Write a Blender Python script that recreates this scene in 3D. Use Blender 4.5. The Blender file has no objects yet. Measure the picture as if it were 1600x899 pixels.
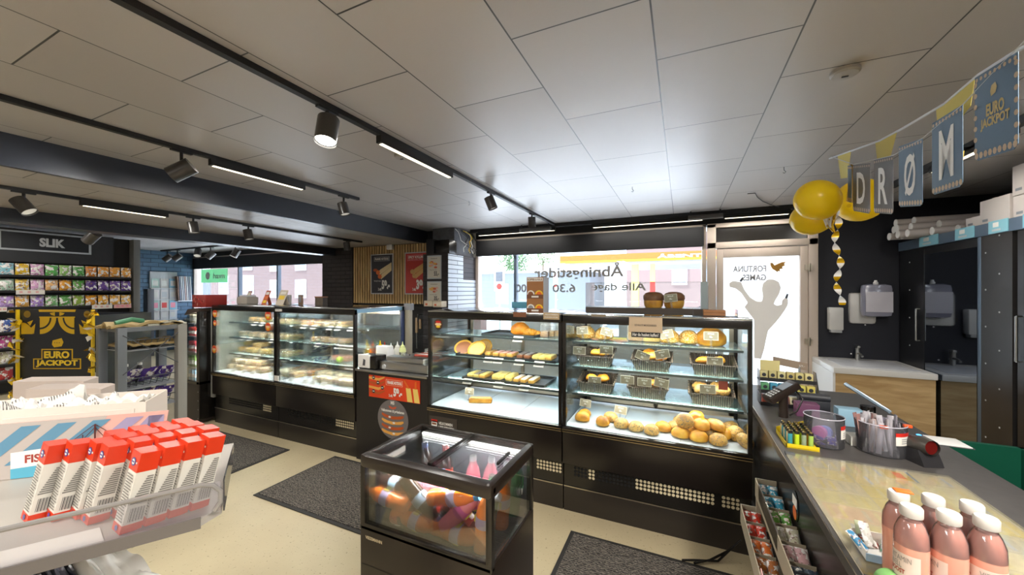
import bpy, bmesh, math, random
from mathutils import Vector, Matrix, noise
random.seed(7)
D = bpy.data
S = bpy.context.scene
COL = S.collection
PI = math.pi
# ------------------------------------------------------------------ camera
FPX, HX, HY, CAMH = 583.0, 800.0, 455.0, 1.5      # focal length in pixels of the 1600x899 frame, horizon row
YAW = math.radians(24.5)
cam = D.cameras.new('camera'); camo = D.objects.new('camera', cam); COL.objects.link(camo)
cam.sensor_width = 36.0; cam.lens = FPX / 1600 * 36; cam.shift_y = (HY - 449.5) / 1600
cam.clip_start = 0.02; cam.clip_end = 300
camo.location = (0, 0, CAMH); camo.rotation_euler = (PI / 2, 0, YAW)
S.camera = camo
# ------------------------------------------------------------------ light and exposure
S.view_settings.view_transform = 'Standard'; S.view_settings.look = 'None'
S.view_settings.gamma = 1.0; S.view_settings.use_curve_mapping = False
S.view_settings.exposure = 0.75
SKY = 3.0
LAMP_W = 7.0         # watts of a linear ceiling lamp
SPOT_W = 26.0
CASE_W = 2.3
FILL_W = 48.0
S.cycles.transparent_max_bounces = 32
S.cycles.max_bounces = 8
W = D.worlds.new('sky'); S.world = W; W.use_nodes = True
_n = W.node_tree.nodes; _l = W.node_tree.links
_bg = _n['Background']; _bg.inputs['Strength'].default_value = SKY
_tc = _n.new('ShaderNodeTexCoord'); _sx = _n.new('ShaderNodeSeparateXYZ'); _cr = _n.new('ShaderNodeValToRGB')
_l.new(_tc.outputs['Generated'], _sx.inputs[0]); _l.new(_sx.outputs['Z'], _cr.inputs[0])
_cr.color_ramp.elements[0].color = (0.76, 0.86, 1.0, 1); _cr.color_ramp.elements[1].color = (0.55, 0.74, 1.0, 1)
_l.new(_cr.outputs[0], _bg.inputs['Color'])

_su = D.lights.new('sun', 'SUN'); _su.energy = 21.0; _su.angle = .02; _su.color = (.90, .95, 1)
_so = D.objects.new('sun', _su); COL.objects.link(_so); _so.rotation_euler = Vector((-.5, -.10, .86)).to_track_quat('Z', 'Y').to_euler()   # high along the facade; added so pavement bounce brightens the ceiling
def area(name, loc, sx, sy, watts, rot=(0, 0, 0), parent=None, col=(1, 1, 1), spread=PI):
    l = D.lights.new(name, 'AREA'); l.shape = 'RECTANGLE'; l.size = sx; l.size_y = sy; l.energy = watts; l.color = col
    l.spread = spread
    o = D.objects.new(name, l); COL.objects.link(o); o.location = loc; o.rotation_euler = rot
    if parent:
        o.parent = parent; o.location = Vector(loc) - parent.location
    return o
def portal(x0, x1, z0, z1, y):
    o = area('window_portal', ((x0 + x1) / 2, y, (z0 + z1) / 2), x1 - x0, z1 - z0, 1, (-PI / 2, 0, 0))
    o.data.cycles.is_portal = True
portal(-3.18, 0.28, 0.8, 2.1, 5.66)
portal(-11.8, -6.9, 0.8, 2.1, 5.66)
portal(0.45, 1.3, 0.3, 1.92, 5.66)
# unseen fill lights added under the ceiling, behind and beside the viewpoint
for _x, _y in ((-1.7, -1.2), (1.2, -0.9), (-4.5, -1.2), (-7.6, -0.6), (-4.9, 0.2), (1.0, 0.4)):
    area('unseen_fill_light', (_x, _y, 2.40), 0.25, 1.6, FILL_W, col=(1, 0.95, 0.88))

# ------------------------------------------------------------------ pixel -> world on real planes
_s, _c = math.sin(YAW), math.cos(YAW)
def ray(px, py):
    r = (px - HX) / FPX; u = (HY - py) / FPX
    return (r * _c - _s, r * _s + _c, u)
def onX(px, py, X):
    v = ray(px, py); t = X / v[0]; return Vector((X, v[1] * t, CAMH + v[2] * t))
def onY(px, py, Y):
    v = ray(px, py); t = Y / v[1]; return Vector((v[0] * t, Y, CAMH + v[2] * t))
def onZ(px, py, Z):
    v = ray(px, py); t = (Z - CAMH) / v[2]; return Vector((v[0] * t, v[1] * t, Z))
def onD(px, py, d):
    v = ray(px, py); return Vector((v[0] * d, v[1] * d, CAMH + v[2] * d))
def xat(px, Y): return onY(px, 455, Y).x
# ------------------------------------------------------------------ materials
def lin(h):
    if isinstance(h, str):
        h = h.lstrip('#'); c = [int(h[i:i + 2], 16) / 255 for i in (0, 2, 4)]
        return tuple((v / 12.92 if v <= .04045 else ((v + .055) / 1.055) ** 2.4) for v in c)
    return tuple(h)
MC = {}
def mat(name, col='#808080', rough=.5, metal=0., emit=0., spec=.5, coat=0., bump=0., bscale=60., mottle=0., mscale=8., obj=False):
    if name in MC: return MC[name]
    m = D.materials.new(name); m.use_nodes = True; n = m.node_tree.nodes; l = m.node_tree.links
    b = n['Principled BSDF']; c = lin(col) + (1,)
    b.inputs['Base Color'].default_value = c; b.inputs['Roughness'].default_value = rough
    b.inputs['Metallic'].default_value = metal; b.inputs['Specular IOR Level'].default_value = spec
    b.inputs['Coat Weight'].default_value = coat
    tc = n.new('ShaderNodeTexCoord')
    src = None
    if obj:
        oi = n.new('ShaderNodeObjectInfo'); src = oi.outputs['Color']; l.new(src, b.inputs['Base Color'])
    if mottle:
        t = n.new('ShaderNodeTexNoise'); t.inputs['Scale'].default_value = mscale; t.inputs['Detail'].default_value = 4
        l.new(tc.outputs['Object'], t.inputs['Vector'])
        mx = n.new('ShaderNodeMix'); mx.data_type = 'RGBA'; mx.blend_type = 'MULTIPLY'
        mx.inputs[0].default_value = mottle; mx.inputs[6].default_value = c
        if src: l.new(src, mx.inputs[6])
        mr = n.new('ShaderNodeMapRange'); mr.inputs[1].default_value = .3; mr.inputs[2].default_value = .7
        mr.inputs[3].default_value = .45; mr.inputs[4].default_value = 1.25
        l.new(t.outputs['Fac'], mr.inputs[0]); l.new(mr.outputs[0], mx.inputs[7]); l.new(mx.outputs[2], b.inputs['Base Color'])
    if bump:
        t = n.new('ShaderNodeTexNoise'); t.inputs['Scale'].default_value = bscale
        l.new(tc.outputs['Object'], t.inputs['Vector'])
        bp = n.new('ShaderNodeBump'); bp.inputs['Strength'].default_value = bump; bp.inputs['Distance'].default_value = .01
        l.new(t.outputs['Fac'], bp.inputs['Height']); l.new(bp.outputs[0], b.inputs['Normal'])
    if emit:
        b.inputs['Emission Color'].default_value = c; b.inputs['Emission Strength'].default_value = emit
    MC[name] = m; return m
def thin(name, tint=(1, 1, 1), refl=.9, rough=.02, body=None, bodyf=0., fres=1.45):
    """thin clear sheet: transparent, with a Fresnel reflection and optionally some milky body"""
    if name in MC: return MC[name]
    m = D.materials.new(name); m.use_nodes = True; n = m.node_tree.nodes; l = m.node_tree.links
    n.remove(n['Principled BSDF']); out = n['Material Output']
    tr = n.new('ShaderNodeBsdfTransparent'); tr.inputs[0].default_value = tuple(tint) + (1,)
    gl = n.new('ShaderNodeBsdfGlossy'); gl.inputs['Roughness'].default_value = rough
    fr = n.new('ShaderNodeFresnel'); fr.inputs[0].default_value = fres
    mu = n.new('ShaderNodeMath'); mu.operation = 'MULTIPLY'; mu.inputs[1].default_value = refl; l.new(fr.outputs[0], mu.inputs[0])
    a = tr.outputs[0]
    if body:
        df = n.new('ShaderNodeBsdfDiffuse'); df.inputs[0].default_value = tuple(lin(body)) + (1,)
        tl = n.new('ShaderNodeBsdfTranslucent'); tl.inputs[0].default_value = tuple(lin(body)) + (1,)
        m2 = n.new('ShaderNodeMixShader'); m2.inputs[0].default_value = .5; l.new(df.outputs[0], m2.inputs[1]); l.new(tl.outputs[0], m2.inputs[2])
        m1 = n.new('ShaderNodeMixShader'); m1.inputs[0].default_value = bodyf; l.new(a, m1.inputs[1]); l.new(m2.outputs[0], m1.inputs[2]); a = m1.outputs[0]
    mx = n.new('ShaderNodeMixShader'); l.new(mu.outputs[0], mx.inputs[0]); l.new(a, mx.inputs[1]); l.new(gl.outputs[0], mx.inputs[2])
    l.new(mx.outputs[0], out.inputs[0]); MC[name] = m; return m
def tree(name, fn):
    if name in MC: return MC[name]
    m = D.materials.new(name); m.use_nodes = True; n = m.node_tree.nodes; l = m.node_tree.links
    fn(n, l, n['Principled BSDF']); MC[name] = m; return m
def ramp(n, pts, mode='LINEAR'):
    r = n.new('ShaderNodeValToRGB'); r.color_ramp.interpolation = mode; e = r.color_ramp.elements
    while len(e) < len(pts): e.new(.5)
    for i, (p, c) in enumerate(pts): e[i].position = p; e[i].color = tuple(lin(c)) + (1,)
    return r
def coord(n, l, scale=(1, 1, 1), rot=(0, 0, 0), loc=(0, 0, 0)):
    t = n.new('ShaderNodeTexCoord'); mp = n.new('ShaderNodeMapping'); mp.inputs['Scale'].default_value = scale
    mp.inputs['Rotation'].default_value = rot; mp.inputs['Location'].default_value = loc
    l.new(t.outputs['Object'], mp.inputs[0]); return mp.outputs[0]

def f_floor(n, l, b):
    v = coord(n, l); t = n.new('ShaderNodeTexNoise'); t.inputs['Scale'].default_value = 1.3; t.inputs['Detail'].default_value = 6
    l.new(v, t.inputs[0]); r = ramp(n, ((.3, '#aa9c7e'), (.7, '#c4b694'))); l.new(t.outputs['Fac'], r.inputs[0])
    w = n.new('ShaderNodeTexNoise'); w.inputs['Scale'].default_value = 70; l.new(v, w.inputs[0])
    r2 = ramp(n, ((.27, '#8d8571'), (.36, '#ffffff'))); l.new(w.outputs['Fac'], r2.inputs[0])
    mx = n.new('ShaderNodeMix'); mx.data_type = 'RGBA'; mx.blend_type = 'MULTIPLY'; mx.inputs[0].default_value = .6
    l.new(r.outputs[0], mx.inputs[6]); l.new(r2.outputs[0], mx.inputs[7]); l.new(mx.outputs[2], b.inputs['Base Color'])
    b.inputs['Roughness'].default_value = .42
def f_ceil(n, l, b):
    # running-bond boards 0.765 x 0.518 m, joints along Y
    tc = n.new('ShaderNodeTexCoord'); sx = n.new('ShaderNodeSeparateXYZ'); l.new(tc.outputs['Object'], sx.inputs[0])
    ax = n.new('ShaderNodeMath'); ax.inputs[1].default_value = .1; l.new(sx.outputs['X'], ax.inputs[0])
    ay = n.new('ShaderNodeMath'); ay.inputs[1].default_value = .1825; l.new(sx.outputs['Y'], ay.inputs[0])
    cb = n.new('ShaderNodeCombineXYZ'); l.new(ay.outputs[0], cb.inputs[0]); l.new(ax.outputs[0], cb.inputs[1]); v = cb.outputs[0]
    t = n.new('ShaderNodeTexBrick'); t.inputs['Scale'].default_value = 1
    t.inputs['Brick Width'].default_value = .765; t.inputs['Row Height'].default_value = .518
    t.inputs['Mortar Size'].default_value = .0035; t.inputs['Mortar Smooth'].default_value = .1; t.offset = .5
    t.inputs['Color1'].default_value = (.41, .38, .36, 1); t.inputs['Color2'].default_value = (.46, .43, .41, 1); t.inputs['Mortar'].default_value = (.02, .02, .02, 1)
    l.new(v, t.inputs[0]); l.new(t.outputs['Color'], b.inputs['Base Color'])
    w = n.new('ShaderNodeTexNoise'); w.inputs['Scale'].default_value = 90; l.new(coord(n, l), w.inputs[0])
    bp = n.new('ShaderNodeBump'); bp.inputs['Strength'].default_value = .08; bp.inputs['Distance'].default_value = .003
    l.new(w.outputs['Fac'], bp.inputs['Height']); l.new(bp.outputs[0], b.inputs['Normal'])
    b.inputs['Roughness'].default_value = .42; b.inputs['IOR'].default_value = 1.85
def f_brick(c1, c2, c3, bw, rh, axis):
    def f(n, l, b):
        v = coord(n, l, rot=(PI / 2, 0, 0) if axis == 'x' else (PI / 2, 0, PI / 2))
        t = n.new('ShaderNodeTexBrick'); t.inputs['Scale'].default_value = 1
        t.inputs['Brick Width'].default_value = bw; t.inputs['Row Height'].default_value = rh
        t.inputs['Mortar Size'].default_value = .006; t.inputs['Mortar Smooth'].default_value = .3
        for k, cc in (('Color1', c1), ('Color2', c2), ('Mortar', c3)): t.inputs[k].default_value = tuple(lin(cc)) + (1,)
        tc = n.new('ShaderNodeTexCoord'); sx = n.new('ShaderNodeSeparateXYZ'); l.new(tc.outputs['Object'], sx.inputs[0])
        cb = n.new('ShaderNodeCombineXYZ'); l.new(sx.outputs['X' if axis == 'x' else 'Y'], cb.inputs[0]); l.new(sx.outputs['Z'], cb.inputs[1])
        l.new(cb.outputs[0], t.inputs[0]); l.new(t.outputs['Color'], b.inputs['Base Color'])
        bp = n.new('ShaderNodeBump'); bp.invert = True; bp.inputs['Distance'].default_value = .01; l.new(t.outputs['Fac'], bp.inputs['Height']); l.new(bp.outputs[0], b.inputs['Normal'])
        b.inputs['Roughness'].default_value = .55
    return f
def f_mat(n, l, b):
    v = coord(n, l, scale=(1, 1, 1)); t = n.new('ShaderNodeTexWave'); t.bands_direction = 'Y'; t.inputs['Scale'].default_value = 22
    t.inputs['Distortion'].default_value = 6; t.inputs['Detail Scale'].default_value = 3.; t.inputs['Detail'].default_value = 1; l.new(v, t.inputs[0])
    r = ramp(n, ((.25, '#2f2c29'), (.8, '#726b62'))); l.new(t.outputs['Fac'], r.inputs[0]); l.new(r.outputs[0], b.inputs['Base Color'])
    bp = n.new('ShaderNodeBump'); bp.inputs['Distance'].default_value = .004; l.new(t.outputs['Fac'], bp.inputs['Height']); l.new(bp.outputs[0], b.inputs['Normal'])
    b.inputs['Roughness'].default_value = .85
def f_wood(c1, c2, sc):
    def f(n, l, b):
        v = coord(n, l, scale=sc); t = n.new('ShaderNodeTexNoise'); t.inputs['Scale'].default_value = 3; t.inputs['Detail'].default_value = 8
        t.inputs['Distortion'].default_value = .6; l.new(v, t.inputs[0]); r = ramp(n, ((.3, c1), (.7, c2))); l.new(t.outputs['Fac'], r.inputs[0])
        l.new(r.outputs[0], b.inputs['Base Color']); b.inputs['Roughness'].default_value = .45
    return f
def f_bread(n, l, b, c=('#985a12', '#c98a1e', '#e3b03c'), sc=14, seeds=False):
    oi = n.new('ShaderNodeObjectInfo'); tc = n.new('ShaderNodeTexCoord')
    ad = n.new('ShaderNodeVectorMath'); ad.operation = 'ADD'; l.new(tc.outputs['Object'], ad.inputs[0])
    rnd = n.new('ShaderNodeVectorMath'); rnd.operation = 'SCALE'; rnd.inputs[0].default_value = (3, 5, 7); l.new(oi.outputs['Random'], rnd.inputs['Scale'])
    l.new(rnd.outputs[0], ad.inputs[1])
    t = n.new('ShaderNodeTexNoise'); t.inputs['Scale'].default_value = sc; t.inputs['Detail'].default_value = 5; l.new(ad.outputs[0], t.inputs[0])
    r = ramp(n, ((.3, c[0]), (.5, c[1]), (.72, c[2]))); l.new(t.outputs['Fac'], r.inputs[0]); o = r.outputs[0]
    if seeds:
        vo = n.new('ShaderNodeTexVoronoi'); vo.inputs['Scale'].default_value = 110; l.new(ad.outputs[0], vo.inputs[0])
        r2 = ramp(n, ((.28, '#f4dfa0' if seeds == 1 else '#4a4238'), (.36, '#ffffff')), 'CONSTANT')
        r3 = ramp(n, ((.0, '#ffffff'), (.36, '#000000')), 'CONSTANT'); l.new(vo.outputs['Distance'], r3.inputs[0])
        mx = n.new('ShaderNodeMix'); mx.data_type = 'RGBA'; l.new(r3.outputs[0], mx.inputs[0]); l.new(o, mx.inputs[6])
        mx.inputs[7].default_value = tuple(lin('#f6e2a8' if seeds == 1 else '#6b614f')) + (1,); o = mx.outputs[2]
    m2 = n.new('ShaderNodeMix'); m2.data_type = 'RGBA'; m2.blend_type = 'MULTIPLY'; m2.inputs[0].default_value = 1
    l.new(o, m2.inputs[6]); l.new(oi.outputs['Color'], m2.inputs[7]); l.new(m2.outputs[2], b.inputs['Base Color'])
    bp = n.new('ShaderNodeBump'); bp.inputs['Strength'].default_value = .5; bp.inputs['Distance'].default_value = .004
    l.new(t.outputs['Fac'], bp.inputs['Height']); l.new(bp.outputs[0], b.inputs['Normal']); b.inputs['Roughness'].default_value = .5
def f_pack(white=.5, sc=30, dark='#8a6f6a', gloss=.3):
    """printed foil packet: own colour, white and dark patches that differ from packet to packet"""
    def f(n, l, b):
        oi = n.new('ShaderNodeObjectInfo'); tc = n.new('ShaderNodeTexCoord')
        ad = n.new('ShaderNodeVectorMath'); ad.operation = 'ADD'; l.new(tc.outputs['Object'], ad.inputs[0])
        rnd = n.new('ShaderNodeVectorMath'); rnd.operation = 'SCALE'; rnd.inputs[0].default_value = (11, 5, 17); l.new(oi.outputs['Random'], rnd.inputs['Scale']); l.new(rnd.outputs[0], ad.inputs[1])
        t = n.new('ShaderNodeTexNoise'); t.inputs['Scale'].default_value = sc; t.inputs['Detail'].default_value = 2; l.new(ad.outputs[0], t.inputs[0])
        r = ramp(n, ((0, '#000000'), (white, '#ffffff')), 'CONSTANT'); l.new(t.outputs['Fac'], r.inputs[0])
        mx = n.new('ShaderNodeMix'); mx.data_type = 'RGBA'; l.new(r.outputs[0], mx.inputs[0]); l.new(oi.outputs['Color'], mx.inputs[6]); mx.inputs[7].default_value = (.82, .8, .78, 1)
        t2 = n.new('ShaderNodeTexNoise'); t2.inputs['Scale'].default_value = sc * 1.7; l.new(ad.outputs[0], t2.inputs[0])
        r2 = ramp(n, ((0, '#000000'), (.62, '#ffffff')), 'CONSTANT'); l.new(t2.outputs['Fac'], r2.inputs[0])
        m2 = n.new('ShaderNodeMix'); m2.data_type = 'RGBA'; l.new(r2.outputs[0], m2.inputs[0]); l.new(mx.outputs[2], m2.inputs[6]); m2.inputs[7].default_value = tuple(lin(dark)) + (1,)
        l.new(m2.outputs[2], b.inputs['Base Color']); b.inputs['Roughness'].default_value = gloss
        bp = n.new('ShaderNodeBump'); bp.inputs['Strength'].default_value = .6; bp.inputs['Distance'].default_value = .006; l.new(t.outputs['Fac'], bp.inputs['Height']); l.new(bp.outputs[0], b.inputs['Normal'])
    return f
def f_wicker(n, l, b):
    v = coord(n, l); t = n.new('ShaderNodeTexWave'); t.bands_direction = 'Z'; t.inputs['Scale'].default_value = 40; t.inputs['Distortion'].default_value = 3; l.new(v, t.inputs[0])
    t2 = n.new('ShaderNodeTexWave'); t2.bands_direction = 'X'; t2.inputs['Scale'].default_value = 26; t2.inputs['Distortion'].default_value = 1; l.new(v, t2.inputs[0])
    mu = n.new('ShaderNodeMath'); mu.operation = 'MULTIPLY'; l.new(t.outputs['Fac'], mu.inputs[0]); l.new(t2.outputs['Fac'], mu.inputs[1])
    r = ramp(n, ((.05, '#2c241d'), (.5, '#83715c'))); l.new(mu.outputs[0], r.inputs[0]); l.new(r.outputs[0], b.inputs['Base Color'])
    bp = n.new('ShaderNodeBump'); bp.inputs['Distance'].default_value = .006; l.new(mu.outputs[0], bp.inputs['Height']); l.new(bp.outputs[0], b.inputs['Normal']); b.inputs['Roughness'].default_value = .7
def f_print(n, l, b):   # newspaper print
    v = coord(n, l); t = n.new('ShaderNodeTexWave'); t.bands_direction = 'Y'; t.inputs['Scale'].default_value = 60; t.inputs['Distortion'].default_value = 1.5; l.new(v, t.inputs[0])
    q = n.new('ShaderNodeTexNoise'); q.inputs['Scale'].default_value = 12; l.new(v, q.inputs[0])
    r = ramp(n, ((.25, '#555350'), (.45, '#d9d6d1'))); l.new(t.outputs['Fac'], r.inputs[0])
    r2 = ramp(n, ((.5, '#000000'), (.54, '#ffffff'))); l.new(q.outputs['Fac'], r2.inputs[0])
    mx = n.new('ShaderNodeMix'); mx.data_type = 'RGBA'; l.new(r2.outputs[0], mx.inputs[0]); mx.inputs[6].default_value = (.75, .73, .7, 1); l.new(r.outputs[0], mx.inputs[7])
    l.new(mx.outputs[2], b.inputs['Base Color']); b.inputs['Roughness'].default_value = .6
def f_film(n, l, b):
    b.inputs['Base Color'].default_value = (.9, .92, .92, 1); b.inputs['Roughness'].default_value = .15

BLACK = mat('black_gloss', '#181512', .22, spec=.6)
BLACKM = mat('black_matt', '#1a1a1c', .55)
NAVY = mat('navy_wall', '#191b26', .6)
CHAR = mat('charcoal', '#2b2d33', .5)
DGREY = mat('dark_grey', '#4a4d52', .5)
MGREY = mat('mid_grey', '#85888c', .5)
LGREY = mat('light_grey', '#b9bbbc', .5)
WHITE = mat('white', '#e4e3e0', .5)
WALLW = mat('wall_white', '#d8d6d0', .7, bump=.15, bscale=50)
PAPER = mat('paper', '#dddad2', .7)
BEIGE = mat('beige_frame', '#cbbcae', .45)
STEEL = mat('steel', '#b5b5b3', .28, 1.)
TOPG = mat('case_top', '#cfd6da', .12, 1.)
ALU = mat('aluminium', '#c9c0ae', .3, 1.)
GOLDL = mat('trim_line', '#c8b184', .3, 1.)
DECK = mat('deck_white', '#bcc5cb', .3, spec=.6)
GLASS = thin('clear_glass', (.96, .985, .98), .8)
WGLASS = thin('window_glass', (.98, .99, 1), .5)
BGLASS = thin('back_glass', (.93, .97, .97), .6, body='#dfeaee', bodyf=.28)
SHELFG = thin('shelf_glass', (.86, .96, .97), 1., body='#bfe6ea', bodyf=.35)
PLAST = thin('clear_plastic', (.96, .96, .98), 1., .05, body='#dcdce4', bodyf=.13)
PWRAP = thin('clear_wrap', (.97, .97, .97), .5, .15, body='#f0f0f0', bodyf=.25)
RED = mat('red', '#c8281c', .4)
ORANGE = mat('orange', '#d9661a', .4)
YELLOW = mat('yellow', '#e3bf1e', .4)
GREEN = mat('green', '#3f9a4e', .4)
BLUE = mat('blue', '#2f6fae', .4)
CYAN = mat('cyan', '#58a9c4', .4)
PINK = mat('pink', '#e08a98', .4)
PURPLE = mat('purple', '#46307f', .3)
TINT = mat('tinted', obj=True, rough=.4)
TINTG = mat('tinted_gloss', obj=True, rough=.15)
PACK = tree('printed_packet', f_pack(.54, 22))
PACKS = tree('printed_packet_small', f_pack(.55, 60))
BREAD = tree('bread', f_bread)
BREADS = tree('bread_light_seeds', lambda n, l, b: f_bread(n, l, b, ('#98601a', '#c48a28', '#dcae48'), 14, 1))
BREADP = tree('bread_pale', lambda n, l, b: f_bread(n, l, b, ('#cfae74', '#e6d3a2', '#f3ead2'), 22))
BREADD = tree('bread_dark_seeds', lambda n, l, b: f_bread(n, l, b, ('#98682a', '#c49444', '#dab468'), 14, 2))
WICK = tree('wicker', f_wicker)
NEWS = tree('newsprint', f_print)
BOX = mat('cardboard', '#c8b9a2', .7)
BOXW = mat('carton_white', '#d9cfc5', .7)
LED = mat('led_strip', '#fffdf4', emit=6.)
LAMPF = mat('lamp_diffuser', '#fff3d8', emit=1.6)
# ------------------------------------------------------------------ mesh builder
_TXT = {}
def text_geo(s, bold=0.):
    k = (s, bold)
    if k in _TXT: return _TXT[k]
    cu = D.curves.new('t', 'FONT'); cu.body = s; cu.size = 1; cu.offset = bold; cu.resolution_u = 3; cu.fill_mode = 'FRONT' if False else 'BOTH'
    o = D.objects.new('t', cu); COL.objects.link(o)
    dg = bpy.context.evaluated_depsgraph_get(); me = D.meshes.new_from_object(o.evaluated_get(dg))
    v = [tuple(p.co)[:2] for p in me.vertices]; f = [tuple(p.vertices) for p in me.polygons]
    D.objects.remove(o); D.curves.remove(cu); D.meshes.remove(me)
    xs = [p[0] for p in v]; ys = [p[1] for p in v]
    x0, x1, y0, y1 = min(xs), max(xs), min(ys), max(ys)
    v = [((x - x0) / (x1 - x0), (y - y0) / (y1 - y0)) for x, y in v]
    _TXT[k] = (v, f); return _TXT[k]
class MB:
    def __init__(s): s.v = []; s.f = []; s.fm = []; s.mats = []; s.sm = []; s.X = None
    def mi(s, m):
        if m not in s.mats: s.mats.append(m)
        return s.mats.index(m)
    def add(s, vs, fs, m, smooth=False):
        b = len(s.v); i = s.mi(m)
        for p in vs:
            p = Vector(p)
            if s.X is not None: p = s.X @ p
            s.v.append(p)
        for f in fs: s.f.append([b + q for q in f]); s.fm.append(i); s.sm.append(smooth)
        return s
    def box(s, x0, x1, y0, y1, z0, z1, m, bev=0., tf=None):
        if bev:
            bm = bmesh.new(); bmesh.ops.create_cube(bm, size=1)
            for v in bm.verts: v.co = Vector(((x0 + x1) / 2 + v.co.x * (x1 - x0), (y0 + y1) / 2 + v.co.y * (y1 - y0), (z0 + z1) / 2 + v.co.z * (z1 - z0)))
            bmesh.ops.bevel(bm, geom=bm.edges[:], offset=bev, segments=2, affect='EDGES', profile=.6)
            bm.verts.index_update(); vs = [v.co.copy() for v in bm.verts]; fs = [[v.index for v in f.verts] for f in bm.faces]; bm.free()
            if tf: vs = [tf @ v for v in vs]
            return s.add(vs, fs, m, True)
        vs = [(x, y, z) for z in (z0, z1) for y in (y0, y1) for x in (x0, x1)]
        if tf: vs = [tf @ Vector(v) for v in vs]
        return s.add(vs, [(0, 2, 3, 1), (4, 5, 7, 6), (0, 1, 5, 4), (2, 6, 7, 3), (0, 4, 6, 2), (1, 3, 7, 5)], m)
    def cyl(s, p0, p1, r, m, n=16, r1=None, caps=True):
        p0 = Vector(p0); p1 = Vector(p1); r1 = r if r1 is None else r1; a = (p1 - p0).normalized()
        u = a.orthogonal().normalized(); w = a.cross(u); vs = []
        for p, q in ((p0, r), (p1, r1)):
            for i in range(n): t = 2 * PI * i / n; vs.append(p + q * (math.cos(t) * u + math.sin(t) * w))
        fs = [(i, (i + 1) % n, n + (i + 1) % n, n + i) for i in range(n)]
        if caps: fs += [tuple(reversed(range(n))), tuple(range(n, 2 * n))]
        return s.add(vs, fs, m, True)
    def lathe(s, prof, m, n=20, c=(0, 0, 0), sx=1., sy=1., cap=True):
        vs = []; k = len(prof)
        for r, z in prof:
            for i in range(n): t = 2 * PI * i / n; vs.append((c[0] + r * math.cos(t) * sx, c[1] + r * math.sin(t) * sy, c[2] + z))
        fs = [(j * n + i, j * n + (i + 1) % n, (j + 1) * n + (i + 1) % n, (j + 1) * n + i) for j in range(k - 1) for i in range(n)]
        if cap: fs += [tuple(reversed(range(n))), tuple(range((k - 1) * n, k * n))]
        return s.add(vs, fs, m, True)
    def tube(s, pts, r, m, n=8):
        pts = [Vector(p) for p in pts]; vs = []; k = len(pts); pu = None
        for i, p in enumerate(pts):
            a = (pts[min(i + 1, k - 1)] - pts[max(i - 1, 0)]).normalized()
            u = a.orthogonal().normalized() if pu is None else (pu - a * pu.dot(a)).normalized(); pu = u; w = a.cross(u)
            for j in range(n): t = 2 * PI * j / n; vs.append(p + r * (math.cos(t) * u + math.sin(t) * w))
        fs = [(i * n + j, i * n + (j + 1) % n, (i + 1) * n + (j + 1) % n, (i + 1) * n + j) for i in range(k - 1) for j in range(n)]
        fs += [tuple(reversed(range(n))), tuple(range((k - 1) * n, k * n))]
        return s.add(vs, fs, m, True)
    def blob(s, c, rx, ry, rz, m, n=16, k=10, fn=None, tf=None):
        vs = []
        for j in range(k + 1):
            ph = PI * j / k
            for i in range(n):
                t = 2 * PI * i / n; p = Vector((math.sin(ph) * math.cos(t), math.sin(ph) * math.sin(t), -math.cos(ph)))
                if fn: p = fn(p)
                p = Vector((p.x * rx, p.y * ry, p.z * rz))
                if tf: p = tf @ p
                vs.append(p + Vector(c))
        fs = [(j * n + i, j * n + (i + 1) % n, (j + 1) * n + (i + 1) % n, (j + 1) * n + i) for j in range(k) for i in range(n)]
        return s.add(vs, fs, m, True)
    def prism(s, pts, o, u, v, t, m, smooth=False):
        """polygon pts (2-D) in the frame o,u,v, thickness t along u x v"""
        o, u, v = Vector(o), Vector(u), Vector(v); w = u.cross(v).normalized() * t; n = len(pts)
        a = [o + u * x + v * y for x, y in pts]; vs = a + [p + w for p in a]
        fs = [tuple(reversed(range(n))), tuple(range(n, 2 * n))] + [(i, (i + 1) % n, n + (i + 1) % n, n + i) for i in range(n)]
        return s.add(vs, fs, m, smooth)
    def face(s, pts, o, u, v, m, off=0.):
        o, u, v = Vector(o), Vector(u), Vector(v); w = u.cross(v).normalized() * off
        return s.add([o + u * x + v * y + w for x, y in pts], [tuple(range(len(pts)))], m)
    def rect(s, x0, y0, x1, y1, o, u, v, m, off=.001): return s.face([(x0, y0), (x1, y0), (x1, y1), (x0, y1)], o, u, v, m, off)
    def disc(s, x, y, r, o, u, v, m, off=.001, n=18, ry=None):
        ry = ry or r
        return s.face([(x + r * math.cos(2 * PI * i / n), y + ry * math.sin(2 * PI * i / n)) for i in range(n)], o, u, v, m, off)
    def text(s, t, x, y, w, h, o, u, v, m, off=.002, bold=.0, sh=0.):
        o, u, v = Vector(o), Vector(u), Vector(v); nn = u.cross(v).normalized() * off; vs, fs = text_geo(t, bold)
        return s.add([o + u * (x + w * a + sh * b) + v * (y + h * b) + nn for a, b in vs], fs, m)
    def mesh(s, name, loc=None):
        me = D.meshes.new(name); vs = s.v if loc is None else [p - Vector(loc) for p in s.v]
        me.from_pydata([tuple(p) for p in vs], [], s.f)
        for m in s.mats: me.materials.append(m)
        me.polygons.foreach_set('material_index', s.fm); me.polygons.foreach_set('use_smooth', s.sm); me.update()
        if any(s.sm):
            try: me.set_sharp_from_angle(angle=math.radians(38))
            except Exception: pass
        return me
def tag(o, label=None, cat=None, group=None, kind=None):
    if label: o['label'] = label
    if cat: o['category'] = cat
    if group: o['group'] = group
    if kind: o['kind'] = kind
    return o
def thing(name, label, cat, loc=(0, 0, 0), rz=0., group=None):
    o = D.objects.new(name, None); o.empty_display_size = .05; COL.objects.link(o)
    o.location = loc; o.rotation_euler = (0, 0, rz); return tag(o, label, cat, group)
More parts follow.
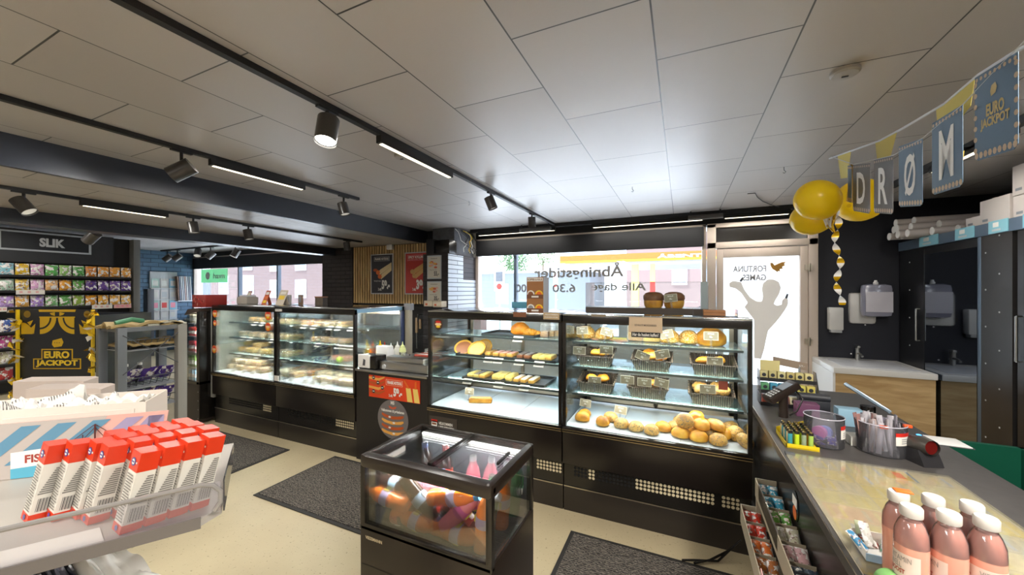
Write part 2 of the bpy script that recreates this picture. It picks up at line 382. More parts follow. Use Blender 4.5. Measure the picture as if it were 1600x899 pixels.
def part(name, mb, parent, label=None, world=True, loc=(0, 0, 0), color=None):
    """world=True: the builder holds world coordinates (parent must be unrotated)"""
    if world:
        p = parent; off = Vector((0, 0, 0))
        while p is not None: off += p.location; p = p.parent
        me = mb.mesh(name, off)
    else: me = mb.mesh(name)
    o = D.objects.new(name, me); COL.objects.link(o); o.parent = parent; o.location = loc
    if label: o['label'] = label
    if color: o.color = tuple(lin(color)) + (1,)
    return o
def single(name, mb, label, cat, loc=None, group=None, kind=None, color=None):
    if loc is None:
        xs = [p.x for p in mb.v]; ys = [p.y for p in mb.v]; zs = [p.z for p in mb.v]
        loc = ((min(xs) + max(xs)) / 2, (min(ys) + max(ys)) / 2, min(zs))
    o = D.objects.new(name, mb.mesh(name, loc)); COL.objects.link(o); o.location = loc
    if color: o.color = tuple(lin(color)) + (1,)
    return tag(o, label, cat, group, kind)
def struct(name, mb): return single(name, mb, None, None, loc=(0, 0, 0), kind='structure')
def setcol(o, c):
    o.color = tuple(lin(c)) + (1,)
    for ch in o.children: setcol(ch, c)
def copy_tree(o, parent=None):
    c = o.copy(); COL.objects.link(c); c.parent = parent
    for ch in o.children: copy_tree(ch, c)
    return c
class Proto:
    """first use hands out the prototype itself, later uses hand out copies"""
    def __init__(s, fn): s.fn = fn; s.o = None
    def put(s, loc, rot=(0, 0, 0), label=None, group=None, color=None, scale=None, cat=None, name=None):
        if s.o is None: s.o = s.fn(); o = s.o
        else: o = copy_tree(s.o)
        o.location = loc; o.rotation_euler = rot if isinstance(rot, (tuple, list)) else (0, 0, rot)
        o.scale = scale if isinstance(scale, (tuple, list)) else ((scale,) * 3 if scale else (1, 1, 1))
        if 'group' in o: del o['group']
        tag(o, label, cat, group)
        if name: o.name = name
        if color: setcol(o, color)
        return o
ORD = ['first', 'second', 'third', 'fourth', 'fifth', 'sixth', 'seventh', 'eighth', 'ninth', 'tenth', 'eleventh', 'twelfth', 'thirteenth', 'fourteenth', 'fifteenth', 'sixteenth']
def nth(i, n, a='left'):
    b = {'left': 'right', 'front': 'back', 'near end': 'far end'}[a]
    if i == 0: return {'left': 'leftmost', 'front': 'frontmost'}.get(a, 'nearest')
    if i == n - 1: return {'left': 'rightmost', 'front': 'rearmost'}.get(a, 'farthest')
    return ORD[i] + ' from ' + a
UX, UY, UZ = Vector((1, 0, 0)), Vector((0, 1, 0)), Vector((0, 0, 1))
# ================================================================== the setting
YW = 5.54
b = MB(); b.box(-12, 3.35, -2.6, YW + .2, -.1, 0, tree('floor_vinyl', f_floor)); struct('floor', b)
CEIL = tree('ceiling_board', f_ceil)
b = MB(); b.box(-12, 3.35, -2.6, YW + .2, 2.5, 2.6, CEIL); struct('ceiling', b)
# window wall: bands above and below the windows, brick piers between them
b = MB()
b.box(-12, -11.85, YW, YW + .2, 0, 2.5, WALLW)
b.box(-11.85, -6.87, YW, YW + .2, 0, .78, WALLW); b.box(-11.85, -6.87, YW, YW + .2, 2.36, 2.5, BLACKM)
b.box(-6.87, -3.2, YW, YW + .2, 0, 2.5, WALLW)
b.box(-3.2, .29, YW, YW + .2, 0, .78, WALLW); b.box(-3.2, 1.46, YW, YW + .2, 2.37, 2.5, BLACKM)
struct('wall_back', b)
b = MB(); b.box(1.46, 3.35, YW, YW + .2, 0, 2.5, NAVY); struct('wall_right_of_door', b).name = 'wall_back_right'
b = MB(); b.box(-12.05, -11.85, -2.6, YW, 0, 2.5, tree('brick_blue', f_brick('#46637c', '#50708a', '#273a4c', .30, .10, 'y'))); struct('wall_left', b)
b = MB(); b.box(3.2, 3.35, -2.6, YW, 0, 2.5, NAVY); struct('wall_right', b)
b = MB(); b.box(-12, 3.35, -2.75, -2.6, 0, 2.5, mat('wall_dim', '#8a8683', .7)); struct('wall_front', b)
b = MB(); b.box(-5.9, -3.92, -2.6, YW, 2.30, 2.5, CEIL); struct('ceiling_lowered', b)      # lowered bay between the two fascias
b = MB(); b.box(-3.92, -3.88, -2.6, YW, 2.29, 2.5, mat('beam_paint', '#2a2f3a', .35, spec=.6)); struct('trim_1', b)
b = MB(); b.box(-6.15, -5.9, -2.6, YW, 2.165, 2.5, MC['beam_paint']); struct('trim_2', b)
# brick pier beside the big window: dark front, white flank, bare plaster with cables above
DB = tree('brick_dark', f_brick('#2a2425', '#332c2c', '#171415', .24, .075, 'x'))
b = MB()
b.box(-3.66, -3.2, 4.70, YW, 0, 2.07, DB)
b.box(-3.201, -3.192, 4.70, YW, .3, 1.68, tree('brick_white', f_brick('#c3ccd6', '#cfd6dd', '#4c545e', 1.1, .068, 'y')))
b.box(-3.201, -3.192, 4.70, 5.12, 1.68, 2.06, MC['brick_white'])
struct('wall_pier_right', b)
b = MB(); b.box(-3.66, -3.25, 4.95, YW, 2.07, 2.5, mat('plaster_grey', '#6d6f76', .8, mottle=.6, mscale=9)); struct('wall_pier_top', b)
b = MB(); b.box(-6.25, -5.46, 4.98, YW, 0, 2.5, DB); struct('wall_pier_left', b)
# dark passage wall behind the sausage counter
b = MB(); b.box(-5.46, -3.66, 5.10, 5.2, 0, 2.5, BLACKM); struct('wall_middle', b)
# windows
def window(n, x0, x1, z0, z1, mull, blind):
    t = thing('window_%d' % n, None, None, (x0, YW, z0)); tag(t, kind='structure')
    f = MB()
    for a in ((x0, x0 + .05, z0, z1), (x1 - .05, x1, z0, z1), (x0, x1, z0, z0 + .06), (x0, x1, z1 - .035, z1)):
        f.box(a[0], a[1], YW - .02, YW + .09, a[2], a[3], BEIGE, .006)
    part('window_frame', f, t)
    f = MB()
    for m in mull: f.box(m - .022, m + .022, YW + .0, YW + .08, z0 + .05, z1 - .03, mat('mullion', '#5d6a78', .4))
    part('mullion', f, t)
    f = MB(); f.box(x0 + .05, x1 - .05, YW + .05, YW + .056, z0 + .05, z1 - .03, WGLASS); g = part('pane', f, t)
    f = MB(); f.box(x0 - .02, x1 + .02, YW - .22, YW - .02, z0 - .04, z0, WHITE, .008); part('window_sill', f, t)
    f = MB(); f.box(x0 + .03, x1 - .03, YW - .05, YW - .02, blind, z1 - .03, BLACKM); f.cyl((x0 + .04, YW - .035, blind), (x1 - .04, YW - .035, blind), .012, BLACKM)
    tag(single('window_blind', f, 'black pleated blind rolled up over the %s window' % ('large right' if n == 1 else 'long left'), 'blind'))
    return t
w1 = window(1, -3.2, .29, .78, 2.375, (-2.47,), 2.095)
def f_tl(n, l, b, tc, dc, k=.4):
    n.remove(b); o = n['Material Output']; tl = n.new('ShaderNodeBsdfTranslucent'); tl.inputs[0].default_value = tuple(tc) + (1,)
    d = n.new('ShaderNodeBsdfDiffuse'); d.inputs[0].default_value = tuple(dc) + (1,); m = n.new('ShaderNodeMixShader'); m.inputs[0].default_value = k
    l.new(tl.outputs[0], m.inputs[1]); l.new(d.outputs[0], m.inputs[2]); l.new(m.outputs[0], o.inputs[0])
f = MB(); DECAL = mat('decal_grey', '#8d8882', .6)
oy = (0, YW + .045, 0)
def mirtext(mb, s, xl, xr, z0, z1, m, bold=.02, y=YW + .045):   # lettering applied from outside: reads mirrored from here
    mb.text(s, 0, 0, xr - xl, z1 - z0, (xr, y, z0), (-1, 0, 0), UZ, m, off=-.001, bold=bold)
def pw(x): return xat(x, YW)
mirtext(f, 'Åbningstider', pw(833), pw(974), 1.66, 1.92, DECAL)
mirtext(f, 'Alle dage', pw(923), pw(1009), 1.47, 1.63, DECAL)
mirtext(f, '6.30', pw(862), pw(898), 1.48, 1.61, DECAL)
mirtext(f, '00', pw(804), pw(821), 1.48, 1.61, DECAL)
part('lettering', f, w1, 'grey mirrored opening hours lettering')
w2 = window(2, -11.85, -6.87, .78, 2.39, (-9.9, -8.43), 2.09)
f = MB(); f.rect(-11.6, 1.72, -10.42, 2.07, (0, YW + .045, 0), UX, UZ, tree('sign_green', lambda n, l, b: f_tl(n, l, b, (.10, .30, .13), (.2, .5, .25))), 0)
f.text('havn', -11.05, 1.82, .5, .14, (0, YW + .043, 0), UX, UZ, WHITE, 0, .02); f.disc(-11.3, 1.9, .1, (0, YW + .043, 0), UX, UZ, WHITE, 0)
part('sticker', f, w2, 'green sticker with white print')
# door
t = thing('door_1', None, None, (.3, YW, 0)); tag(t, kind='structure')
f = MB()
for a in ((.30, .40, 0, 2.37), (1.37, 1.46, 0, 2.37), (.30, 1.46, 2.32, 2.375), (.30, 1.46, 2.05, 2.13)): f.box(a[0], a[1], YW - .05, YW + .09, a[2], a[3], BEIGE, .006)
part('door_frame', f, t)
f = MB()
for a in ((.41, .485, .02, 2.045), (1.29, 1.365, .02, 2.045), (.485, 1.29, 1.93, 2.045), (.485, 1.29, .02, .28)): f.box(a[0], a[1], YW - .04, YW + .03, a[2], a[3], BEIGE, .005)
leaf = part('door_leaf', f, t)
f = MB()
for z in (1.78, .9): f.cyl((1.372, YW - .06, z - .05), (1.372, YW - .06, z + .05), .012, ALU); f.box(1.33, 1.40, YW - .058, YW - .045, z - .03, z + .03, ALU)
part('hinge', f, leaf)
FILM = tree('door_film', f_film)
def f_filmw(n, l, b):
    n.remove(b); o = n['Material Output']; tl = n.new('ShaderNodeBsdfTranslucent'); tl.inputs[0].default_value = (.86, .86, .84, 1)
    d = n.new('ShaderNodeBsdfDiffuse'); d.inputs[0].default_value = (.9, .9, .9, 1); m = n.new('ShaderNodeMixShader'); m.inputs[0].default_value = .25
    l.new(tl.outputs[0], m.inputs[1]); l.new(d.outputs[0], m.inputs[2]); l.new(m.outputs[0], o.inputs[0])
FILMW = tree('white_window_film', f_filmw)
def f_filmb(n, l, b):
    n.remove(b); o = n['Material Output']; tl = n.new('ShaderNodeBsdfTranslucent'); tl.inputs[0].default_value = (.50, .42, .34, 1)
    d = n.new('ShaderNodeBsdfDiffuse'); d.inputs[0].default_value = (.6, .54, .48, 1); m = n.new('ShaderNodeMixShader'); m.inputs[0].default_value = .5
    l.new(tl.outputs[0], m.inputs[1]); l.new(d.outputs[0], m.inputs[2]); l.new(m.outputs[0], o.inputs[0])
FILMB = tree('beige_window_film', f_filmb)
f = MB(); f.box(.48, 1.295, YW + .02, YW + .024, .27, 1.935, FILMW)
part('film', f, t, 'bright white window film')
f = MB(); f.box(.48, 1.295, YW - .004, YW + .000, .27, 1.935, WGLASS)
O = (0, YW - .008, 0)
def P(pts): return [(pw(x), onY(x, y, YW).z) for x, y in pts]
sil = [(1178, 560), (1178, 500), (1163, 480), (1168, 473), (1158, 458), (1149, 451), (1140, 449), (1139, 443), (1145, 439), (1152, 440), (1158, 441), (1163, 453), (1172, 465), (1182, 471), (1190, 471), (1192, 464), (1190, 452), (1192, 443), (1199, 437), (1209, 437), (1217, 441), (1220, 450), (1217, 460), (1211, 470), (1209, 475), (1214, 478), (1221, 476), (1222, 469), (1227, 465), (1231, 468), (1231, 476), (1226, 485), (1219, 495), (1210, 506), (1200, 517), (1197, 530), (1194, 545), (1189, 561)]
f.face(P(sil), O, UX, UZ, FILMB)
f.face(P([(1155, 439), (1160, 433), (1163, 435), (1158, 441)]), O, UX, UZ, DGREY); f.face(P([(1226, 466), (1229, 459), (1232, 460), (1230, 467)]), O, UX, UZ, DGREY)
mirtext(f, 'FORTUNA', pw(1145), pw(1197), 1.74, 1.82, MC['decal_grey'], .03, YW - .008); mirtext(f, 'GAMES', pw(1160), pw(1197), 1.63, 1.71, MC['decal_grey'], .03, YW - .008)
BIRD = mat('bird_gold', '#a5782a', .5)
f.face(P([(1203, 411), (1207, 411), (1210, 415), (1216, 412), (1221, 410), (1228, 409), (1225, 413), (1227, 415), (1222, 417), (1223, 420), (1218, 421), (1219, 424), (1215, 424), (1216, 427), (1211, 423), (1207, 421), (1204, 416)]), O, UX, UZ, BIRD)
part('pane', f, t, 'pane with a printed beige figure holding scissors, gold bird and mirrored wording')
f = MB(); f.box(.40, 1.37, YW, YW + .01, 2.13, 2.32, BLACK)
part('transom_panel', f, t)
# wooden slats wall panel
t = thing('slat_panel', 'oak slatted wall panel holding the sausage and spring roll posters', 'wall panel', (-5.45, 5.0, 1.29))
f = MB(); f.box(-5.45, -3.67, 5.01, 5.03, 1.29, 2.29, BLACKM); part('backing', f, t)
OAK = tree('oak', f_wood('#a98555', '#d3b27c', (6, 6, 1)))
f = MB(); x = -5.44
while x < -3.68: f.box(x, x + .032, 4.985, 5.01, 1.285, 2.29, OAK); x += .057
part('slats', f, t)
# --------------------------------------------------------------- outside, seen through the glass
b = MB(); b.box(-60, 25, YW + .2, 60, -.25, -.12, mat('asphalt', '#cfcfcf', .9, mottle=.3, mscale=1)); tag(struct('ground_outside', b)); D.objects['ground_outside'].name = 'floor_outside'
t = thing('fuel_canopy', 'orange petrol station canopy on yellow pillars beyond the window', 'canopy', (-1, 17, 0))
f = MB(); f.box(-4.95, 6, 16, 22, 2.78, 3.05, mat('fascia_orange', '#c4560c', .5)); f.box(-4.95, 6, 15.99, 16, 2.72, 2.80, YELLOW); f.text('ÅBENT', -.9, 2.82, 1.6, .16, (0, 15.98, 0), UX, UZ, WHITE, 0, .03); part('fascia', f, t)
f = MB(); f.box(-4.9, 5.9, 16.1, 21.9, 2.66, 2.72, MGREY); part('soffit', f, t)
for x in (-1.87, -1.15):
    f = MB(); w = .14 if x < -1.5 else .09
    f.box(x - w, x + w, 17, 17.25, -.12, 2.66, mat('pillar_yellow', '#e6d46a', .5)); f.box(x - w - .01, x + w + .01, 16.99, 17.26, -.12, 1.9, RED if x > -1.5 else MC['pillar_yellow']); part('pillar', f, t)
def house(lbl, x0, x1, y, h, col, wins, roof=None, cat='building', d=5):
    t = thing('building', lbl, cat, ((x0 + x1) / 2, y, -.12))
    f = MB(); f.box(x0, x1, y, y + d, -.12, h, col); part('wall', f, t)
    for (a, z, w, hh) in wins:
        f = MB(); f.box(a, a + w, y - .03, y, z, z + hh, WHITE); f.box(a + .08, a + w - .08, y - .04, y - .03, z + .08, z + hh - .08, mat('window_dim', '#8fa0a8', .2)); part('window', f, t)
    if roof: f = MB(); f.box(x0 - .2, x1 + .2, y - .3, y + d, h, h + roof, mat('roof_grey', '#a6a3a4', .7)); part('roof', f, t)
BRK = mat('brick_pink', '#7c6864', .8)
house('pink brick building behind the petrol canopy', -3.4, 8, 26, 5.2, BRK, [(-.6, 1.9, .9, 1.2), (1.1, 1.9, .8, 1.2), (2.6, 1.9, .8, 1.2)])
house('low white building left of the petrol canopy', -14.3, -5.4, 24, 2.75, mat('house_white', '#70767b', .8), [(-12.2, .6, 1, 1.4)], .12)
house('pink brick terraced house opposite the long left window', -44, -27, 22, 6.5, BRK, [(-42.5, 1.2, 1.6, 1.8), (-38.5, 1.2, 1.6, 1.8), (-34.5, 3.3, 1.4, 1.3), (-34.5, .9, 1.4, 1.6), (-31, 3.3, 1.4, 1.3), (-31, .9, 1.4, 1.6), (-38.5, 3.5, 1.4, 1.3)])
house('white garage at the left end of the street', -60, -44.5, 24, 3.2, mat('house_white', '#d2d6da'), [])
house('teal roofed shed far behind the tree', -17.6, -15.0, 26, 1.4, BRK, [], .7)
def leafy(lbl, x, y, h, r, n, col):
    t = thing('tree', lbl, 'tree', (x, y, -.12)); f = MB(); f.cyl((x, y, -.12), (x, y, h - r * .3), .12, mat('bark', '#6a5a48', .8), r1=.06); part('trunk', f, t)
    f = MB(); rr = random.Random(n)
    for i in range(n):
        p = Vector((rr.gauss(0, 1), rr.gauss(0, 1), rr.gauss(0, 1))).normalized() * r * rr.uniform(.3, 1); p += Vector((x, y, h)); q = r * rr.uniform(.04, .09)
        u = Vector((rr.gauss(0, 1), rr.gauss(0, 1), rr.gauss(0, 1))).normalized(); w = u.orthogonal().normalized()
        f.add([p - u * q, p + w * q * .6, p + u * q, p - w * q * .6], [(0, 1, 2, 3)], col)
    part('foliage', f, t)
LEAF = mat('leaf', '#55704a', .7); LEAF2 = mat('leaf_pale', '#6a7d56', .7)
leafy('pale green tree left behind the white building', -15.2, 34, 4.5, 1.9, 900, LEAF)
leafy('smaller tree right of the pale tree, above the white building', -12.2, 34, 4.9, 1.3, 700, LEAF2)
leafy('small bush like tree above the flat roof', -8.2, 34, 4.2, .7, 350, LEAF)
def pole_sign(lbl, x, y, z0, z1, w, col):
    t = thing('street_sign', lbl, 'sign', (x, y, -.12)); f = MB(); f.cyl((x, y, -.12), (x, y, z1), .03, MGREY); part('post', f, t)
    f = MB(); f.box(x - w, x + w, y - .05, y - .03, z0, z1, WHITE); f.rect(x - w * .7, z0 + (z1 - z0) * .45, x + w * .7, z1 - .06, (0, y - .052, 0), UX, UZ, col, 0); f.disc(x, z0 + (z1 - z0) * .22, w * .55, (0, y - .052, 0), UX, UZ, RED, 0); part('plate', f, t)
pole_sign('white street sign with red disc outside the left pane', -5.95, 12, 1.5, 2.25, .2, DGREY)
pole_sign('thin pink banner sign before the white building', -3.85, 12, 1.55, 2.1, .08, PINK)
t = thing('car', 'dark parked car at the far right edge of the forecourt', 'car', (1.3, 20, -.12))
f = MB(); f.box(.7, 2.6, 19.2, 20.8, .1, .75, DGREY, .12); f.box(.95, 2.3, 19.3, 20.7, .75, 1.25, mat('window_dim'), .15); part('car_body', f, t)
for x in (1.0, 2.2): f = MB(); f.cyl((x, 19.15, .17), (x, 19.35, .17), .29, BLACKM); part('wheel', f, t)
# ================================================================== ceiling fixtures
def track(lbl, x0, y0, x1, y1, z=2.47):
    f = MB(); w = .018; zc = z + .03
    if abs(x1 - x0) < .01: f.box(x0 - w, x0 + w, y0, y1, z, zc - .001, BLACKM)
    else: f.box(x0, x1, y0 - w, y0 + w, z, zc - .001, BLACKM)
    single('lighting_track', f, lbl, 'light track')
track('long black lighting track nearest the viewer, running to the large window', -1.72, -.2, -1.72, 5.25)
track('black lighting track right of the first ceiling fascia, ending mid ceiling', -3.15, -.2, -3.15, 2.95)
track('black lighting track on the lowered ceiling left of the first fascia', -4.68, -.2, -4.68, 4.45, 2.275)
track('black lighting track above the sweets wall', -8.0, .6, -8.0, 3.0)
track('short black lighting track crossing in front of the long left window', -11.6, 4.75, -8.6, 4.75)
def linear(lbl, p0, p1, z, watts=None, top=2.47):
    w = .02; t = thing('linear_lamp', lbl, 'ceiling lamp', ((p0[0] + p1[0]) / 2, (p0[1] + p1[1]) / 2, z), group=None)
    al = abs(p0[0] - p1[0]) < .01; f = MB(); g = MB()
    if al: f.box(p0[0] - w, p0[0] + w, p0[1], p1[1], z, top, BLACKM); g.box(p0[0] - .013, p0[0] + .013, p0[1] + .02, p1[1] - .02, z - .004, z, LAMPF); L = p1[1] - p0[1]
    else: f.box(p0[0], p1[0], p0[1] - w, p0[1] + w, z, top, BLACKM); g.box(p0[0] + .02, p1[0] - .02, p0[1] - .013, p0[1] + .013, z - .004, z, LAMPF); L = p1[0] - p0[0]
    part('housing', f, t); part('diffuser', g, t)
    area('lamp_light', (t.location.x, t.location.y, z - .012), .03 if al else L, L if al else .03, watts or LAMP_W, parent=t, col=(1, .96, .9))
linear('linear lamp on the nearest track between the lit spot and the far spots', (-1.72, 1.77), (-1.72, 2.57), 2.425)
linear('linear lamp on the second track right of the first fascia', (-3.15, 1.57), (-3.15, 2.32), 2.425)
_a, _b = onX(125, 318, -4.68), onX(262, 338, -4.68); linear('linear lamp on the lowered ceiling track', (-4.68, _a.y), (-4.68, _b.y), 2.235, top=2.275)
linear('linear lamp over the wall of sweets, above the SLIK sign', (-8.0, 1.0), (-8.0, 2.2), 2.40)
def spot(lbl, x, y, z, aim, lit=False, top=2.47, s=1.):
    t = thing('track_spot', lbl, 'spotlight', (x, y, z)); f = MB(); f.cyl((x, y, top + .002), (x, y, z + .02), .010, BLACKM, 8); f.box(x - .014, x + .014, y - .06, y + .06, top - .012, top + .002, BLACKM); part('arm', f, t)
    a = Vector(aim).normalized(); c = Vector((x, y, z)); L = .062 * s
    SPM = mat('spot_body', '#3a3735', .32, spec=.7)
    f = MB(); f.cyl(c - a * L, c + a * L, .048 * s, SPM, 24, caps=False); f.cyl(c - a * L, c - a * L * .98, .048 * s, SPM, 24)
    f.cyl(c + a * L * .99, c + a * L, .043 * s, mat('spot_rim', '#77706a', .3), 24, caps=False); part('housing', f, t)
    g = MB(); g.cyl(c + a * L * .80, c + a * L * .82, .044 * s, LED if lit else mat('lens_faint_glow', '#cfcabf', .2, spec=.8, emit=.25), 24); part('lens', g, t)  # an unlit lens is given a faint glow of its own
    if lit:
        l = D.lights.new('spot_light', 'SPOT'); l.energy = SPOT_W; l.spot_size = 1.9; l.spot_blend = .8; l.shadow_soft_size = .04; l.color = (1, .97, .92)
        o = D.objects.new('spot_light', l); COL.objects.link(o); o.parent = t; o.location = a * L * 1.02
        o.rotation_euler = (-a).to_track_quat('Z', 'Y').to_euler()
spot('lit black spotlight on the nearest track, largest in view', -1.72, 1.40, 2.355, (.12, -.25, -1), True, s=1.15)
spot('brown black spotlight on the nearest track, before the last one', -1.72, 3.27, 2.37, (.35, .2, -1))
spot('last spotlight on the nearest track, closest to the large window', -1.72, 4.38, 2.37, (0, .1, -1))
spot('lit spotlight on the second track aimed to the left', -3.15, 1.40, 2.335, (-.75, -.75, -.75), True, s=1.15)
spot('spotlight at the far end of the second track', -3.15, 2.76, 2.34, (.28, .1, -1))
_p = onX(37, 322, -4.68); spot('spotlight at the left picture edge on the lowered ceiling track', -4.68, _p.y, _p.z, (.6, .5, -1), top=2.275, s=1.0)
_p = onX(302, 356, -4.68); spot('middle spotlight on the lowered ceiling track', -4.68, _p.y, _p.z, (.15, .1, -1), top=2.275, s=0.95)
_p = onX(388, 367, -4.68); spot('spotlight right of the middle one on the lowered ceiling track', -4.68, _p.y, _p.z, (.2, .1, -1), top=2.275, s=0.95)
_p = onX(542, 385, -4.68); spot('small spotlight beside the dark brick pillar', -4.68, _p.y, _p.z, (.1, .1, -1), top=2.275, s=1.0)
spot('spotlight over the right end of the SLIK sign', -8.0, 2.46, 2.30, (-.9, -.4, -.9), s=1.5)
for i, (px, lit, ax) in enumerate(((262, False, (-.6, -.5, -.7)), (277, False, (-.5, -.6, -.7)), (309, False, (.5, -.4, -1)), (329, True, (-.4, -.7, -.9)), (368, True, (-.2, -.5, -1)))):
    spot('%s on the short track before the long left window' % ['leftmost spotlight', 'second spotlight from the left', 'middle spotlight', 'fourth spotlight from the left, lit', 'rightmost spotlight, lit'][i], xat(px, 4.75), 4.75, 2.30 if px != 309 else 2.36, ax, lit, s=1.4)
# fixtures over the large window
for i, (a, c_) in enumerate(((747, 868), (925, 1100), (1130, 1235))):
    linear(['linear lamp over the left part of the large window', 'linear lamp over the right part of the large window', 'linear lamp above the white door'][i], (xat(a, 5.3), 5.30), (xat(c_, 5.3), 5.30), 2.40, 4)
f = MB(); f.box(-3.15, 1.45, 5.26, 5.34, 2.45, 2.5, BLACKM); single('lighting_track', f, 'wide black track along the top of the large window and door', 'light track')
for i, (a, c_) in enumerate(((812, 860), (1075, 1130))):
    f = MB(); x0, x1 = xat(a, 5.2), xat(c_, 5.2); f.cyl((x0, 5.2, 2.42), (x1, 5.2, 2.42), .03, mat('sleeve_grey', '#5a5654', .5), 14); f.cyl((x0 + .03, 5.2, 2.44), (x0 + .03, 5.2, 2.5), .008, BLACKM); f.cyl((x1 - .03, 5.2, 2.44), (x1 - .03, 5.2, 2.5), .008, BLACKM)
    single('pipe_sleeve', f, 'grey tube sleeve hung over the window, %s one' % ['left', 'right'][i], 'pipe')
for i, (x, y) in enumerate(((.672, 2.165), (-1.88, 2.166))):
    t = thing('smoke_detector', ['round white ceiling disc near the balloons', 'small round ceiling disc beside the nearest lighting track'][i], 'smoke detector', (x, y, 2.5))
    f = MB(); f.lathe([(.055, -.001), (.055, -.014), (.048, -.022), (.02, -.026)], mat('detector', '#a5a19b', .5), 24, (x, y, 2.5)); part('cover', f, t)
    f = MB(); f.box(x - .012, x + .012, y - .004, y + .004, 2.470, 2.476, DGREY); part('grille', f, t)
for i, (px, py) in enumerate(((988, 297), (1225, 267), (733, 318))):
    p = onZ(px, py, 2.47); f = MB(); f.tube([(p.x, p.y, 2.5), (p.x, p.y, 2.475), (p.x + .012, p.y, 2.462), (p.x + .004, p.y, 2.45), (p.x - .008, p.y, 2.457)], .0025, DGREY, 6)
    single('ceiling_hook', f, ['small wire hook in the ceiling before the large window', 'small wire hook in the ceiling left of the balloons', 'small wire hook in the ceiling above the slatted panel'][i], 'hook')
f = MB(); pts = [onZ(*q, 2.485) for q in ((1168, 303), (1180, 302), (1183, 308), (1192, 315), (1207, 321), (1228, 326), (1245, 325))]; f.tube(pts, .004, DGREY, 6)
single('ceiling_cable', f, 'loose dark cable curling across the ceiling above the door', 'cable')
t = thing('cable_bundle', 'tangle of white, grey and yellow cables on top of the brick pier', 'cables', (-3.2, 5.0, 2.2)); rr = random.Random(4)
for k in range(7):
    f = MB(); x = -3.215 + k * .004; y = 4.98 + k * .07; p = [(x + .03, y - .1, 2.46)]
    for j in range(6): p.append((-3.2 + .012 + rr.uniform(0, .06), y + rr.uniform(-.05, .12) + j * .02, 2.42 - j * .06))
    f.tube(p, .006, (WHITE, MGREY, BLACKM, YELLOW, WHITE, DGREY, BLACKM)[k], 6); part('cable', f, t)
f = MB(); f.box(-3.45, -3.19, 4.72, 4.93, 2.07, 2.28, BLACK, .01); f.box(-3.62, -3.47, 4.72, 4.9, 2.07, 2.3, BLACKM, .01); single('black_box', f, 'small black boxes standing on top of the brick pier', 'box')
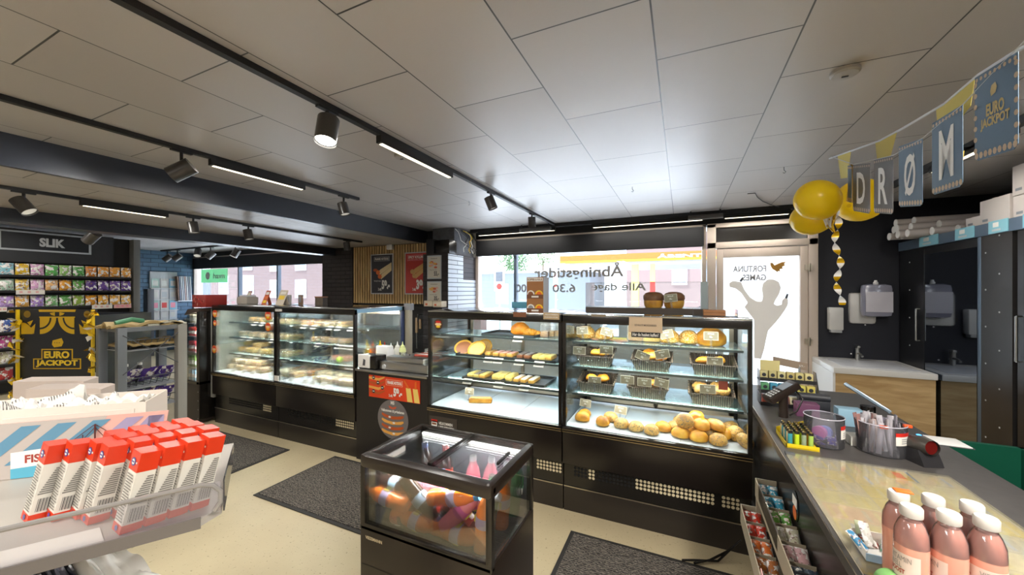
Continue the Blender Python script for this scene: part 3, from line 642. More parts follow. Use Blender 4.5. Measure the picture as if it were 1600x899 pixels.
# ================================================================== glass display cases
YF, YB = 2.45, 3.10
ZS = (.955 + .185, .962, .773)      # top faces of the three glass shelves
ZD = .585
def display_case(x0, x1, lbl, cw=CASE_W * .58, dots=(), left_glass=True, right_glass=True, rside=None, shelfw=1.):
    t = thing('display_case', lbl, 'display case', ((x0 + x1) / 2, YF, 0)); g = .004; x0 += g; x1 -= g
    f = MB(); f.box(x0, x1, YF + .03, YB, .0, .165, mat('kick_black', '#2b2622', .3)); f.box(x0, x1, YF + .026, YF + .03, .163, .170, ALU); part('kick_panel', f, t)  # pale metal strip put in for the highlight along the kick line
    f = MB(); f.box(x0, x1, YF + .035, YB, .17, .34, BLACK); b = part('lower_body', f, t)
    f = MB()
    for (a, c, lit) in dots:
        k = a; f = MB()
        while k < c:
            for r in range(3):
                f.disc(k, .298 - r * .0235, .0095, (0, YF + .035, 0), UX, UZ, mat('vent_disc_lit', '#cfc2a0', .5) if lit else mat('vent_disc_dark', '#060606', .9), -.0015 * -1, 10)  # holes painted as discs, pale where light shows through, near black elsewhere
            k += .0235
        part('vent_grille', f, t)
    f = MB(); f.box(x0, x1, YF, YB, .33, .545, mat('front_panel', '#17110e', .28, spec=.6), .004); part('front_panel', f, t)
    f = MB(); f.box(x0, x1, YF - .012, YB, .545, .583, BLACK, .003); f.box(x0, x1, YF - .015, YF - .011, .548, .552, GOLDL); f.box(x0, x1, YF - .015, YF - .011, .563, .567, GOLDL); part('sill_rail', f, t)
    f = MB(); w = .022
    for x in (x0, x1 - w):
        f.box(x, x + w, YF, YF + .03, .583, 1.30, BLACK); f.box(x, x + w, YB - .03, YB, .583, 1.30, rside if (rside and x > x0) else BLACK)
    f.box(x0, x1, YF - .004, YF + .03, 1.283, 1.335, BLACK, .003)
    f.box(x0, x1, YB - .03, YB, 1.29, 1.335, BLACK)
    for x in (x0, x1 - w): f.box(x, x + w, YF, YB, 1.30, 1.335, mat('side_band', '#7fa9c6', .3) if (rside and x > x0) else BLACK)
    part('frame', f, t)
    f = MB(); f.box(x0, x1, YF - .004, YB, 1.335, 1.345, TOPG, .003); part('top_panel', f, t)
    f = MB(); f.box(x0 + w, x1 - w, YF + .006, YF + .012, .583, 1.283, GLASS); part('front_glass', f, t)
    for on, x in ((left_glass, x0 + .004), (right_glass, x1 - .010)):
        if on: f = MB(); f.box(x, x + .006, YF + .03, YB - .03, .583, 1.30, GLASS); part('side_glass', f, t)
    f = MB(); f.box(x0 + .01, x1 - .01, YF + .012, YB, ZD - .03, ZD, DECK)
    for k in (1, 2): xx = x0 + (x1 - x0) * k / 3; f.box(xx - .0015, xx + .0015, YF + .02, YB - .03, ZD, ZD + .0012, MGREY)
    part('deck', f, t)
    for z in ZS:
        f = MB(); f.box(x0 + w, x1 - w, YF + .17, YB - .06, z - .008, z, SHELFG); f.box(x0 + w, x1 - w, YF + .162, YF + .170, z - .014, z + .001, mat('shelf_edge', '#3d4443', .3)); s_ = part('shelf', f, t)
        f = MB(); f.box(x0 + .05, x1 - .05, YF + .20, YF + .215, z - .018, z - .008, LED); part('led_strip', f, s_)
        area('shelf_light', ((x0 + x1) / 2, YF + .21, z - .022), x1 - x0 - .1, .02, cw, parent=t, col=(1, .97, .92))
    area('top_light', ((x0 + x1) / 2, YF + .10, 1.278), x1 - x0 - .1, .03, cw * 2.0, parent=t, rot=(math.radians(25), 0, 0), col=(1, .97, .92))
    f = MB(); xm = (x0 + x1) / 2
    for a, c, y in ((x0 + .02, xm + .02, YB - .022), (xm - .02, x1 - .02, YB - .010)):
        for q in ((a, a + .03, .60, 1.28), (c - .03, c, .60, 1.28), (a, c, .60, .63), (a, c, 1.25, 1.28)): f.box(q[0], q[1], y, y + .009, q[2], q[3], ALU)
    d = part('sliding_door_frame', f, t)
    f = MB(); f.box(x0 + .03, xm, YB - .019, YB - .015, .62, 1.26, BGLASS); f.box(xm, x1 - .03, YB - .007, YB - .003, .62, 1.26, BGLASS); part('door_glass', f, t)
    return t
XA, XBm, XC, XE, XG, XH = -4.875, -3.755, -2.655, -1.862, -.742, .362
c1 = display_case(XA, XBm, 'leftmost glass display case, filled with wrapped yellow sandwiches', cw=CASE_W * 2.3, dots=((-4.0, -3.86, True), (-4.6, -4.0, False)))
c2 = display_case(XBm, XC, 'second glass display case from the left, next to the sausage counter', cw=CASE_W * 2.3, dots=((-2.93, -2.70, True), (-3.6, -2.93, False)), rside=mat('post_blue', '#2c3b66', .4))
c3 = display_case(XE, XG, 'glass display case right of the sausage counter, with pastries on black trays', dots=((-.93, -.76, True),))
c4 = display_case(XG, XH, 'rightmost glass display case with bread rolls and wicker baskets', dots=((-.66, -.58, False), (-.56, -.53, True), (-.52, -.27, False), (-.26, .17, True), (.22, .30, True)))
# white filler panel at the left end of the row
f = MB(); f.box(-4.935, -4.88, 2.47, 3.05, .28, 1.30, mat('filler', '#a9a79f', .4)); single('filler_panel', f, 'narrow pale filler panel at the left end of the display cases', 'panel', loc=(-4.905, 2.7, .28))
# stickers on the case glass
def sticker(x, z, r, lbl, col=ORANGE, y=YF - .002, ry=None):
    f = MB(); f.disc(x, z, r, (0, y, 0), UX, UZ, col, 0, ry=ry); f.disc(x, z, r * .72, (0, y, 0), UX, UZ, mat('sticker_pale', '#e9c79a', .5), .001, ry=(ry or r) * .3)
    f.disc(x, z + (ry or r) * .45, r * .6, (0, y, 0), UX, UZ, RED, .0015, ry=(ry or r) * .22); f.disc(x, z - (ry or r) * .45, r * .5, (0, y, 0), UX, UZ, YELLOW, .0015, ry=(ry or r) * .2)
    single('sticker', f, lbl, 'sticker')
for px, py, r, l in ((336, 490, .045, 'top orange sticker on the left edge of the leftmost case'), (336, 505, .032, 'small orange sticker just below the top left one'), (335, 546, .045, 'lowest orange sticker on the left edge of the leftmost case'),
                     (419, 493, .05, 'upper orange sticker near the right edge of the leftmost case'), (419, 511, .045, 'lower orange sticker near the right edge of the leftmost case')):
    p = onY(px, py, YF); sticker(p.x, p.z, r, l)
p = onY(685, 507, YF); sticker(p.x, p.z, .042, 'round burger sticker in the top left corner of the pastry case', mat('sticker_dark', '#4a2c18', .5))
def plate(lbl, px0, px1, py0, py1, m, y=YF - .008, txt=None, tm=None, name='label_plate'):
    a = onY(px0, py0, y); c = onY(px1, py1, y); f = MB(); z0, z1 = c.z, a.z; f.box(a.x, c.x, y, y + .0035, z0, z1, m)
    if txt:
        w = c.x - a.x; n = len(txt); h = (z1 - z0) / (n + .6)
        for i, s_ in enumerate(txt): f.text(s_, a.x + w * .08, z1 - h * (i + 1.05), w * .84, h * .6, (0, y, 0), UX, UZ, tm or PAPER, .001, .02)
    return single(name, f, lbl, 'sign')
TAN = mat('tan_label', '#b59c78', .6)
plate('tan label on the post between the pastry and bread cases', 849, 874, 488.5, 500, TAN, txt=['VELKOMMEN', 'INDEN FOR'])
plate('small brown label on the band left of the tan one', 802, 822, 488, 496, mat('brown_label', '#7d4f33', .6))
plate('small white label on the post between the two left cases', 430, 440, 483, 487, PAPER, txt=['59,-'], tm=CHAR)
plate('white price square at the foot of the post between the left cases', 428.5, 435, 587, 596, PAPER)
plate('dull label high on the bread case band, left part', 924, 946, 491, 495.5, mat('dull_label', '#8a7c68', .6))
plate('brown sign with hot dog picture and welcome words below the pastry case', 671, 714, 649, 687, mat('brown_sign', '#3a332c', .5), y=YF - .004)
f = MB(); a = onY(671, 649, YF); b_ = onY(714, 687, YF); w_ = b_.x - a.x; O = (0, YF - .0075, 0)
f.box(a.x + w_ * .1, a.x + w_ * .30, YF - .0075, YF - .0055, a.z - .085, a.z - .035, WHITE); f.box(a.x + w_ * .09, a.x + w_ * .31, YF - .0075, YF - .0055, a.z - .045, a.z - .025, RED); f.box(a.x + w_ * .12, a.x + w_ * .28, YF - .008, YF - .0075, a.z - .065, a.z - .050, mat('brown_label'))
f.text('VELKOMMEN', a.x + w_ * .36, a.z - .058, w_ * .5, .022, O, UX, UZ, PAPER, 0, .03); f.text('I PØLSEBAREN', a.x + w_ * .36, a.z - .088, w_ * .55, .022, O, UX, UZ, PAPER, 0, .03)
tag(single('sign_print', f, 'white print and cup picture on the brown welcome sign', 'print'))
p0 = onY(983, 495, YF - .006); p1 = onY(1035, 539, YF - .006)
t = thing('hanging_sign', 'pale paper sign with dark coffee question band taped on the bread case', 'sign', (p0.x, YF, p1.z))
zt_, zb_ = p0.z - .002, p0.z - .195; wd = p1.x - p0.x
f = MB(); f.box(p0.x, p1.x, YF - .0085, YF - .005, zt_ - .095, zt_, mat('kraft', '#c2ab8e', .7)); f.text('UDVALGTE MORGENBRØD', p0.x + wd * .17, zt_ - .055, wd * .66, .012, (0, YF - .0085, 0), UX, UZ, CHAR, .001, .01)
f.box(p0.x + wd * .07, p1.x - wd * .06, YF - .0088, YF - .005, zt_ - .125, zt_ - .092, BLACKM); f.text('Har du husket kaffen?', p0.x + wd * .11, zt_ - .117, wd * .78, .02, (0, YF - .0088, 0), UX, UZ, PAPER, .001, .015); part('sheet', f, t)

# ------------------------------------------------------------------ food prototypes
def mk_roll(m, sx, sy, sz, name, cat, slit=False, n=20):
    def fn():
        def g(p):
            q = Vector(p); zz = q.z
            k = 1 + .07 * noise.noise(Vector((q.x * 2 + sx * 40, q.y * 2, q.z * 2)))
            q *= k
            if zz < -.35: q.z = -.35 - (abs(zz) - .35) * .35
            if slit and zz > .3: q.z -= .16 * math.exp(-(q.y * 6) ** 2)
            return q
        b = MB(); b.blob((0, 0, sz * .58), sx, sy, sz, m, n, 12, g); o = D.objects.new(name, b.mesh(name)); COL.objects.link(o); o['category'] = cat; return o
    return fn
R_LIGHT = Proto(mk_roll(BREAD, .056, .05, .042, 'bread_roll', 'bread roll', True))
R_SEED = Proto(mk_roll(BREADD, .054, .05, .042, 'seeded_roll', 'bread roll'))
R_OVAL = Proto(mk_roll(BREAD, .072, .044, .040, 'oval_roll', 'bread roll', True))
L_SEED = Proto(mk_roll(BREADS, .072, .062, .06, 'seeded_loaf', 'loaf'))
L_ROUND = Proto(mk_roll(BREAD, .095, .07, .075, 'round_loaf', 'loaf', True))
B_SMALL = Proto(mk_roll(BREAD, .045, .04, .034, 'small_bun', 'bun', True))
B_SMALLS = Proto(mk_roll(BREADD, .045, .04, .034, 'small_seeded_bun', 'bun'))
def mk_basket():
    o = D.objects.new('wicker_basket', None); COL.objects.link(o); o['category'] = 'basket'
    f = MB(); w, d, h = .125, .10, .115; k = .78; fz = .075       # low front, high back
    def ring(s, zf, zb, n=9):
        pts = []
        for a, c in (((-1, -1), (1, -1)), ((1, -1), (1, 1)), ((1, 1), (-1, 1)), ((-1, 1), (-1, -1))):
            for i in range(n):
                u = a[0] + (c[0] - a[0]) * i / n; v = a[1] + (c[1] - a[1]) * i / n; pts.append((u * w * s, v * d * s, zf + (zb - zf) * (v + 1) / 2))
        return pts
    rings = [ring(k, 0, 0)] + [ring(k + (1 - k) * q / 5, fz * q / 5, h * q / 5) for q in range(1, 6)]
    inner = [[(x * .95, y * .95, max(z, .006)) for x, y, z in r] for r in reversed(rings)]
    allr = rings + inner; n = len(rings[0]); vs = [p for r in allr for p in r]
    rr = random.Random(1)
    fs = [(j * n + i, j * n + (i + 1) % n, (j + 1) * n + (i + 1) % n, (j + 1) * n + i) for j in range(len(allr) - 1) for i in range(n)]
    fs += [tuple(reversed(range(n))), tuple(range((len(allr) - 1) * n, len(allr) * n))]
    f.add(vs, fs, WICK, False)
    e = D.objects.new('basket_body', f.mesh('basket_body')); COL.objects.link(e); e.parent = o
    f = MB(); top = rings[-1] + [rings[-1][0]]; f.tube(top, .0065, WICK, 6)
    e = D.objects.new('rim', f.mesh('rim')); COL.objects.link(e); e.parent = o
    return o
BASKET = Proto(mk_basket)
CARDG = mat('card_olive', '#857c66', .6)
def mk_card():
    o = D.objects.new('price_card', None); COL.objects.link(o); o['category'] = 'price card'
    f = MB(); f.box(-.042, .042, -.001, .001, .0, .055, mat('card_edge', '#cfc7b4', .6)); f.box(-.039, .039, -.0016, .0, .003, .052, CARDG)
    f.text('BOLLE', -.018, .036, .036, .009, (0, -.0018, 0), UX, UZ, PAPER, .0, .03); f.text('10,-', -.008, .012, .017, .016, (0, -.0018, 0), UX, UZ, PAPER, .0, .04)
    e = D.objects.new('card', f.mesh('card')); COL.objects.link(e); e.parent = o; e.location = (0, 0, .045); e.rotation_euler = (-.2, 0, 0)
    f = MB(); f.box(-.006, .006, -.002, .004, 0, .06, PLAST); f.box(-.012, .012, -.010, .014, 0, .003, PLAST); e = D.objects.new('holder', f.mesh('holder')); COL.objects.link(e); e.parent = o
    return o
CARD = Proto(mk_card)
def mk_tag():
    b = MB(); b.X = Matrix.Rotation(-.75, 4, 'X'); b.box(-.036, .036, 0, .0025, 0, .048, mat('tag_white', '#d6d3c8', .6))
    for k in range(2): b.rect(-.026, .012 + k * .016, .02 - k * .01, .018 + k * .016, (0, 0, 0), UX, UZ, MGREY, .0006)
    o = D.objects.new('price_tag', b.mesh('price_tag')); COL.objects.link(o); o['category'] = 'price tag'; return o
TAG = Proto(mk_tag)
# ------------------------------------------------------------------ bread case (rightmost)
z = ZS[0]
for i, (px, dz, sc, l) in enumerate(((890, 0, .9, 'small seeded loaf at the left end of the top shelf, bread case'), (915, 0, 1.02, 'seeded loaf second from left on the top shelf, bread case'), (944, 0, .98, 'seeded loaf third from left on the top shelf, bread case'),
                                     (1046, 0, 1.0, 'seeded loaf right of the yellow bread pack on the top shelf'), (1076, 0, 1.0, 'seeded loaf left of the big round loaf on the top shelf'))):
    L_SEED.put((xat(px, 2.80), 2.80, z), (0, 0, .3 * i), l, scale=sc)
L_ROUND.put((xat(1110, 2.82), 2.82, z), (.25, 0, .2), 'big round plain loaf at the right end of the top shelf', scale=1.0)
for px, w, c, l in ((994, .055, '#b8914e', 'sliced brown loaf in clear bag behind the paper sign'), (1018, .058, '#e8c548', 'yellow square bread pack behind the paper sign')):
    x = xat(px, 2.84); t = thing('bagged_bread', l, 'bread pack', (x, 2.84, z)); f = MB(); f.box(x - w, x + w, 2.79, 2.89, z, z + .12, TINT, .02); part('loaf', f, t, color=c)
    f = MB(); f.box(x - w - .006, x + w + .006, 2.783, 2.897, z, z + .15, PWRAP, .015); part('bag', f, t)
for px, py, rz, l in ((888, 505, 0, 'leftmost price card on the top bread shelf'), (911, 508, -.1, 'second price card from left on the top bread shelf'), (944, 516, .25, 'tilted third price card on the top bread shelf'), (1046, 520, -.25, 'tilted price card right of the paper sign on top shelf'), (1111, 512, 0, 'price card before the big round loaf')):
    CARD.put((xat(px, 2.70), 2.70, z), (0, rz, 0), l)
bk = [(2, 0, 932, 0.0, 'wicker basket at the left of the middle shelf'), (2, 1, 1019, 0, 'wicker basket at the centre of the middle shelf'), (2, 2, 1113, 0, 'wicker basket at the right of the middle shelf'),
      (3, 0, 934, 0, 'wicker basket at the left of the lowest shelf'), (3, 1, 1013, 0, 'wicker basket at the centre of the lowest shelf'), (3, 2, 1110, 0, 'wicker basket at the right of the lowest shelf')]
fill = {(2, 0): [(B_SMALL, .0, -.02, .9), (B_SMALL, .06, -.01, .9), (B_SMALL, .03, .04, .9)], (2, 1): [(B_SMALL, -.055, -.03, 1), (B_SMALL, .0, -.035, 1.05), (B_SMALL, .06, -.03, 1), (B_SMALL, -.02, .03, 1.1), (B_SMALL, .05, .03, 1)],
        (2, 2): [(R_OVAL, -.045, -.03, .75), (R_OVAL, .04, -.02, .85)], (3, 0): [(B_SMALL, -.04, -.02, 1), (B_SMALL, .045, -.01, 1.1)], (3, 1): [(B_SMALL, .035, -.02, 1)],
        (3, 2): [(B_SMALLS, -.06, .02, 1.1), (B_SMALLS, -.05, -.04, 1.05), (B_SMALLS, .02, -.03, 1), (B_SMALLS, .07, -.035, .95), (B_SMALLS, .03, .035, 1)]}
nm = {2: 'middle shelf', 3: 'lowest shelf'}; pos3 = ['left', 'centre', 'right']
for r, k, px, rz, l in bk:
    z = ZS[r - 1]; y = 2.745; x = xat(px, y); BASKET.put((x, y, z), (0, 0, rz), l + ' of the bread case', scale=(1.02, 1, .95))
    items = fill[(r, k)]
    for i, (pr, dx, dy, sc) in enumerate(items):
        pr.put((x + dx, y + dy, z + .068 if i < 3 else z + .078), (-.3, .1 * i, 1.3 * i), '%s bun in the %s basket on the %s' % (['only', 'first', 'second', 'third', 'fourth', 'fifth'][i + (1 if len(items) > 1 else 0)], pos3[k], nm[r]), scale=sc)
CARD2 = Proto(lambda: mk_clipcard())
def mk_clipcard():
    o = D.objects.new('clip_card', None); COL.objects.link(o); o['category'] = 'price card'
    f = MB(); f.box(-.045, .045, -.001, .001, .0, .055, mat('card_edge')); f.box(-.042, .042, -.0016, .0, .003, .052, CARDG); f.text('BOLLE', -.018, .036, .036, .009, (0, -.0018, 0), UX, UZ, PAPER, 0, .03); f.text('12,-', -.008, .012, .017, .016, (0, -.0018, 0), UX, UZ, PAPER, 0, .04)
    e = D.objects.new('card', f.mesh('card')); COL.objects.link(e); e.parent = o; e.location = (0, 0, .01)
    f = MB(); f.box(-.006, .006, -.004, .004, -.035, .02, PLAST); e = D.objects.new('clip', f.mesh('clip')); COL.objects.link(e); e.parent = o
    return o
for r, px, py, rot, l in ((2, 905, 547, 0, 'clip card left of the left basket, middle shelf'), (2, 947, 546, 0, 'clip card on the left basket, middle shelf'), (2, 1001, 555, .35, 'left tilted clip card on the centre basket, middle shelf'), (2, 1037, 553, -.25, 'right tilted clip card on the centre basket, middle shelf'), (2, 1117, 565, 0, 'clip card on the right basket, middle shelf'),
                          (3, 929, 594, 0, 'clip card on the left basket, lowest shelf'), (3, 980, 593, 0, 'clip card left of the centre basket, lowest shelf'), (3, 1007, 597, 0, 'clip card on the centre basket, lowest shelf'), (3, 1032, 598, .15, 'tilted clip card at right of the centre basket, lowest shelf'), (3, 1106, 608, -.03, 'clip card on the right basket, lowest shelf')):
    y = 2.642; p = onY(px, py + 5, y); CARD2.put((p.x, y, p.z - .02), (-.1, rot, 0), l)
f = MB(); p = onY(1130, 602, 2.635); f.box(p.x - .025, p.x + .025, 2.633, 2.636, p.z - .03, p.z + .035, mat('leaflet_red', '#8e3a2a', .5)); single('leaflet', f, 'small red brown leaflet hanging between the two right baskets', 'leaflet')
# rolls on the deck
z = ZD
g1 = [(910, R_LIGHT, 2.60, 0), (914, R_LIGHT, 2.70, 0), (942, R_LIGHT, 2.57, 0), (954, R_SEED, 2.68, 0), (971, R_SEED, 2.58, 0), (994, R_SEED, 2.56, 0), (1018, R_SEED, 2.54, 0), (1036, R_LIGHT, 2.63, 0)]
for i, (px, pr, y, dz) in enumerate(g1):
    pr.put((xat(px, y), y, z + dz), (0, 0, i * .8), '%s roll on the deck of the bread case, %s' % (['light', 'light rear', 'light', 'rear seeded', 'seeded', 'seeded', 'seeded', 'cut light'][i], nth(i, 8)), scale=.95 if i != 1 else .8)
g2 = [(1064, 2.56, 0, R_LIGHT, 0, 'light'), (1092, 2.54, 0, R_LIGHT, 0, 'light'), (1122, 2.53, 0, R_SEED, 0, 'seeded'), (1158, 2.53, .005, R_SEED, 1.1, 'upright seeded'), (1056, 2.66, 0, R_SEED, .2, 'seeded'), (1083, 2.66, 0, R_LIGHT, 0, 'light'), (1108, 2.65, 0, R_SEED, 0, 'seeded'), (1133, 2.65, 0, R_LIGHT, .4, 'tilted light'), (1152, 2.67, 0, R_SEED, .8, 'seeded'),
      (1070, 2.60, .06, R_SEED, .7, 'tilted seeded'), (1084, 2.70, .065, R_LIGHT, 1.2, 'upright light'), (1095, 2.60, .055, R_LIGHT, .15, 'light'), (1118, 2.62, .058, R_OVAL, .1, 'long light'), (1064, 2.78, .0, R_SEED, .1, 'seeded'), (1100, 2.80, 0, R_LIGHT, 0, 'pale'), (1143, 2.80, .0, R_SEED, .3, 'big seeded')]
row2 = ['front row', 'second row', 'stacked on top', 'back row']
for i, (px, y, dz, pr, tl, d_) in enumerate(g2):
    r_ = 0 if i < 4 else 1 if i < 9 else 2 if i < 13 else 3; st = (0, 4, 9, 13)[r_]; n_ = (4, 5, 4, 3)[r_]
    pr.put((xat(px, y), y, z + dz + (.02 if tl > .6 else 0)), (tl, 0, i * .7), '%s roll in the right pile, %s, %s' % (d_, row2[r_], nth(i - st, n_)))
for px, y, l in ((913, 2.78, 'price card behind the leftmost rolls on the deck'), (968, 2.72, 'tilted white price card behind the seeded rolls on the deck')): CARD.put((xat(px, y), y, ZD), (0, .1, 0), l)
# ------------------------------------------------------------------ pastry case
TRAYM = mat('tray_black', '#2e3234', .4)
def tray(x0, x1, y0, y1, z, lbl, m=None):
    m = m or TRAYM
    f = MB(); f.box(x0, x1, y0, y1, z, z + .004, m); f.box(x0, x1, y0, y0 + .006, z, z + .02, m); f.box(x0, x1, y1 - .006, y1, z, z + .02, m); f.box(x0, x0 + .006, y0, y1, z, z + .02, m); f.box(x1 - .006, x1, y0, y1, z, z + .02, m)
    return single('baking_tray', f, lbl, 'tray', loc=((x0 + x1) / 2, (y0 + y1) / 2, z))
tray(xat(752, 2.65), xat(835, 2.65), 2.65, 2.95, ZS[0], 'empty black tray on the top shelf of the pastry case')
tray(xat(712, 2.64), xat(868, 2.64), 2.64, 2.95, ZS[1], 'long black tray on the middle shelf of the pastry case')
tray(xat(722, 2.64), xat(783, 2.64) - .01, 2.64, 2.95, ZS[2], 'left black tray on the lowest shelf of the pastry case')
tray(xat(783, 2.64), xat(850, 2.64), 2.64, 2.95, ZS[2], 'right black tray on the lowest shelf of the pastry case')
CRO = mat('croissant', '#c98a24', .45, mottle=.5, mscale=40)
def mk_croissant():
    b = MB(); n = 11
    for i in range(n):
        t = i / (n - 1); a = (t - .5) * 2.2; r = .032 * math.sin(PI * (t * .86 + .07)) ** .8
        b.blob((math.sin(a) * .07, -math.cos(a) * .05 + .04, r * .9), r * .75, r, r, CRO, 12, 8, tf=Matrix.Rotation(a, 3, 'Z'))
    o = D.objects.new('croissant', b.mesh('croissant')); COL.objects.link(o); o['category'] = 'croissant'; return o
CROI = Proto(mk_croissant)
L_ROUND.put((xat(813, 2.82), 2.82, ZS[0] + .005), (.2, 0, .1), 'large golden brioche on the top shelf of the pastry case', scale=.85, color='#ffe0a0')
CROI.put((xat(829, 2.80), 2.80, ZS[0]), (0, 0, .3), 'larger croissant right of the golden brioche', scale=1.0); CROI.put((xat(842, 2.80), 2.80, ZS[0]), (0, 0, -.2), 'smaller croissant right of the golden brioche', scale=.7)
for i, (px, py) in enumerate(((853, 515), (862, 521), (870, 517))):
    x = xat(px, 2.80 + .03 * i); t = thing('bagged_cake', '%s bagged cake beside the post on the top pastry shelf' % ['left', 'middle', 'right'][i], 'cake', (x, 2.8 + .03 * i, ZS[0])); f = MB(); f.box(x - .03, x + .03, 2.76 + .03 * i, 2.84 + .03 * i, ZS[0], ZS[0] + .045, BREADD, .01); part('cake', f, t)
    f = MB(); f.box(x - .033, x + .033, 2.755 + .03 * i, 2.845 + .03 * i, ZS[0], ZS[0] + .11, PWRAP, .01); part('bag', f, t)
def tart(px, y, z, tl, c, l, sc=1., rz=0):
    x = xat(px, y); t = thing('round_tart', l, 'tart', (x, y, z + .004)); t.rotation_euler = (tl, 0, rz)
    f = MB(); f.lathe([(.055, 0), (.078, .012), (.08, .026), (.074, .028), (.068, .020), (.06, .018)], mat('crust', '#dba43c', .5, mottle=.5, mscale=30), 28); o = part('crust', f, t, world=False)
    f = MB(); f.lathe([(.066, .016), (.066, .0215), (.03, .023)], c, 28); part('filling', f, t, world=False)
TZ = ZS[1] + .004
tart(725, 2.76, TZ + .03, .75, mat('choc', '#8a5636', .5), 'tilted tart with brown filling at the left of the middle shelf', rz=.2)
tart(746, 2.74, TZ + .03, .8, mat('nut', '#c89c5c', .6, mottle=.4, mscale=50), 'tilted tart with nut coloured filling beside the brown tart')
tart(757, 2.86, TZ + .03, .9, mat('nut'), 'rear tart leaning behind the nut coloured one')
def bar(x, y, z, w, d, h, base, top, lbl, rz=0., name='pastry', rnd=True, cat='pastry', topn='icing'):
    t = thing(name, lbl, cat, (x, y, z), rz)
    f = MB(); f.box(-w, w, -d, d, 0, h, base, min(w, h) * .3); part('base', f, t, world=False)
    if top: f = MB(); f.box(-w * .86, w * .86, -d * .9, d * .9, h * .9, h * 1.22, top, min(w, h) * .12); part(topn, f, t, world=False)
    return t
PSTR = mat('pastry_gold', '#d8a850', .5, mottle=.5, mscale=50); PSTY = mat('pastry_yellow', '#e6cf72', .5, mottle=.4, mscale=60)
PKT = mat('icing_pink', '#d9a08e', .5, mottle=.4, mscale=60); ICE = mat('icing_white', '#e8ddd0', .5); CHS = mat('choc_sprinkle', '#8b8078', .5, mottle=.9, mscale=90)
seq = [(768, PSTR, mat('nut'), 'brown nut topped'), (780, PSTR, PKT, 'pale pink topped'), (790, PSTR, PKT, 'pink iced'), (801, PSTR, PKT, 'long pink iced'), (817, mat('choc'), CHS, 'chocolate flaked'), (828, mat('choc'), CHS, 'chocolate flaked'), (841, PSTY, PSTY, 'yellow'), (851, PSTY, PSTY, 'yellow'), (861, PSTR, PSTY, 'golden')]
for i, (px, a, c, d_) in enumerate(seq):
    bar(xat(px, 2.79), 2.79, TZ, .026, .075, .026, a, c, '%s pastry on the middle shelf, %s of the row' % (d_, nth(i, 9)), topn='topping')
seq = [(742, PSTY, 'seeded cheese'), (751, PSTY, 'seeded cheese'), (760, PSTR, 'seeded cheese'), (780, PSTY, 'plump yellow'), (789, PSTY, 'plump yellow'), (800, PSTY, 'plump yellow'), (812, PSTR, 'white iced'), (823, PSTR, 'white iced'), (835, PSTR, 'white iced')]
for i, (px, a, d_) in enumerate(seq):
    bar(xat(px, 2.79), 2.79, ZS[2] + .004, .028 if i < 6 else .022, .085, .034 if 2 < i < 6 else .024, a, ICE if i > 5 else (CHS if i == 1 else PSTY), '%s pastry on the lowest shelf, %s of the row' % (d_, nth(i, 9)), topn='topping')
for i, (px, py, r, l) in enumerate(((808, 527, 0, 'tag before the golden brioche'), (762, 560, 1, 'leftmost tag on the middle pastry shelf'), (777, 561, 1, 'second tag on the middle pastry shelf'), (810, 562, 1, 'third tag on the middle pastry shelf'), (841, 565, 1, 'rightmost tag on the middle pastry shelf'), (729, 592, 2, 'left tag on the lowest pastry shelf'), (778, 600, 2, 'centre tag on the lowest pastry shelf'), (818, 604, 2, 'large right tag on the lowest pastry shelf'))):
    TAG.put((xat(px, 2.61), 2.606, ZS[r] - .028), 0, 'white price ' + l, scale=1.1)
t = bar(xat(751, 2.68), 2.68, ZD, .095, .028, .035, BREAD, mat('nut'), 'single filled roll alone on the deck of the pastry case', .35, 'filled_roll', cat='roll', topn='topping')
CARD.put((xat(733, 2.70), 2.70, ZD), (0, 0, 0), 'price card leaning behind the single filled roll')
# turquoise sign standing on the back counter behind the pastry case
f = MB(); f.box(-2.28, -1.72, 5.0, 5.02, 1.08, 1.34, CYAN); f.box(-2.3, -1.7, 5.02, 5.08, .88, 1.08, WHITE); f.text('Friskt og lunt', -2.22, 1.16, .42, .09, (0, 4.998, 0), UX, UZ, WHITE, .001, .02)
single('counter_sign', f, 'turquoise sign with white words seen through the pastry case', 'sign')
# back counter under the big window
t = thing('back_counter', 'long pale work counter along the wall below the large window', 'counter', (-1.4, 5.25, 0))
f = MB()
for k in range(4): x = -3.15 + k * .85; f.box(x + .004, x + .846, 5.0, 5.32, .08, .84, tree('oak_front', f_wood('#b39462', '#d3b888', (1, 1, 8))))
part('cabinet', f, t); f = MB(); f.box(-3.18, .26, 4.97, 5.32, .84, .88, WHITE, .006); part('worktop', f, t); f = MB(); f.box(-3.1, .2, 5.03, 5.3, 0, .08, DGREY); part('plinth', f, t)
for i, (x, w, h, c) in enumerate(((-2.95, .12, .25, '#b34d2c'), (-1.45, .16, .18, '#cbb27c'), (-1.1, .1, .3, '#8c8f92'), (-.6, .16, .2, '#b8b3a8'), (-.2, .12, .26, '#9a6f4a'))):
    t = thing('kitchen_box', '%s box on the back counter, %s of five' % (['red brown', 'tan', 'grey', 'pale', 'brown'][i], nth(i, 5)), 'box', (x, 5.15, .88)); f = MB(); f.box(x - w, x + w, 5.05, 5.25, .88, .88 + h, TINT, .01); part('body', f, t, color=c); f = MB(); f.box(x - w - .004, x + w + .004, 5.046, 5.254, .88 + h, .88 + h + .015, TINT, .003); part('lid', f, t, color=c)

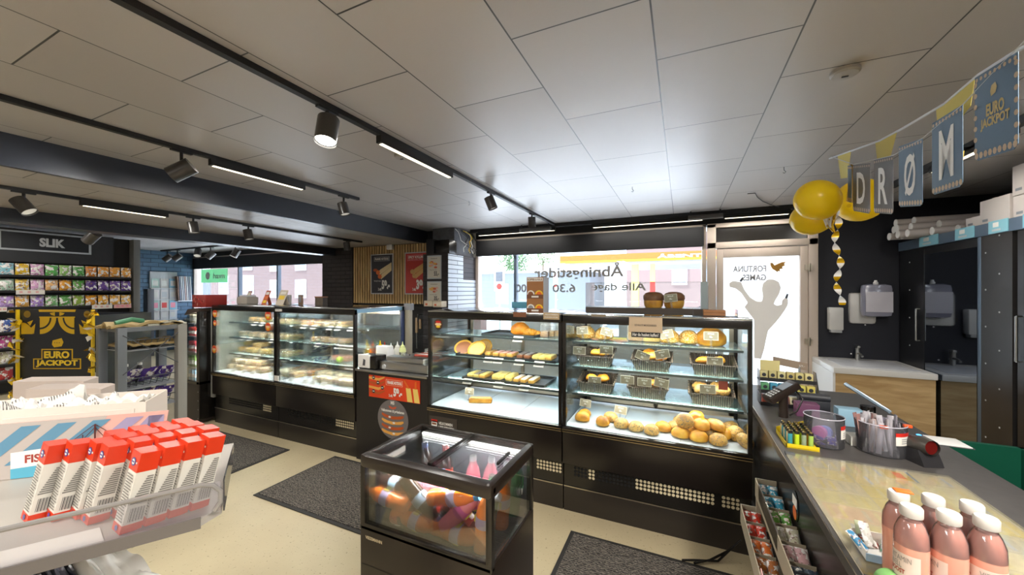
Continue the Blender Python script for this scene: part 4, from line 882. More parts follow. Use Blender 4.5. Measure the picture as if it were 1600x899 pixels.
# ------------------------------------------------------------------ sandwich cases (left)
def mk_sand(w, d, fillc, name):
    def fn():
        o = D.objects.new(name, None); COL.objects.link(o); o['category'] = 'sandwich'
        f = MB(); f.box(-w, w, -d, d, .0, .024, BREADP, .009); f.box(-w * .95, w * .95, -d * .93, d * .93, .030, .056, BREADP, .012); e = D.objects.new('bread', f.mesh('bread')); COL.objects.link(e); e.parent = o
        f = MB(); f.box(-w * 1.0, w * 1.0, -d * 1.01, d * 1.01, .023, .027, mat('lettuce', '#9ab86a', .5), .001); f.box(-w * .99, w * .99, -d * 1.0, d * 1.0, .027, .031, fillc, .001); e = D.objects.new('filling', f.mesh('filling')); COL.objects.link(e); e.parent = o
        f = MB(); f.box(-w * 1.12, w * 1.12, -d * 1.12, d * 1.12, -.0, .062, PWRAP, .012); e = D.objects.new('wrap', f.mesh('wrap')); COL.objects.link(e); e.parent = o
        return o
    return fn
S_LONG = Proto(mk_sand(.055, .10, PKT, 'baguette_sandwich')); S_TRI = Proto(mk_sand(.06, .06, PKT, 'wrapped_sandwich')); S_YEL = Proto(mk_sand(.085, .06, YELLOW, 'large_sandwich'))
def row(pr, z, pxs, y, cols, desc, shelf, tags=(), rz=0., sc=1., grp=None):
    n = len(pxs)
    for i, px in enumerate(pxs): pr.put((xat(px, y), y, z), (0, 0, rz + .12 * math.sin(i * 5)), '%s on %s, %s of %d' % (desc, shelf, nth(i, n), n), color=cols[i % len(cols)], scale=sc, group=grp)
    for i, px in enumerate(tags): TAG.put((xat(px, 2.6), 2.603, z - .026), 0, 'white price tag below the %s, %s' % (shelf.replace('the ', ''), nth(i, len(tags)) if len(tags) > 1 else 'only one'))
C_ = ['#ffffff', '#f0e0b0', '#ffe9c0', '#e8d4b0']
row(S_YEL, ZS[2], (375, 397, 419), 2.78, ['#ffe27a'], 'yellow sandwich', 'the lowest shelf, leftmost case', (371, 388, 398, 421), sc=.95)
for i, px in enumerate((384, 409)): S_YEL.put((xat(px, 2.84), 2.84, ZS[2] + .062), (0, 0, .1), 'yellow sandwich stacked on top, %s, lowest shelf, leftmost case' % ['left', 'right'][i], color='#ffe27a', scale=.9)
row(S_TRI, ZS[1], (382, 399, 415), 2.78, C_, 'wrapped sandwich', 'the middle shelf, leftmost case', (375, 387, 421), sc=.9)
row(S_TRI, ZS[0], (400, 414), 2.80, ['#ffe27a'], 'wrapped sandwich', 'the top shelf, leftmost case', (395, 406, 419), sc=.9)
for r in range(2): row(S_TRI, ZD + r * .058, (362, 379, 396, 413) if r == 0 else (371, 388, 405), 2.66 + .05 * r, C_, ['wrapped sandwich lying', 'wrapped sandwich stacked on top'][r], 'the deck, leftmost case', sc=.95)
row(S_TRI, ZD, (378, 395, 412, 428), 2.88, C_, 'rear wrapped sandwich', 'the deck, leftmost case', sc=.95)
row(S_LONG, ZS[0], (443, 453, 463, 473), 2.80, C_, 'pale baguette', 'the top shelf, second case', (472, 487), sc=.9)
row(S_LONG, ZS[0], (486, 497, 508), 2.78, ['#ffd080', '#ffb840', '#ffd890'], 'golden baguette', 'top shelf centre of second case', (512, 525), sc=.9)
row(S_LONG, ZS[0], (521, 533, 543), 2.78, C_, 'ham baguette', 'the top shelf, right end of second case', (545,), sc=.9)
row(S_LONG, ZS[1], (437, 448, 459), 2.80, C_, 'pale roll', 'the middle shelf, left of second case', (), sc=.9)
row(S_TRI, ZS[1], (497, 512, 527, 541), 2.80, ['#e8c898'], 'open sandwich pack', 'the middle shelf, right of second case', (493, 525, 535, 545), sc=.85)
row(S_LONG, ZS[2], (444, 458), 2.80, C_, 'wrapped pale roll', 'the lowest shelf, left of second case', (443,), sc=1.)
row(S_TRI, ZS[2], (530, 545), 2.84, ['#e89888'], 'ham sandwich pack', 'the lowest shelf, right of second case', (541, 549), sc=.9)
f = MB(); f.blob((xat(530, 2.72), 2.72, ZS[2] + .03), .032, .032, .030, mat('apple', '#9db83c', .3), 16, 10, lambda p: Vector((p.x, p.y, p.z * (1 - .15 * math.exp(-9 * (p.x ** 2 + p.y ** 2)))))); f.cyl((xat(530, 2.72), 2.72, ZS[2] + .05), (xat(530, 2.72) + .004, 2.72, ZS[2] + .068), .002, mat('bark'), 6); single('apple', f, 'single green apple on the lowest shelf of the second case', 'apple')
row(S_LONG, ZD, (445, 457, 469), 2.70, C_, 'pale wrapped baguette', 'the deck, left of second case', sc=1.)
row(S_LONG, ZD, (470, 482, 494), 2.84, ['#ffb850', '#ffc870'], 'golden wrapped baguette', 'the deck, centre of second case', sc=1.)
row(S_TRI, ZD, (503, 519, 535, 548), 2.64, ['#ffffff', '#f4efe4'], 'white wrapped roll', 'the deck, front right of second case', sc=.95)
row(S_TRI, ZD, (506, 521, 536, 549), 2.82, ['#ffffff', '#f4efe4'], 'rear white wrapped roll', 'the deck, right of second case', sc=.95)
for i, px in enumerate((452, 474, 486, 503)): TAG.put((xat(px, 2.5), 2.5, ZD), 0, 'white price tag at the front of the second case deck, %s of four' % nth(i, 4))
for i, px in enumerate((362, 378, 392)): TAG.put((xat(px, 2.52), 2.52, ZD), 0, 'white price tag at the front of the leftmost case deck, %s of three' % nth(i, 3))

# ------------------------------------------------------------------ things standing on the cases
ZT = 1.345
def slant(px0, px1, y, h, sh, m, lbl, detail):
    x0, x1 = xat(px0, y), xat(px1, y); t = thing('menu_card', lbl, 'menu card', (x0, y, ZT)); f = MB(); u = Vector((1, 0, 0)); v = Vector((sh, .2, 1)).normalized(); hh = h / v.z
    f.prism([(0, 0), (x1 - x0, 0), (x1 - x0, hh), (0, hh)], (x0, y, ZT), u, v, -.003, m)
    w = x1 - x0
    for k, (a, c, q) in enumerate(detail): f.rect(w * .15, hh * a, w * .85, hh * c, (x0, y, ZT), u, v, q, .001)
    part('card', f, t); f = MB(); f.add([(x0 + .01, y + .001, ZT), (x1 - .01, y + .001, ZT), (x1 - .01 + sh * h * .7, y + .055, ZT), (x0 + .01 + sh * h * .7, y + .055, ZT), (x0 + .01 + sh * h * .6, y + .014 + .1 * h, ZT + h * .6), (x1 - .01 + sh * h * .6, y + .014 + .1 * h, ZT + h * .6)], [(2, 3, 4, 5), (0, 1, 2, 3)], m); part('easel', f, t)
slant(380, 386, 2.75, .155, .33, mat('card_rose', '#a8685e', .5), 'dull rose menu card standing on the leftmost case', [(.1, .25, PINK), (.6, .9, mat('card_edge'))])
slant(408, 415, 2.75, .16, .33, mat('card_red', '#b5502f', .5), 'red orange menu card, middle of the three standing cards', [(.1, .3, YELLOW), (.4, .6, ORANGE), (.7, .9, PAPER)])
slant(430, 442, 2.75, .165, .3, mat('card_cream', '#c0b3a0', .5), 'cream menu card with a round picture, right of the red one', [(.35, .62, YELLOW), (.72, .9, PAPER)])
t = thing('wicker_tray', 'small brown lattice box standing on the second case', 'box', (xat(502, 2.85), 2.85, ZT)); x = xat(502, 2.85); f = MB(); f.box(x - .06, x + .06, 2.82, 2.88, ZT, ZT + .085, WICK); part('body', f, t); f = MB(); f.box(x - .064, x + .064, 2.816, 2.884, ZT + .085, ZT + .095, mat('brown_label')); part('rim', f, t)
for i, (px, w, c) in enumerate(((451, .04, '#a9a6a2'), (470, .032, '#8a6a50'))):
    x = xat(px, 2.95); f = MB(); f.box(x - w, x + w, 2.94, 2.96, ZT, ZT + .11, TINT, .003); f.rect(x - w * .7, ZT + .02, x + w * .7, ZT + .09, (0, 2.94, 0), UX, UZ, MGREY); single('picture_stand', f, ['small grey picture stand on the leftmost case', 'small brown picture stand on the second case'][i], 'picture stand', color=c)
t = thing('paper_roll_holder', 'low grey white box on the left end of the leftmost case', 'box', (-4.75, 2.75, ZT)); f = MB(); f.box(-4.83, -4.63, 2.68, 2.82, ZT, ZT + .085, mat('warm_grey', '#9b9388', .6), .015); part('body', f, t); f = MB(); f.box(-4.81, -4.65, 2.70, 2.80, ZT + .085, ZT + .105, LGREY, .006); part('lid', f, t)
# coffee box
x0, x1, y = xat(823, 2.52), xat(849, 2.52), 2.52
t = thing('cup_dispenser', 'tall brown cardboard cup box with grey side on the pastry case', 'box', (x0, y, ZT)); zt = ZT + .255
BR1 = mat('brown_card', '#94643a', .6); BR2 = mat('brown_card_dark', '#6b4327', .6)
f = MB(); f.box(x0, x1, y, y + .12, ZT, zt, mat('side_grey', '#b3b7bd', .5)); O = (x0, y, ZT); w = x1 - x0
f.rect(0, 0, w, zt - ZT, O, UX, UZ, BR1, .001); f.rect(.004, .225, w - .004, .25, O, UX, UZ, PAPER, .0015); f.text('KOPPER & KRUS', .008, .230, w - .016, .015, O, UX, UZ, BR2, .002, .03)
for k in range(2):
    zz = .03 + k * .1; f.rect(.0, zz - .03, w, zz, O, UX, UZ, BR2, .002); f.rect(w * .3, zz - .022, w * .72, zz - .010, O, UX, UZ, PAPER, .0025)
    for q, cc in enumerate(((PAPER, MGREY), (YELLOW, ORANGE)) if k == 0 else ((PAPER, mat('brown_label')), (YELLOW, ORANGE))):
        for rr_, mm, of in ((.030, cc[0], .002), (.021, cc[1], .003)):
            cx = w * (.25 + .5 * q); f.face([(cx + rr_ * math.cos(PI * i / 10), zz + rr_ * math.sin(PI * i / 10)) for i in range(11)], O, UX, UZ, mm, of)
part('carton', f, t)
# glass bread box on the bread case
x0, x1 = xat(915, 2.78), xat(1107, 2.78); y = 2.78
t = thing('bread_box', 'low clear box with dark base on top of the bread case', 'display box', ((x0 + x1) / 2, y, ZT))
f = MB(); f.box(x0, x1, y, 3.08, ZT, ZT + .035, mat('box_base', '#3f3832', .3)); part('base', f, t)
f = MB(); z0, z1 = ZT + .035, ZT + .215; f.box(x0, x1, y, y + .004, z0, z1, GLASS); f.box(x0, x0 + .004, y, 3.08, z0, z1, GLASS); f.box(x1 - .004, x1, y, 3.08, z0, z1, GLASS); f.box(x0, x1, y, 3.08, z1, z1 + .004, GLASS); part('glass_cover', f, t)
f = MB(); f.box(x1 - .045, x1 - .005, y + .01, y + .05, z0, z1, mat('grey_post', '#9aa0a4', .4)); part('corner_post', f, t)
def mk_muffin():
    o = D.objects.new('muffin_loaf', None); COL.objects.link(o); o['category'] = 'cake'
    f = MB(); f.lathe([(.050, 0), (.058, .012), (.063, .035), (.062, .05)], BREAD, 20); e = D.objects.new('body', f.mesh('body')); COL.objects.link(e); e.parent = o
    f = MB(); f.lathe([(.062, .048), (.067, .062), (.065, .080), (.052, .096), (.030, .104), (.005, .106)], mat('muffin_top', '#7a4a22', .5, mottle=.6, mscale=30), 20); e = D.objects.new('top', f.mesh('top')); COL.objects.link(e); e.parent = o
    return o
MUF = Proto(mk_muffin)
for i, px in enumerate((1021, 1053)): MUF.put((xat(px, 2.9), 2.9, ZT + .035), (0, 0, 0), ['left tall brown topped loaf in the clear box', 'right tall brown topped loaf with a price card, in the clear box'][i], scale=1.08)
p = onY(1050, 463, 2.815); CARD.put((p.x, 2.815, ZT + .035), (0, -.12, 0), 'price card before the right loaf in the clear box')
t = thing('tea_boxes', 'two small stacked brown boxes in a clear tray on the bread case', 'box', (.18, 2.62, ZT))
for k in range(2): f = MB(); f.box(.12, .24, 2.58, 2.66, ZT + .004 + k * .018, ZT + .021 + k * .018, mat('brown_card'), .002); part('box', f, t)
f = MB(); f.box(.06, .30, 2.56, 2.68, ZT, ZT + .004, PLAST); f.box(.06, .064, 2.56, 2.68, ZT, ZT + .045, PLAST); f.box(.296, .3, 2.56, 2.68, ZT, ZT + .045, PLAST); part('clear_tray', f, t)

# ------------------------------------------------------------------ sausage counter
t = thing('sausage_counter', 'black counter with orange hot dog poster between the display cases', 'counter', (-2.26, YF, 0))
f = MB(); f.box(XC + .004, XE - .004, YF + .01, 3.1, 0, .79, mat('counter_dark', '#1d1917', .45)); part('body', f, t)
f = MB(); f.box(XC + .004, XE - .004, YF - .005, 3.1, .79, .81, mat('steel'), .004); part('worktop', f, t)
a, c = onY(576, 586, YF), onY(655.5, 632, YF); x0, x1, z1, z0 = a.x, c.x, a.z, c.z
t2 = thing('hot_dog_poster', 'orange red hot dog poster with white price on the sausage counter', 'poster', (x0, YF, z0))
f = MB(); OR = mat('poster_orange', '#d63e10', .5); f.box(x0, x1, YF + .004, YF + .009, z0, z1, OR); O = (x0, YF + .004, z0); w, h = x1 - x0, z1 - z0
SAU = mat('sausage', '#8f2e16', .4); BUN = mat('bun_print', '#e0a24a', .5); HOTD = mat('roast', '#b4501c', .5)
for k in range(4):
    yy = h * (.2 + .21 * k); f.face([(0, yy), (w * .2, yy - .012), (w * .32, yy + .02), (w * .33, yy + .034), (w * .2, yy + .012), (0, yy + .02)], O, UX, UZ, BUN if k % 2 else HOTD, .001); f.disc(w * (.1 + .09 * ((k * 2) % 3)), yy + .014, .017, O, UX, UZ, CHAR, .002); f.rect(w * (.1 + .09 * ((k * 2) % 3)) - .01, yy + .011, w * (.1 + .09 * ((k * 2) % 3)) + .01, yy + .018, O, UX, UZ, PAPER, .003)
f.rect(w * .35, h * .63, w * .68, h * .9, O, UX, UZ, mat('frame_line', '#ecae8c', .5), .001); f.rect(w * .36, h * .65, w * .67, h * .88, O, UX, UZ, OR, .0015); f.text('FRANSK HOTDOG', w * .38, h * .69, w * .28, h * .15, O, UX, UZ, PAPER, .002, .05)
f.text('59,-', w * .5, h * .1, w * .17, h * .45, O, UX, UZ, PAPER, .002, .06); f.text('2 stk.', w * .41, h * .12, w * .08, h * .13, O, UX, UZ, PAPER, .002, .04)
for k in range(2):
    q = w * (.74 + .13 * k); f.face([(q, h * .62), (q + w * .09, h * .62), (q + w * .13, h * .02), (q + w * .03, h * .02)], O, UX, UZ, mat('bun_yellow', '#e8c968', .5), .001); f.face([(q + .02, h * .6), (q + .04, h * .62), (q + .02 - .03 * (1 - k * 1.6), h * .95), (q + .005 - .03 * (1 - k * 1.6), h * .93)], O, UX, UZ, ORANGE, .002)
part('print', f, t2)
a = onY(613, 656, YF); t2 = thing('round_sign', 'round grey sausage bar sign on the front of the sausage counter', 'sign', (a.x, YF, a.z)); R_ = .165
f = MB(); f.prism([(R_ * math.cos(2 * PI * i / 48), R_ * math.sin(2 * PI * i / 48)) for i in range(48)], (a.x, YF + .004, a.z), UX, UZ, -.005, mat('sign_grey', '#6e6866', .5)); O = (a.x, YF + .003, a.z)
f.text('M5', -.02, .125, .04, .03, O, UX, UZ, PAPER, .001, .05); f.face([(-.045, .11), (-.03, .092), (0, .086), (.03, .092), (.045, .11), (.03, .112), (0, .102), (-.03, .112)], O, UX, UZ, mat('smile', '#c65a3a', .5), .001)
f.text('Velkommen til pølsebaren', -.125, .052, .25, .03, O, UX, UZ, PAPER, .001, .04)
for k in range(4):
    yy = .03 - k * .045; f.face([(-.12, yy), (-.09, yy - .018), (0, yy - .03), (.09, yy - .018), (.12, yy), (.115, yy + .014), (.05, yy - .0), (0, yy - .004), (-.05, yy), (-.115, yy + .016)], O, UX, UZ, HOTD if k % 2 == 0 else BUN, .001); f.disc(-.03 + .045 * (k % 2), yy - .012, .014, O, UX, UZ, PAPER, .002, ry=.008)
part('print', f, t2)
t2 = thing('roller_grill', 'stainless steel sausage grill box with control knob on the sausage counter', 'grill', (-2.15, 2.6, .81))
f = MB(); f.box(-2.42, -1.90, 2.50, 3.0, .815, .885, STEEL, .006); f.box(-2.36, -1.96, 2.52, 2.62, .885, .93, STEEL, .008)
for q in (-2.4, -1.93): f.cyl((q, 2.53, .805), (q, 2.53, .82), .012, BLACKM, 10)
part('body', f, t2); f = MB(); f.cyl((-2.36, 2.50, .845), (-2.36, 2.485, .845), .016, LGREY, 16); part('knob', f, t2)
f = MB(); f.box(-2.2, -1.92, 2.68, 2.95, .885, .90, mat('sausage_tray', '#b8622a', .4)); part('tray', f, t2)
for k in range(6): f = MB(); f.cyl((-2.19, 2.70 + k * .045, .918), (-1.93, 2.70 + k * .045, .918), .014, STEEL if k % 2 else mat('sausage'), 12); part('roller' if k % 2 else 'sausage', f, t2)
t2 = thing('steel_hood', 'raised steel hood behind the sausage grill', 'hood', (-2.2, 3.0, .9)); f = MB(); f.prism([(0, 0), (.1, .1), (.30, .13), (.36, .12), (.2, .0)], (-2.30, 3.02, .92), UX, UZ, -.05, STEEL); f.box(-2.3, -2.1, 2.98, 3.06, .81, .93, STEEL); part('hood', f, t2); f = MB(); f.box(-2.18, -2.02, 2.98, 3.0, 1.05, 1.065, WHITE, .004); part('handle', f, t2)
t2 = thing('napkin_holder', 'black napkin holder with white napkins at the left of the sausage counter', 'napkin holder', (-2.56, 2.55, .81)); f = MB(); f.box(-2.64, -2.43, 2.47, 2.60, .81, .93, BLACK, .012); part('body', f, t2); f = MB(); f.box(-2.635, -2.50, 2.464, 2.478, .82, .935, WHITE, .003); f.face([(0, 0), (.03, 0), (.035, .05), (.01, .06)], (-2.58, 2.463, .84), UX, UZ, DGREY, .001); part('napkins', f, t2)
f = MB(); f.box(-2.60, -2.46, 2.64, 2.72, .81, .99, WHITE, .01); single('napkin_pack', f, 'white pack of napkins behind the black holder', 'napkins')
def mk_squeeze():
    o = D.objects.new('squeeze_bottle', None); COL.objects.link(o); o['category'] = 'bottle'
    f = MB(); f.lathe([(.03, 0), (.034, .01), (.034, .11), (.028, .135), (.02, .14)], TINTG, 18); e = D.objects.new('body', f.mesh('body')); COL.objects.link(e); e.parent = o
    f = MB(); f.lathe([(.022, .138), (.022, .152), (.008, .165), (.003, .195)], TINTG, 16); e = D.objects.new('nozzle', f.mesh('nozzle')); COL.objects.link(e); e.parent = o
    return o
SQ = Proto(mk_squeeze)
for i, (px, y, c, l) in enumerate(((594, 2.68, '#e3b80c', 'yellow mustard squeeze bottle, largest of the sauce bottles'), (583, 2.80, '#b93a1c', 'red ketchup squeeze bottle left of the yellow one'), (601, 2.80, '#a8341c', 'dark red squeeze bottle right of the yellow one'), (592, 2.9, '#6fa070', 'green squeeze bottle behind the yellow one'), (611, 2.75, '#e4e2dc', 'white squeeze bottle right of the red ones'), (621, 2.86, '#dfddd4', 'middle white squeeze bottle at the back'), (629, 2.88, '#dfe6a0', 'pale yellow green squeeze bottle, rightmost'))):
    SQ.put((xat(px, y), y, .81), 0, l, color=c, scale=1.15 if i == 0 else 1.0)
for i, (px, y) in enumerate(((624, 2.58), (635, 2.66), (630, 2.74))):
    x = xat(px, y); f = MB(); z_ = .932 if i == 0 else .887; f.lathe([(.03, 0), (.036, .04), (.038, .042), (.034, .04), (.028, .004)], PLAST, 18, (x, y, .885 if x > -2.42 else .81)); single('clear_tub', f, '%s clear plastic tub beside the white bottles' % ['front', 'right', 'rear'][i], 'tub')
# opening behind with hanging tool
t2 = thing('steel_post', 'narrow beige steel post at the right end of the left cases', 'post', (-2.60, 3.13, 0)); f = MB(); f.box(-2.66, -2.60, 3.115, 3.16, 0, 1.36, mat('post_beige', '#a39c8c', .5)); part('post', f, t2); f = MB(); f.box(-2.67, -2.585, 3.11, 3.165, 1.30, 1.37, MGREY); part('cap', f, t2)
a = onY(655, 508, 4.9); t2 = thing('hanging_tongs', 'pale handled tongs hanging in the dark opening behind the counter', 'tongs', (a.x, 4.9, a.z)); f = MB(); f.cyl((a.x, 5.1, a.z + .17), (a.x, 4.86, a.z + .17), .006, STEEL, 8); part('hook', f, t2)
f = MB(); f.tube([(a.x - .03, 4.88, a.z - .38), (a.x - .035, 4.88, a.z), (a.x, 4.88, a.z + .16), (a.x + .04, 4.88, a.z + .02)], .012, STEEL, 8); part('blade', f, t2); f = MB(); f.box(a.x - .055, a.x - .015, 4.865, 4.895, a.z - .13, a.z + .12, mat('handle_beige', '#b39674', .5), .01, tf=None); f.box(a.x + .02, a.x + .055, 4.865, 4.895, a.z - .06, a.z + .1, mat('handle_beige'), .01); part('handle', f, t2)
# posters
def poster(lbl, px0, py0, px1, py1, Y, bg, frame, fn):
    a, c = onY(px0, py0, Y), onY(px1, py1, Y); x0, x1, z1, z0 = a.x, c.x, a.z, c.z; t = thing('poster', lbl, 'poster', ((x0 + x1) / 2, Y, z0)); w, h = x1 - x0, z1 - z0
    f = MB(); f.box(x0, x1, Y - .01, Y, z0, z1, frame, .002); part('frame', f, t); f = MB(); O = (x0, Y - .0105, z0); f.box(x0 + .02, x1 - .02, Y - .012, Y - .009, z0 + .02, z1 - .02, bg); fn(f, (x0, Y - .012, z0), w, h); part('print', f, t)
def dogs(f, O, w, h, c1, c2):
    for k in range(2):
        yy = h * (.44 + .1 * k); xx = w * (.42 - .08 * k) ; f.face([(xx, yy), (xx + .03, yy - .05), (w * .93, yy + h * .14), (w * .93, yy + h * .24), (xx + .05, yy + .05)], O, UX, UZ, c1, .001 + k * .001); f.disc(xx, yy, .045, O, UX, UZ, c2, .003, ry=.04)
POD = mat('poster_dark', '#2d2b33', .5)
def fp1(f, O, w, h):
    f.rect(w * .16, h * .82, w * .84, h * .93, O, UX, UZ, LGREY, .001); f.rect(w * .175, h * .827, w * .825, h * .923, O, UX, UZ, POD, .0015); f.text('FRANSK HOTDOG', w * .2, h * .845, w * .6, h * .06, O, UX, UZ, PAPER, .002, .04)
    dogs(f, O, w, h, mat('bun_print2', '#d9c394', .5), ORANGE); f.disc(w * .22, h * .6, .05, O, UX, UZ, HOTD, .003, ry=.025); f.text('59,-', w * .5, h * .08, w * .36, h * .27, O, UX, UZ, PAPER, .002, .06); f.text('2 stk.', w * .34, h * .09, w * .16, h * .07, O, UX, UZ, PAPER, .002, .04); f.text('Med valgfri dressing', w * .16, h * .3, w * .3, h * .05, O, UX, UZ, PAPER, .002)
PORD = mat('poster_red', '#b2352c', .5)
def fp2(f, O, w, h):
    f.rect(w * .12, h * .80, w * .92, h * .93, O, UX, UZ, PINK, .001); f.rect(w * .13, h * .807, w * .91, h * .923, O, UX, UZ, PORD, .0015); f.text('SPICY KYLLING', w * .16, h * .85, w * .7, h * .06, O, UX, UZ, PAPER, .002, .04); f.text('Sprøde ruller med dip', w * .16, h * .815, w * .7, h * .022, O, UX, UZ, PAPER, .002)
    dogs(f, O, w, h, mat('roll_print', '#c99a5a', .5), mat('nut')); f.text('39,-', w * .5, h * .08, w * .42, h * .27, O, UX, UZ, PAPER, .002, .06); f.text('2 stk.', w * .34, h * .09, w * .15, h * .07, O, UX, UZ, PAPER, .002, .04)
poster('dark framed hot dog poster with 59 price on the slatted panel', 580, 398, 615, 460, 4.984, POD, LGREY, fp1)
poster('red framed spring roll poster on the slatted panel', 633, 395, 670, 460.5, 4.984, PORD, LGREY, fp2)
def fp3(nm, pr):
    def g(f, O, w, h):
        f.text(nm, w * .25, h * .84, w * .5, h * .05, O, UX, UZ, CHAR, .001, .02); rr = random.Random(len(nm))
        for k in range(9): f.disc(w * rr.uniform(.25, .8), h * rr.uniform(.45, .75), .03, O, UX, UZ, (PKT, mat('smile'), BUN)[k % 3], .001 + k * .0003, ry=.016)
        f.text(pr, w * .5, h * .1, w * .35, h * .22, O, UX, UZ, CHAR, .002, .03); f.text('Med det hele', w * .2, h * .37, w * .5, h * .035, O, UX, UZ, CHAR, .002)
    return g
poster('upper cream burger poster on the dark brick pier', 668, 400, 690, 436, 4.69, mat('cream_print', '#c9bfae', .6), LGREY, fp3('Cheeseburger', '55,-'))
poster('lower cream hot dog poster on the dark brick pier', 668, 440, 690, 474, 4.69, mat('cream_print'), LGREY, fp3('Hotdog', '35,-'))
for i, (px, py) in enumerate(((672, 474), (686, 475))):
    a = onY(px, py, 4.6); f = MB(); f.box(a.x - .075, a.x + .075, 4.55, 4.69, a.z - .05, a.z + .04, BOX, .006); f.rect(a.x - .05, a.z - .03, a.x - .01, a.z + .0, (0, 4.55, 0), UX, UZ, HOTD, .001); single('carton', f, '%s small brown carton on a ledge below the cream posters' % ['left', 'right'][i], 'carton')
f = MB(); a = onY(679, 480, 4.6); f.box(a.x - .17, a.x + .18, 4.54, 4.69, a.z - .03, a.z - .01, BLACKM); single('ledge', f, 'dark ledge carrying the small cartons on the brick pier', 'shelf')
f = MB(); a = onY(611, 388, 4.98); f.box(a.x - .06, a.x + .06, 4.93, 4.985, 2.21, 2.295, WHITE, .01); single('junction_box', f, 'small white box at the top of the slatted panel', 'box')
# ================================================================== floor mats and cable
def floor_mat(x0, x1, y0, y1, lbl, rz=0):
    t = thing('door_mat', lbl, 'mat', ((x0 + x1) / 2, (y0 + y1) / 2, 0), rz); w, d = (x1 - x0) / 2, (y1 - y0) / 2
    f = MB(); f.box(-w, w, -d, d, 0, .007, mat('mat_edge', '#2a2826', .7), .002); part('rubber_edge', f, t, world=False); f = MB(); f.box(-w + .025, w - .025, -d + .025, d - .025, .007, .011, tree('mat_rib', f_mat)); part('ribbed_top', f, t, world=False)
floor_mat(-4.75, -3.36, 1.76, 2.33, 'dark ribbed floor mat before the two left display cases')
floor_mat(-2.86, -1.36, 1.70, 2.41, 'dark ribbed floor mat behind the drinks cooler, before the sausage counter')
floor_mat(-.63, .33, 1.1, 2.27, 'dark ribbed floor mat before the bread case, right of the drinks cooler')
f = MB(); f.tube([(.30, 2.44, .10), (.24, 2.40, .05), (.18, 2.34, .012), (.05, 2.28, .018), (.0, 2.26, .012 + .004)], .006, BLACK, 8); f.tube([(.24, 2.40, .05), (.14, 2.33, .012), (.06, 2.26, .018)], .006, BLACK, 8)
single('power_cable', f, 'black cable running from the bread case foot onto the mat', 'cable')
# ================================================================== drinks cooler
CX0, CX1, CY0, CY1 = -1.165, -.575, 1.10, 1.485
t = thing('drinks_cooler', 'low black impulse cooler with glass sides full of soft drink bottles', 'cooler', (-.87, 1.29, 0))
CB = mat('cooler_black', '#211a15', .28, spec=.6)
f = MB(); f.box(CX0, CX1, CY0, CY1, .03, .575, CB, .006); f.rect(CX0 + .01, .42, CX1 - .01, .423, (0, CY0, 0), UX, UZ, BLACKM, .001); part('cabinet', f, t)
f = MB(); f.text('VIESSMANN', CX0 + .03, .525, .085, .013, (0, CY0, 0), UX, UZ, mat('logo_cream', '#cdbf9e', .4), .002, .03); part('logo', f, t, 'small cream maker wording')
for x in (CX0 + .05, CX1 - .05):
    for y in (CY0 + .05, CY1 - .05): f = MB(); f.cyl((x, y, 0), (x, y, .03), .025, BLACKM, 14); part('foot', f, t)
f = MB(); w = .024
for x in (CX0, CX1 - w):
    for y in (CY0, CY1 - w): f = MB(); f.box(x, x + w, y, y + w, .575, .81, BLACK, .004); part('corner_post', f, t)
f = MB(); f.box(CX0, CX1, CY0, CY0 + w, .555, .583, BLACK, .004); part('lower_rail', f, t)
f = MB(); f.box(CX0, CX1, CY0 - .004, CY0 + .045, .80, .85, CB, .016); f.box(CX0, CX1, CY1 - .022, CY1, .80, .85, CB, .006); f.box(CX0, CX0 + .022, CY0, CY1, .80, .85, CB, .006); f.box(CX1 - .03, CX1, CY0, CY1, .80, .85, CB, .010)
part('top_rim', f, t)
f = MB(); f.box(CX0 + w, CX1 - w, CY0 + .006, CY0 + .012, .58, .805, GLASS); part('front_glass', f, t)
f = MB(); f.box(CX1 - .012, CX1 - .006, CY0 + w, CY1 - w, .58, .805, GLASS); part('side_glass', f, t)
f = MB(); f.box(CX0 + .006, CX0 + .012, CY0 + w, CY1 - w, .58, .805, GLASS); part('side_glass', f, t)
f = MB(); f.box(CX0 + w, CX1 - w, CY1 - .016, CY1 - .006, .58, .80, DGREY); part('back_wall', f, t)
xm = (CX0 + CX1) / 2 + .02
for a, c, z in ((CX0 + .022, xm, .838), (xm - .02, CX1 - .03, .846)):
    l_ = MB(); l_.box(a, c, CY0 + .045, CY1 - .022, z, z + .005, GLASS); o = part('sliding_lid', l_, t)
    f = MB(); f.box(a if z > .84 else c - .018, (a + .018) if z > .84 else c, CY0 + .045, CY1 - .022, z - .002, z + .009, BLACK); part('lid_frame', f, o)
f = MB(); f.box(CX1 - .055, CX1 - .045, CY0 + .14, CY1 - .14, .851, .862, BLACK, .003); part('lid_handle', f, t)
f = MB(); f.box(CX0 + .03, CX1 - .03, CY1 - .034, CY1 - .022, .812, .822, LED); part('led_strip', f, t)
area('cooler_light', ((CX0 + CX1) / 2, CY1 - .04, .808), CX1 - CX0 - .08, .02, 3.5, parent=t, rot=(math.radians(-35), 0, 0)); area('cooler_light', ((CX0 + CX1) / 2, CY0 + .06, .798), CX1 - CX0 - .1, .02, 3.0, parent=t, rot=(math.radians(15), 0, 0))  # front rim light has no fixture, added to brighten the bottles
f = MB(); f.rect(CY0 + .1, .77, CY0 + .25, .80, (CX0 + .014, 0, 0), (0, -1, 0), UZ, PAPER, 0)
f.v = [Vector((CX0 + .014, -p.y, p.z)) for p in f.v]; part('inner_label', f, t)
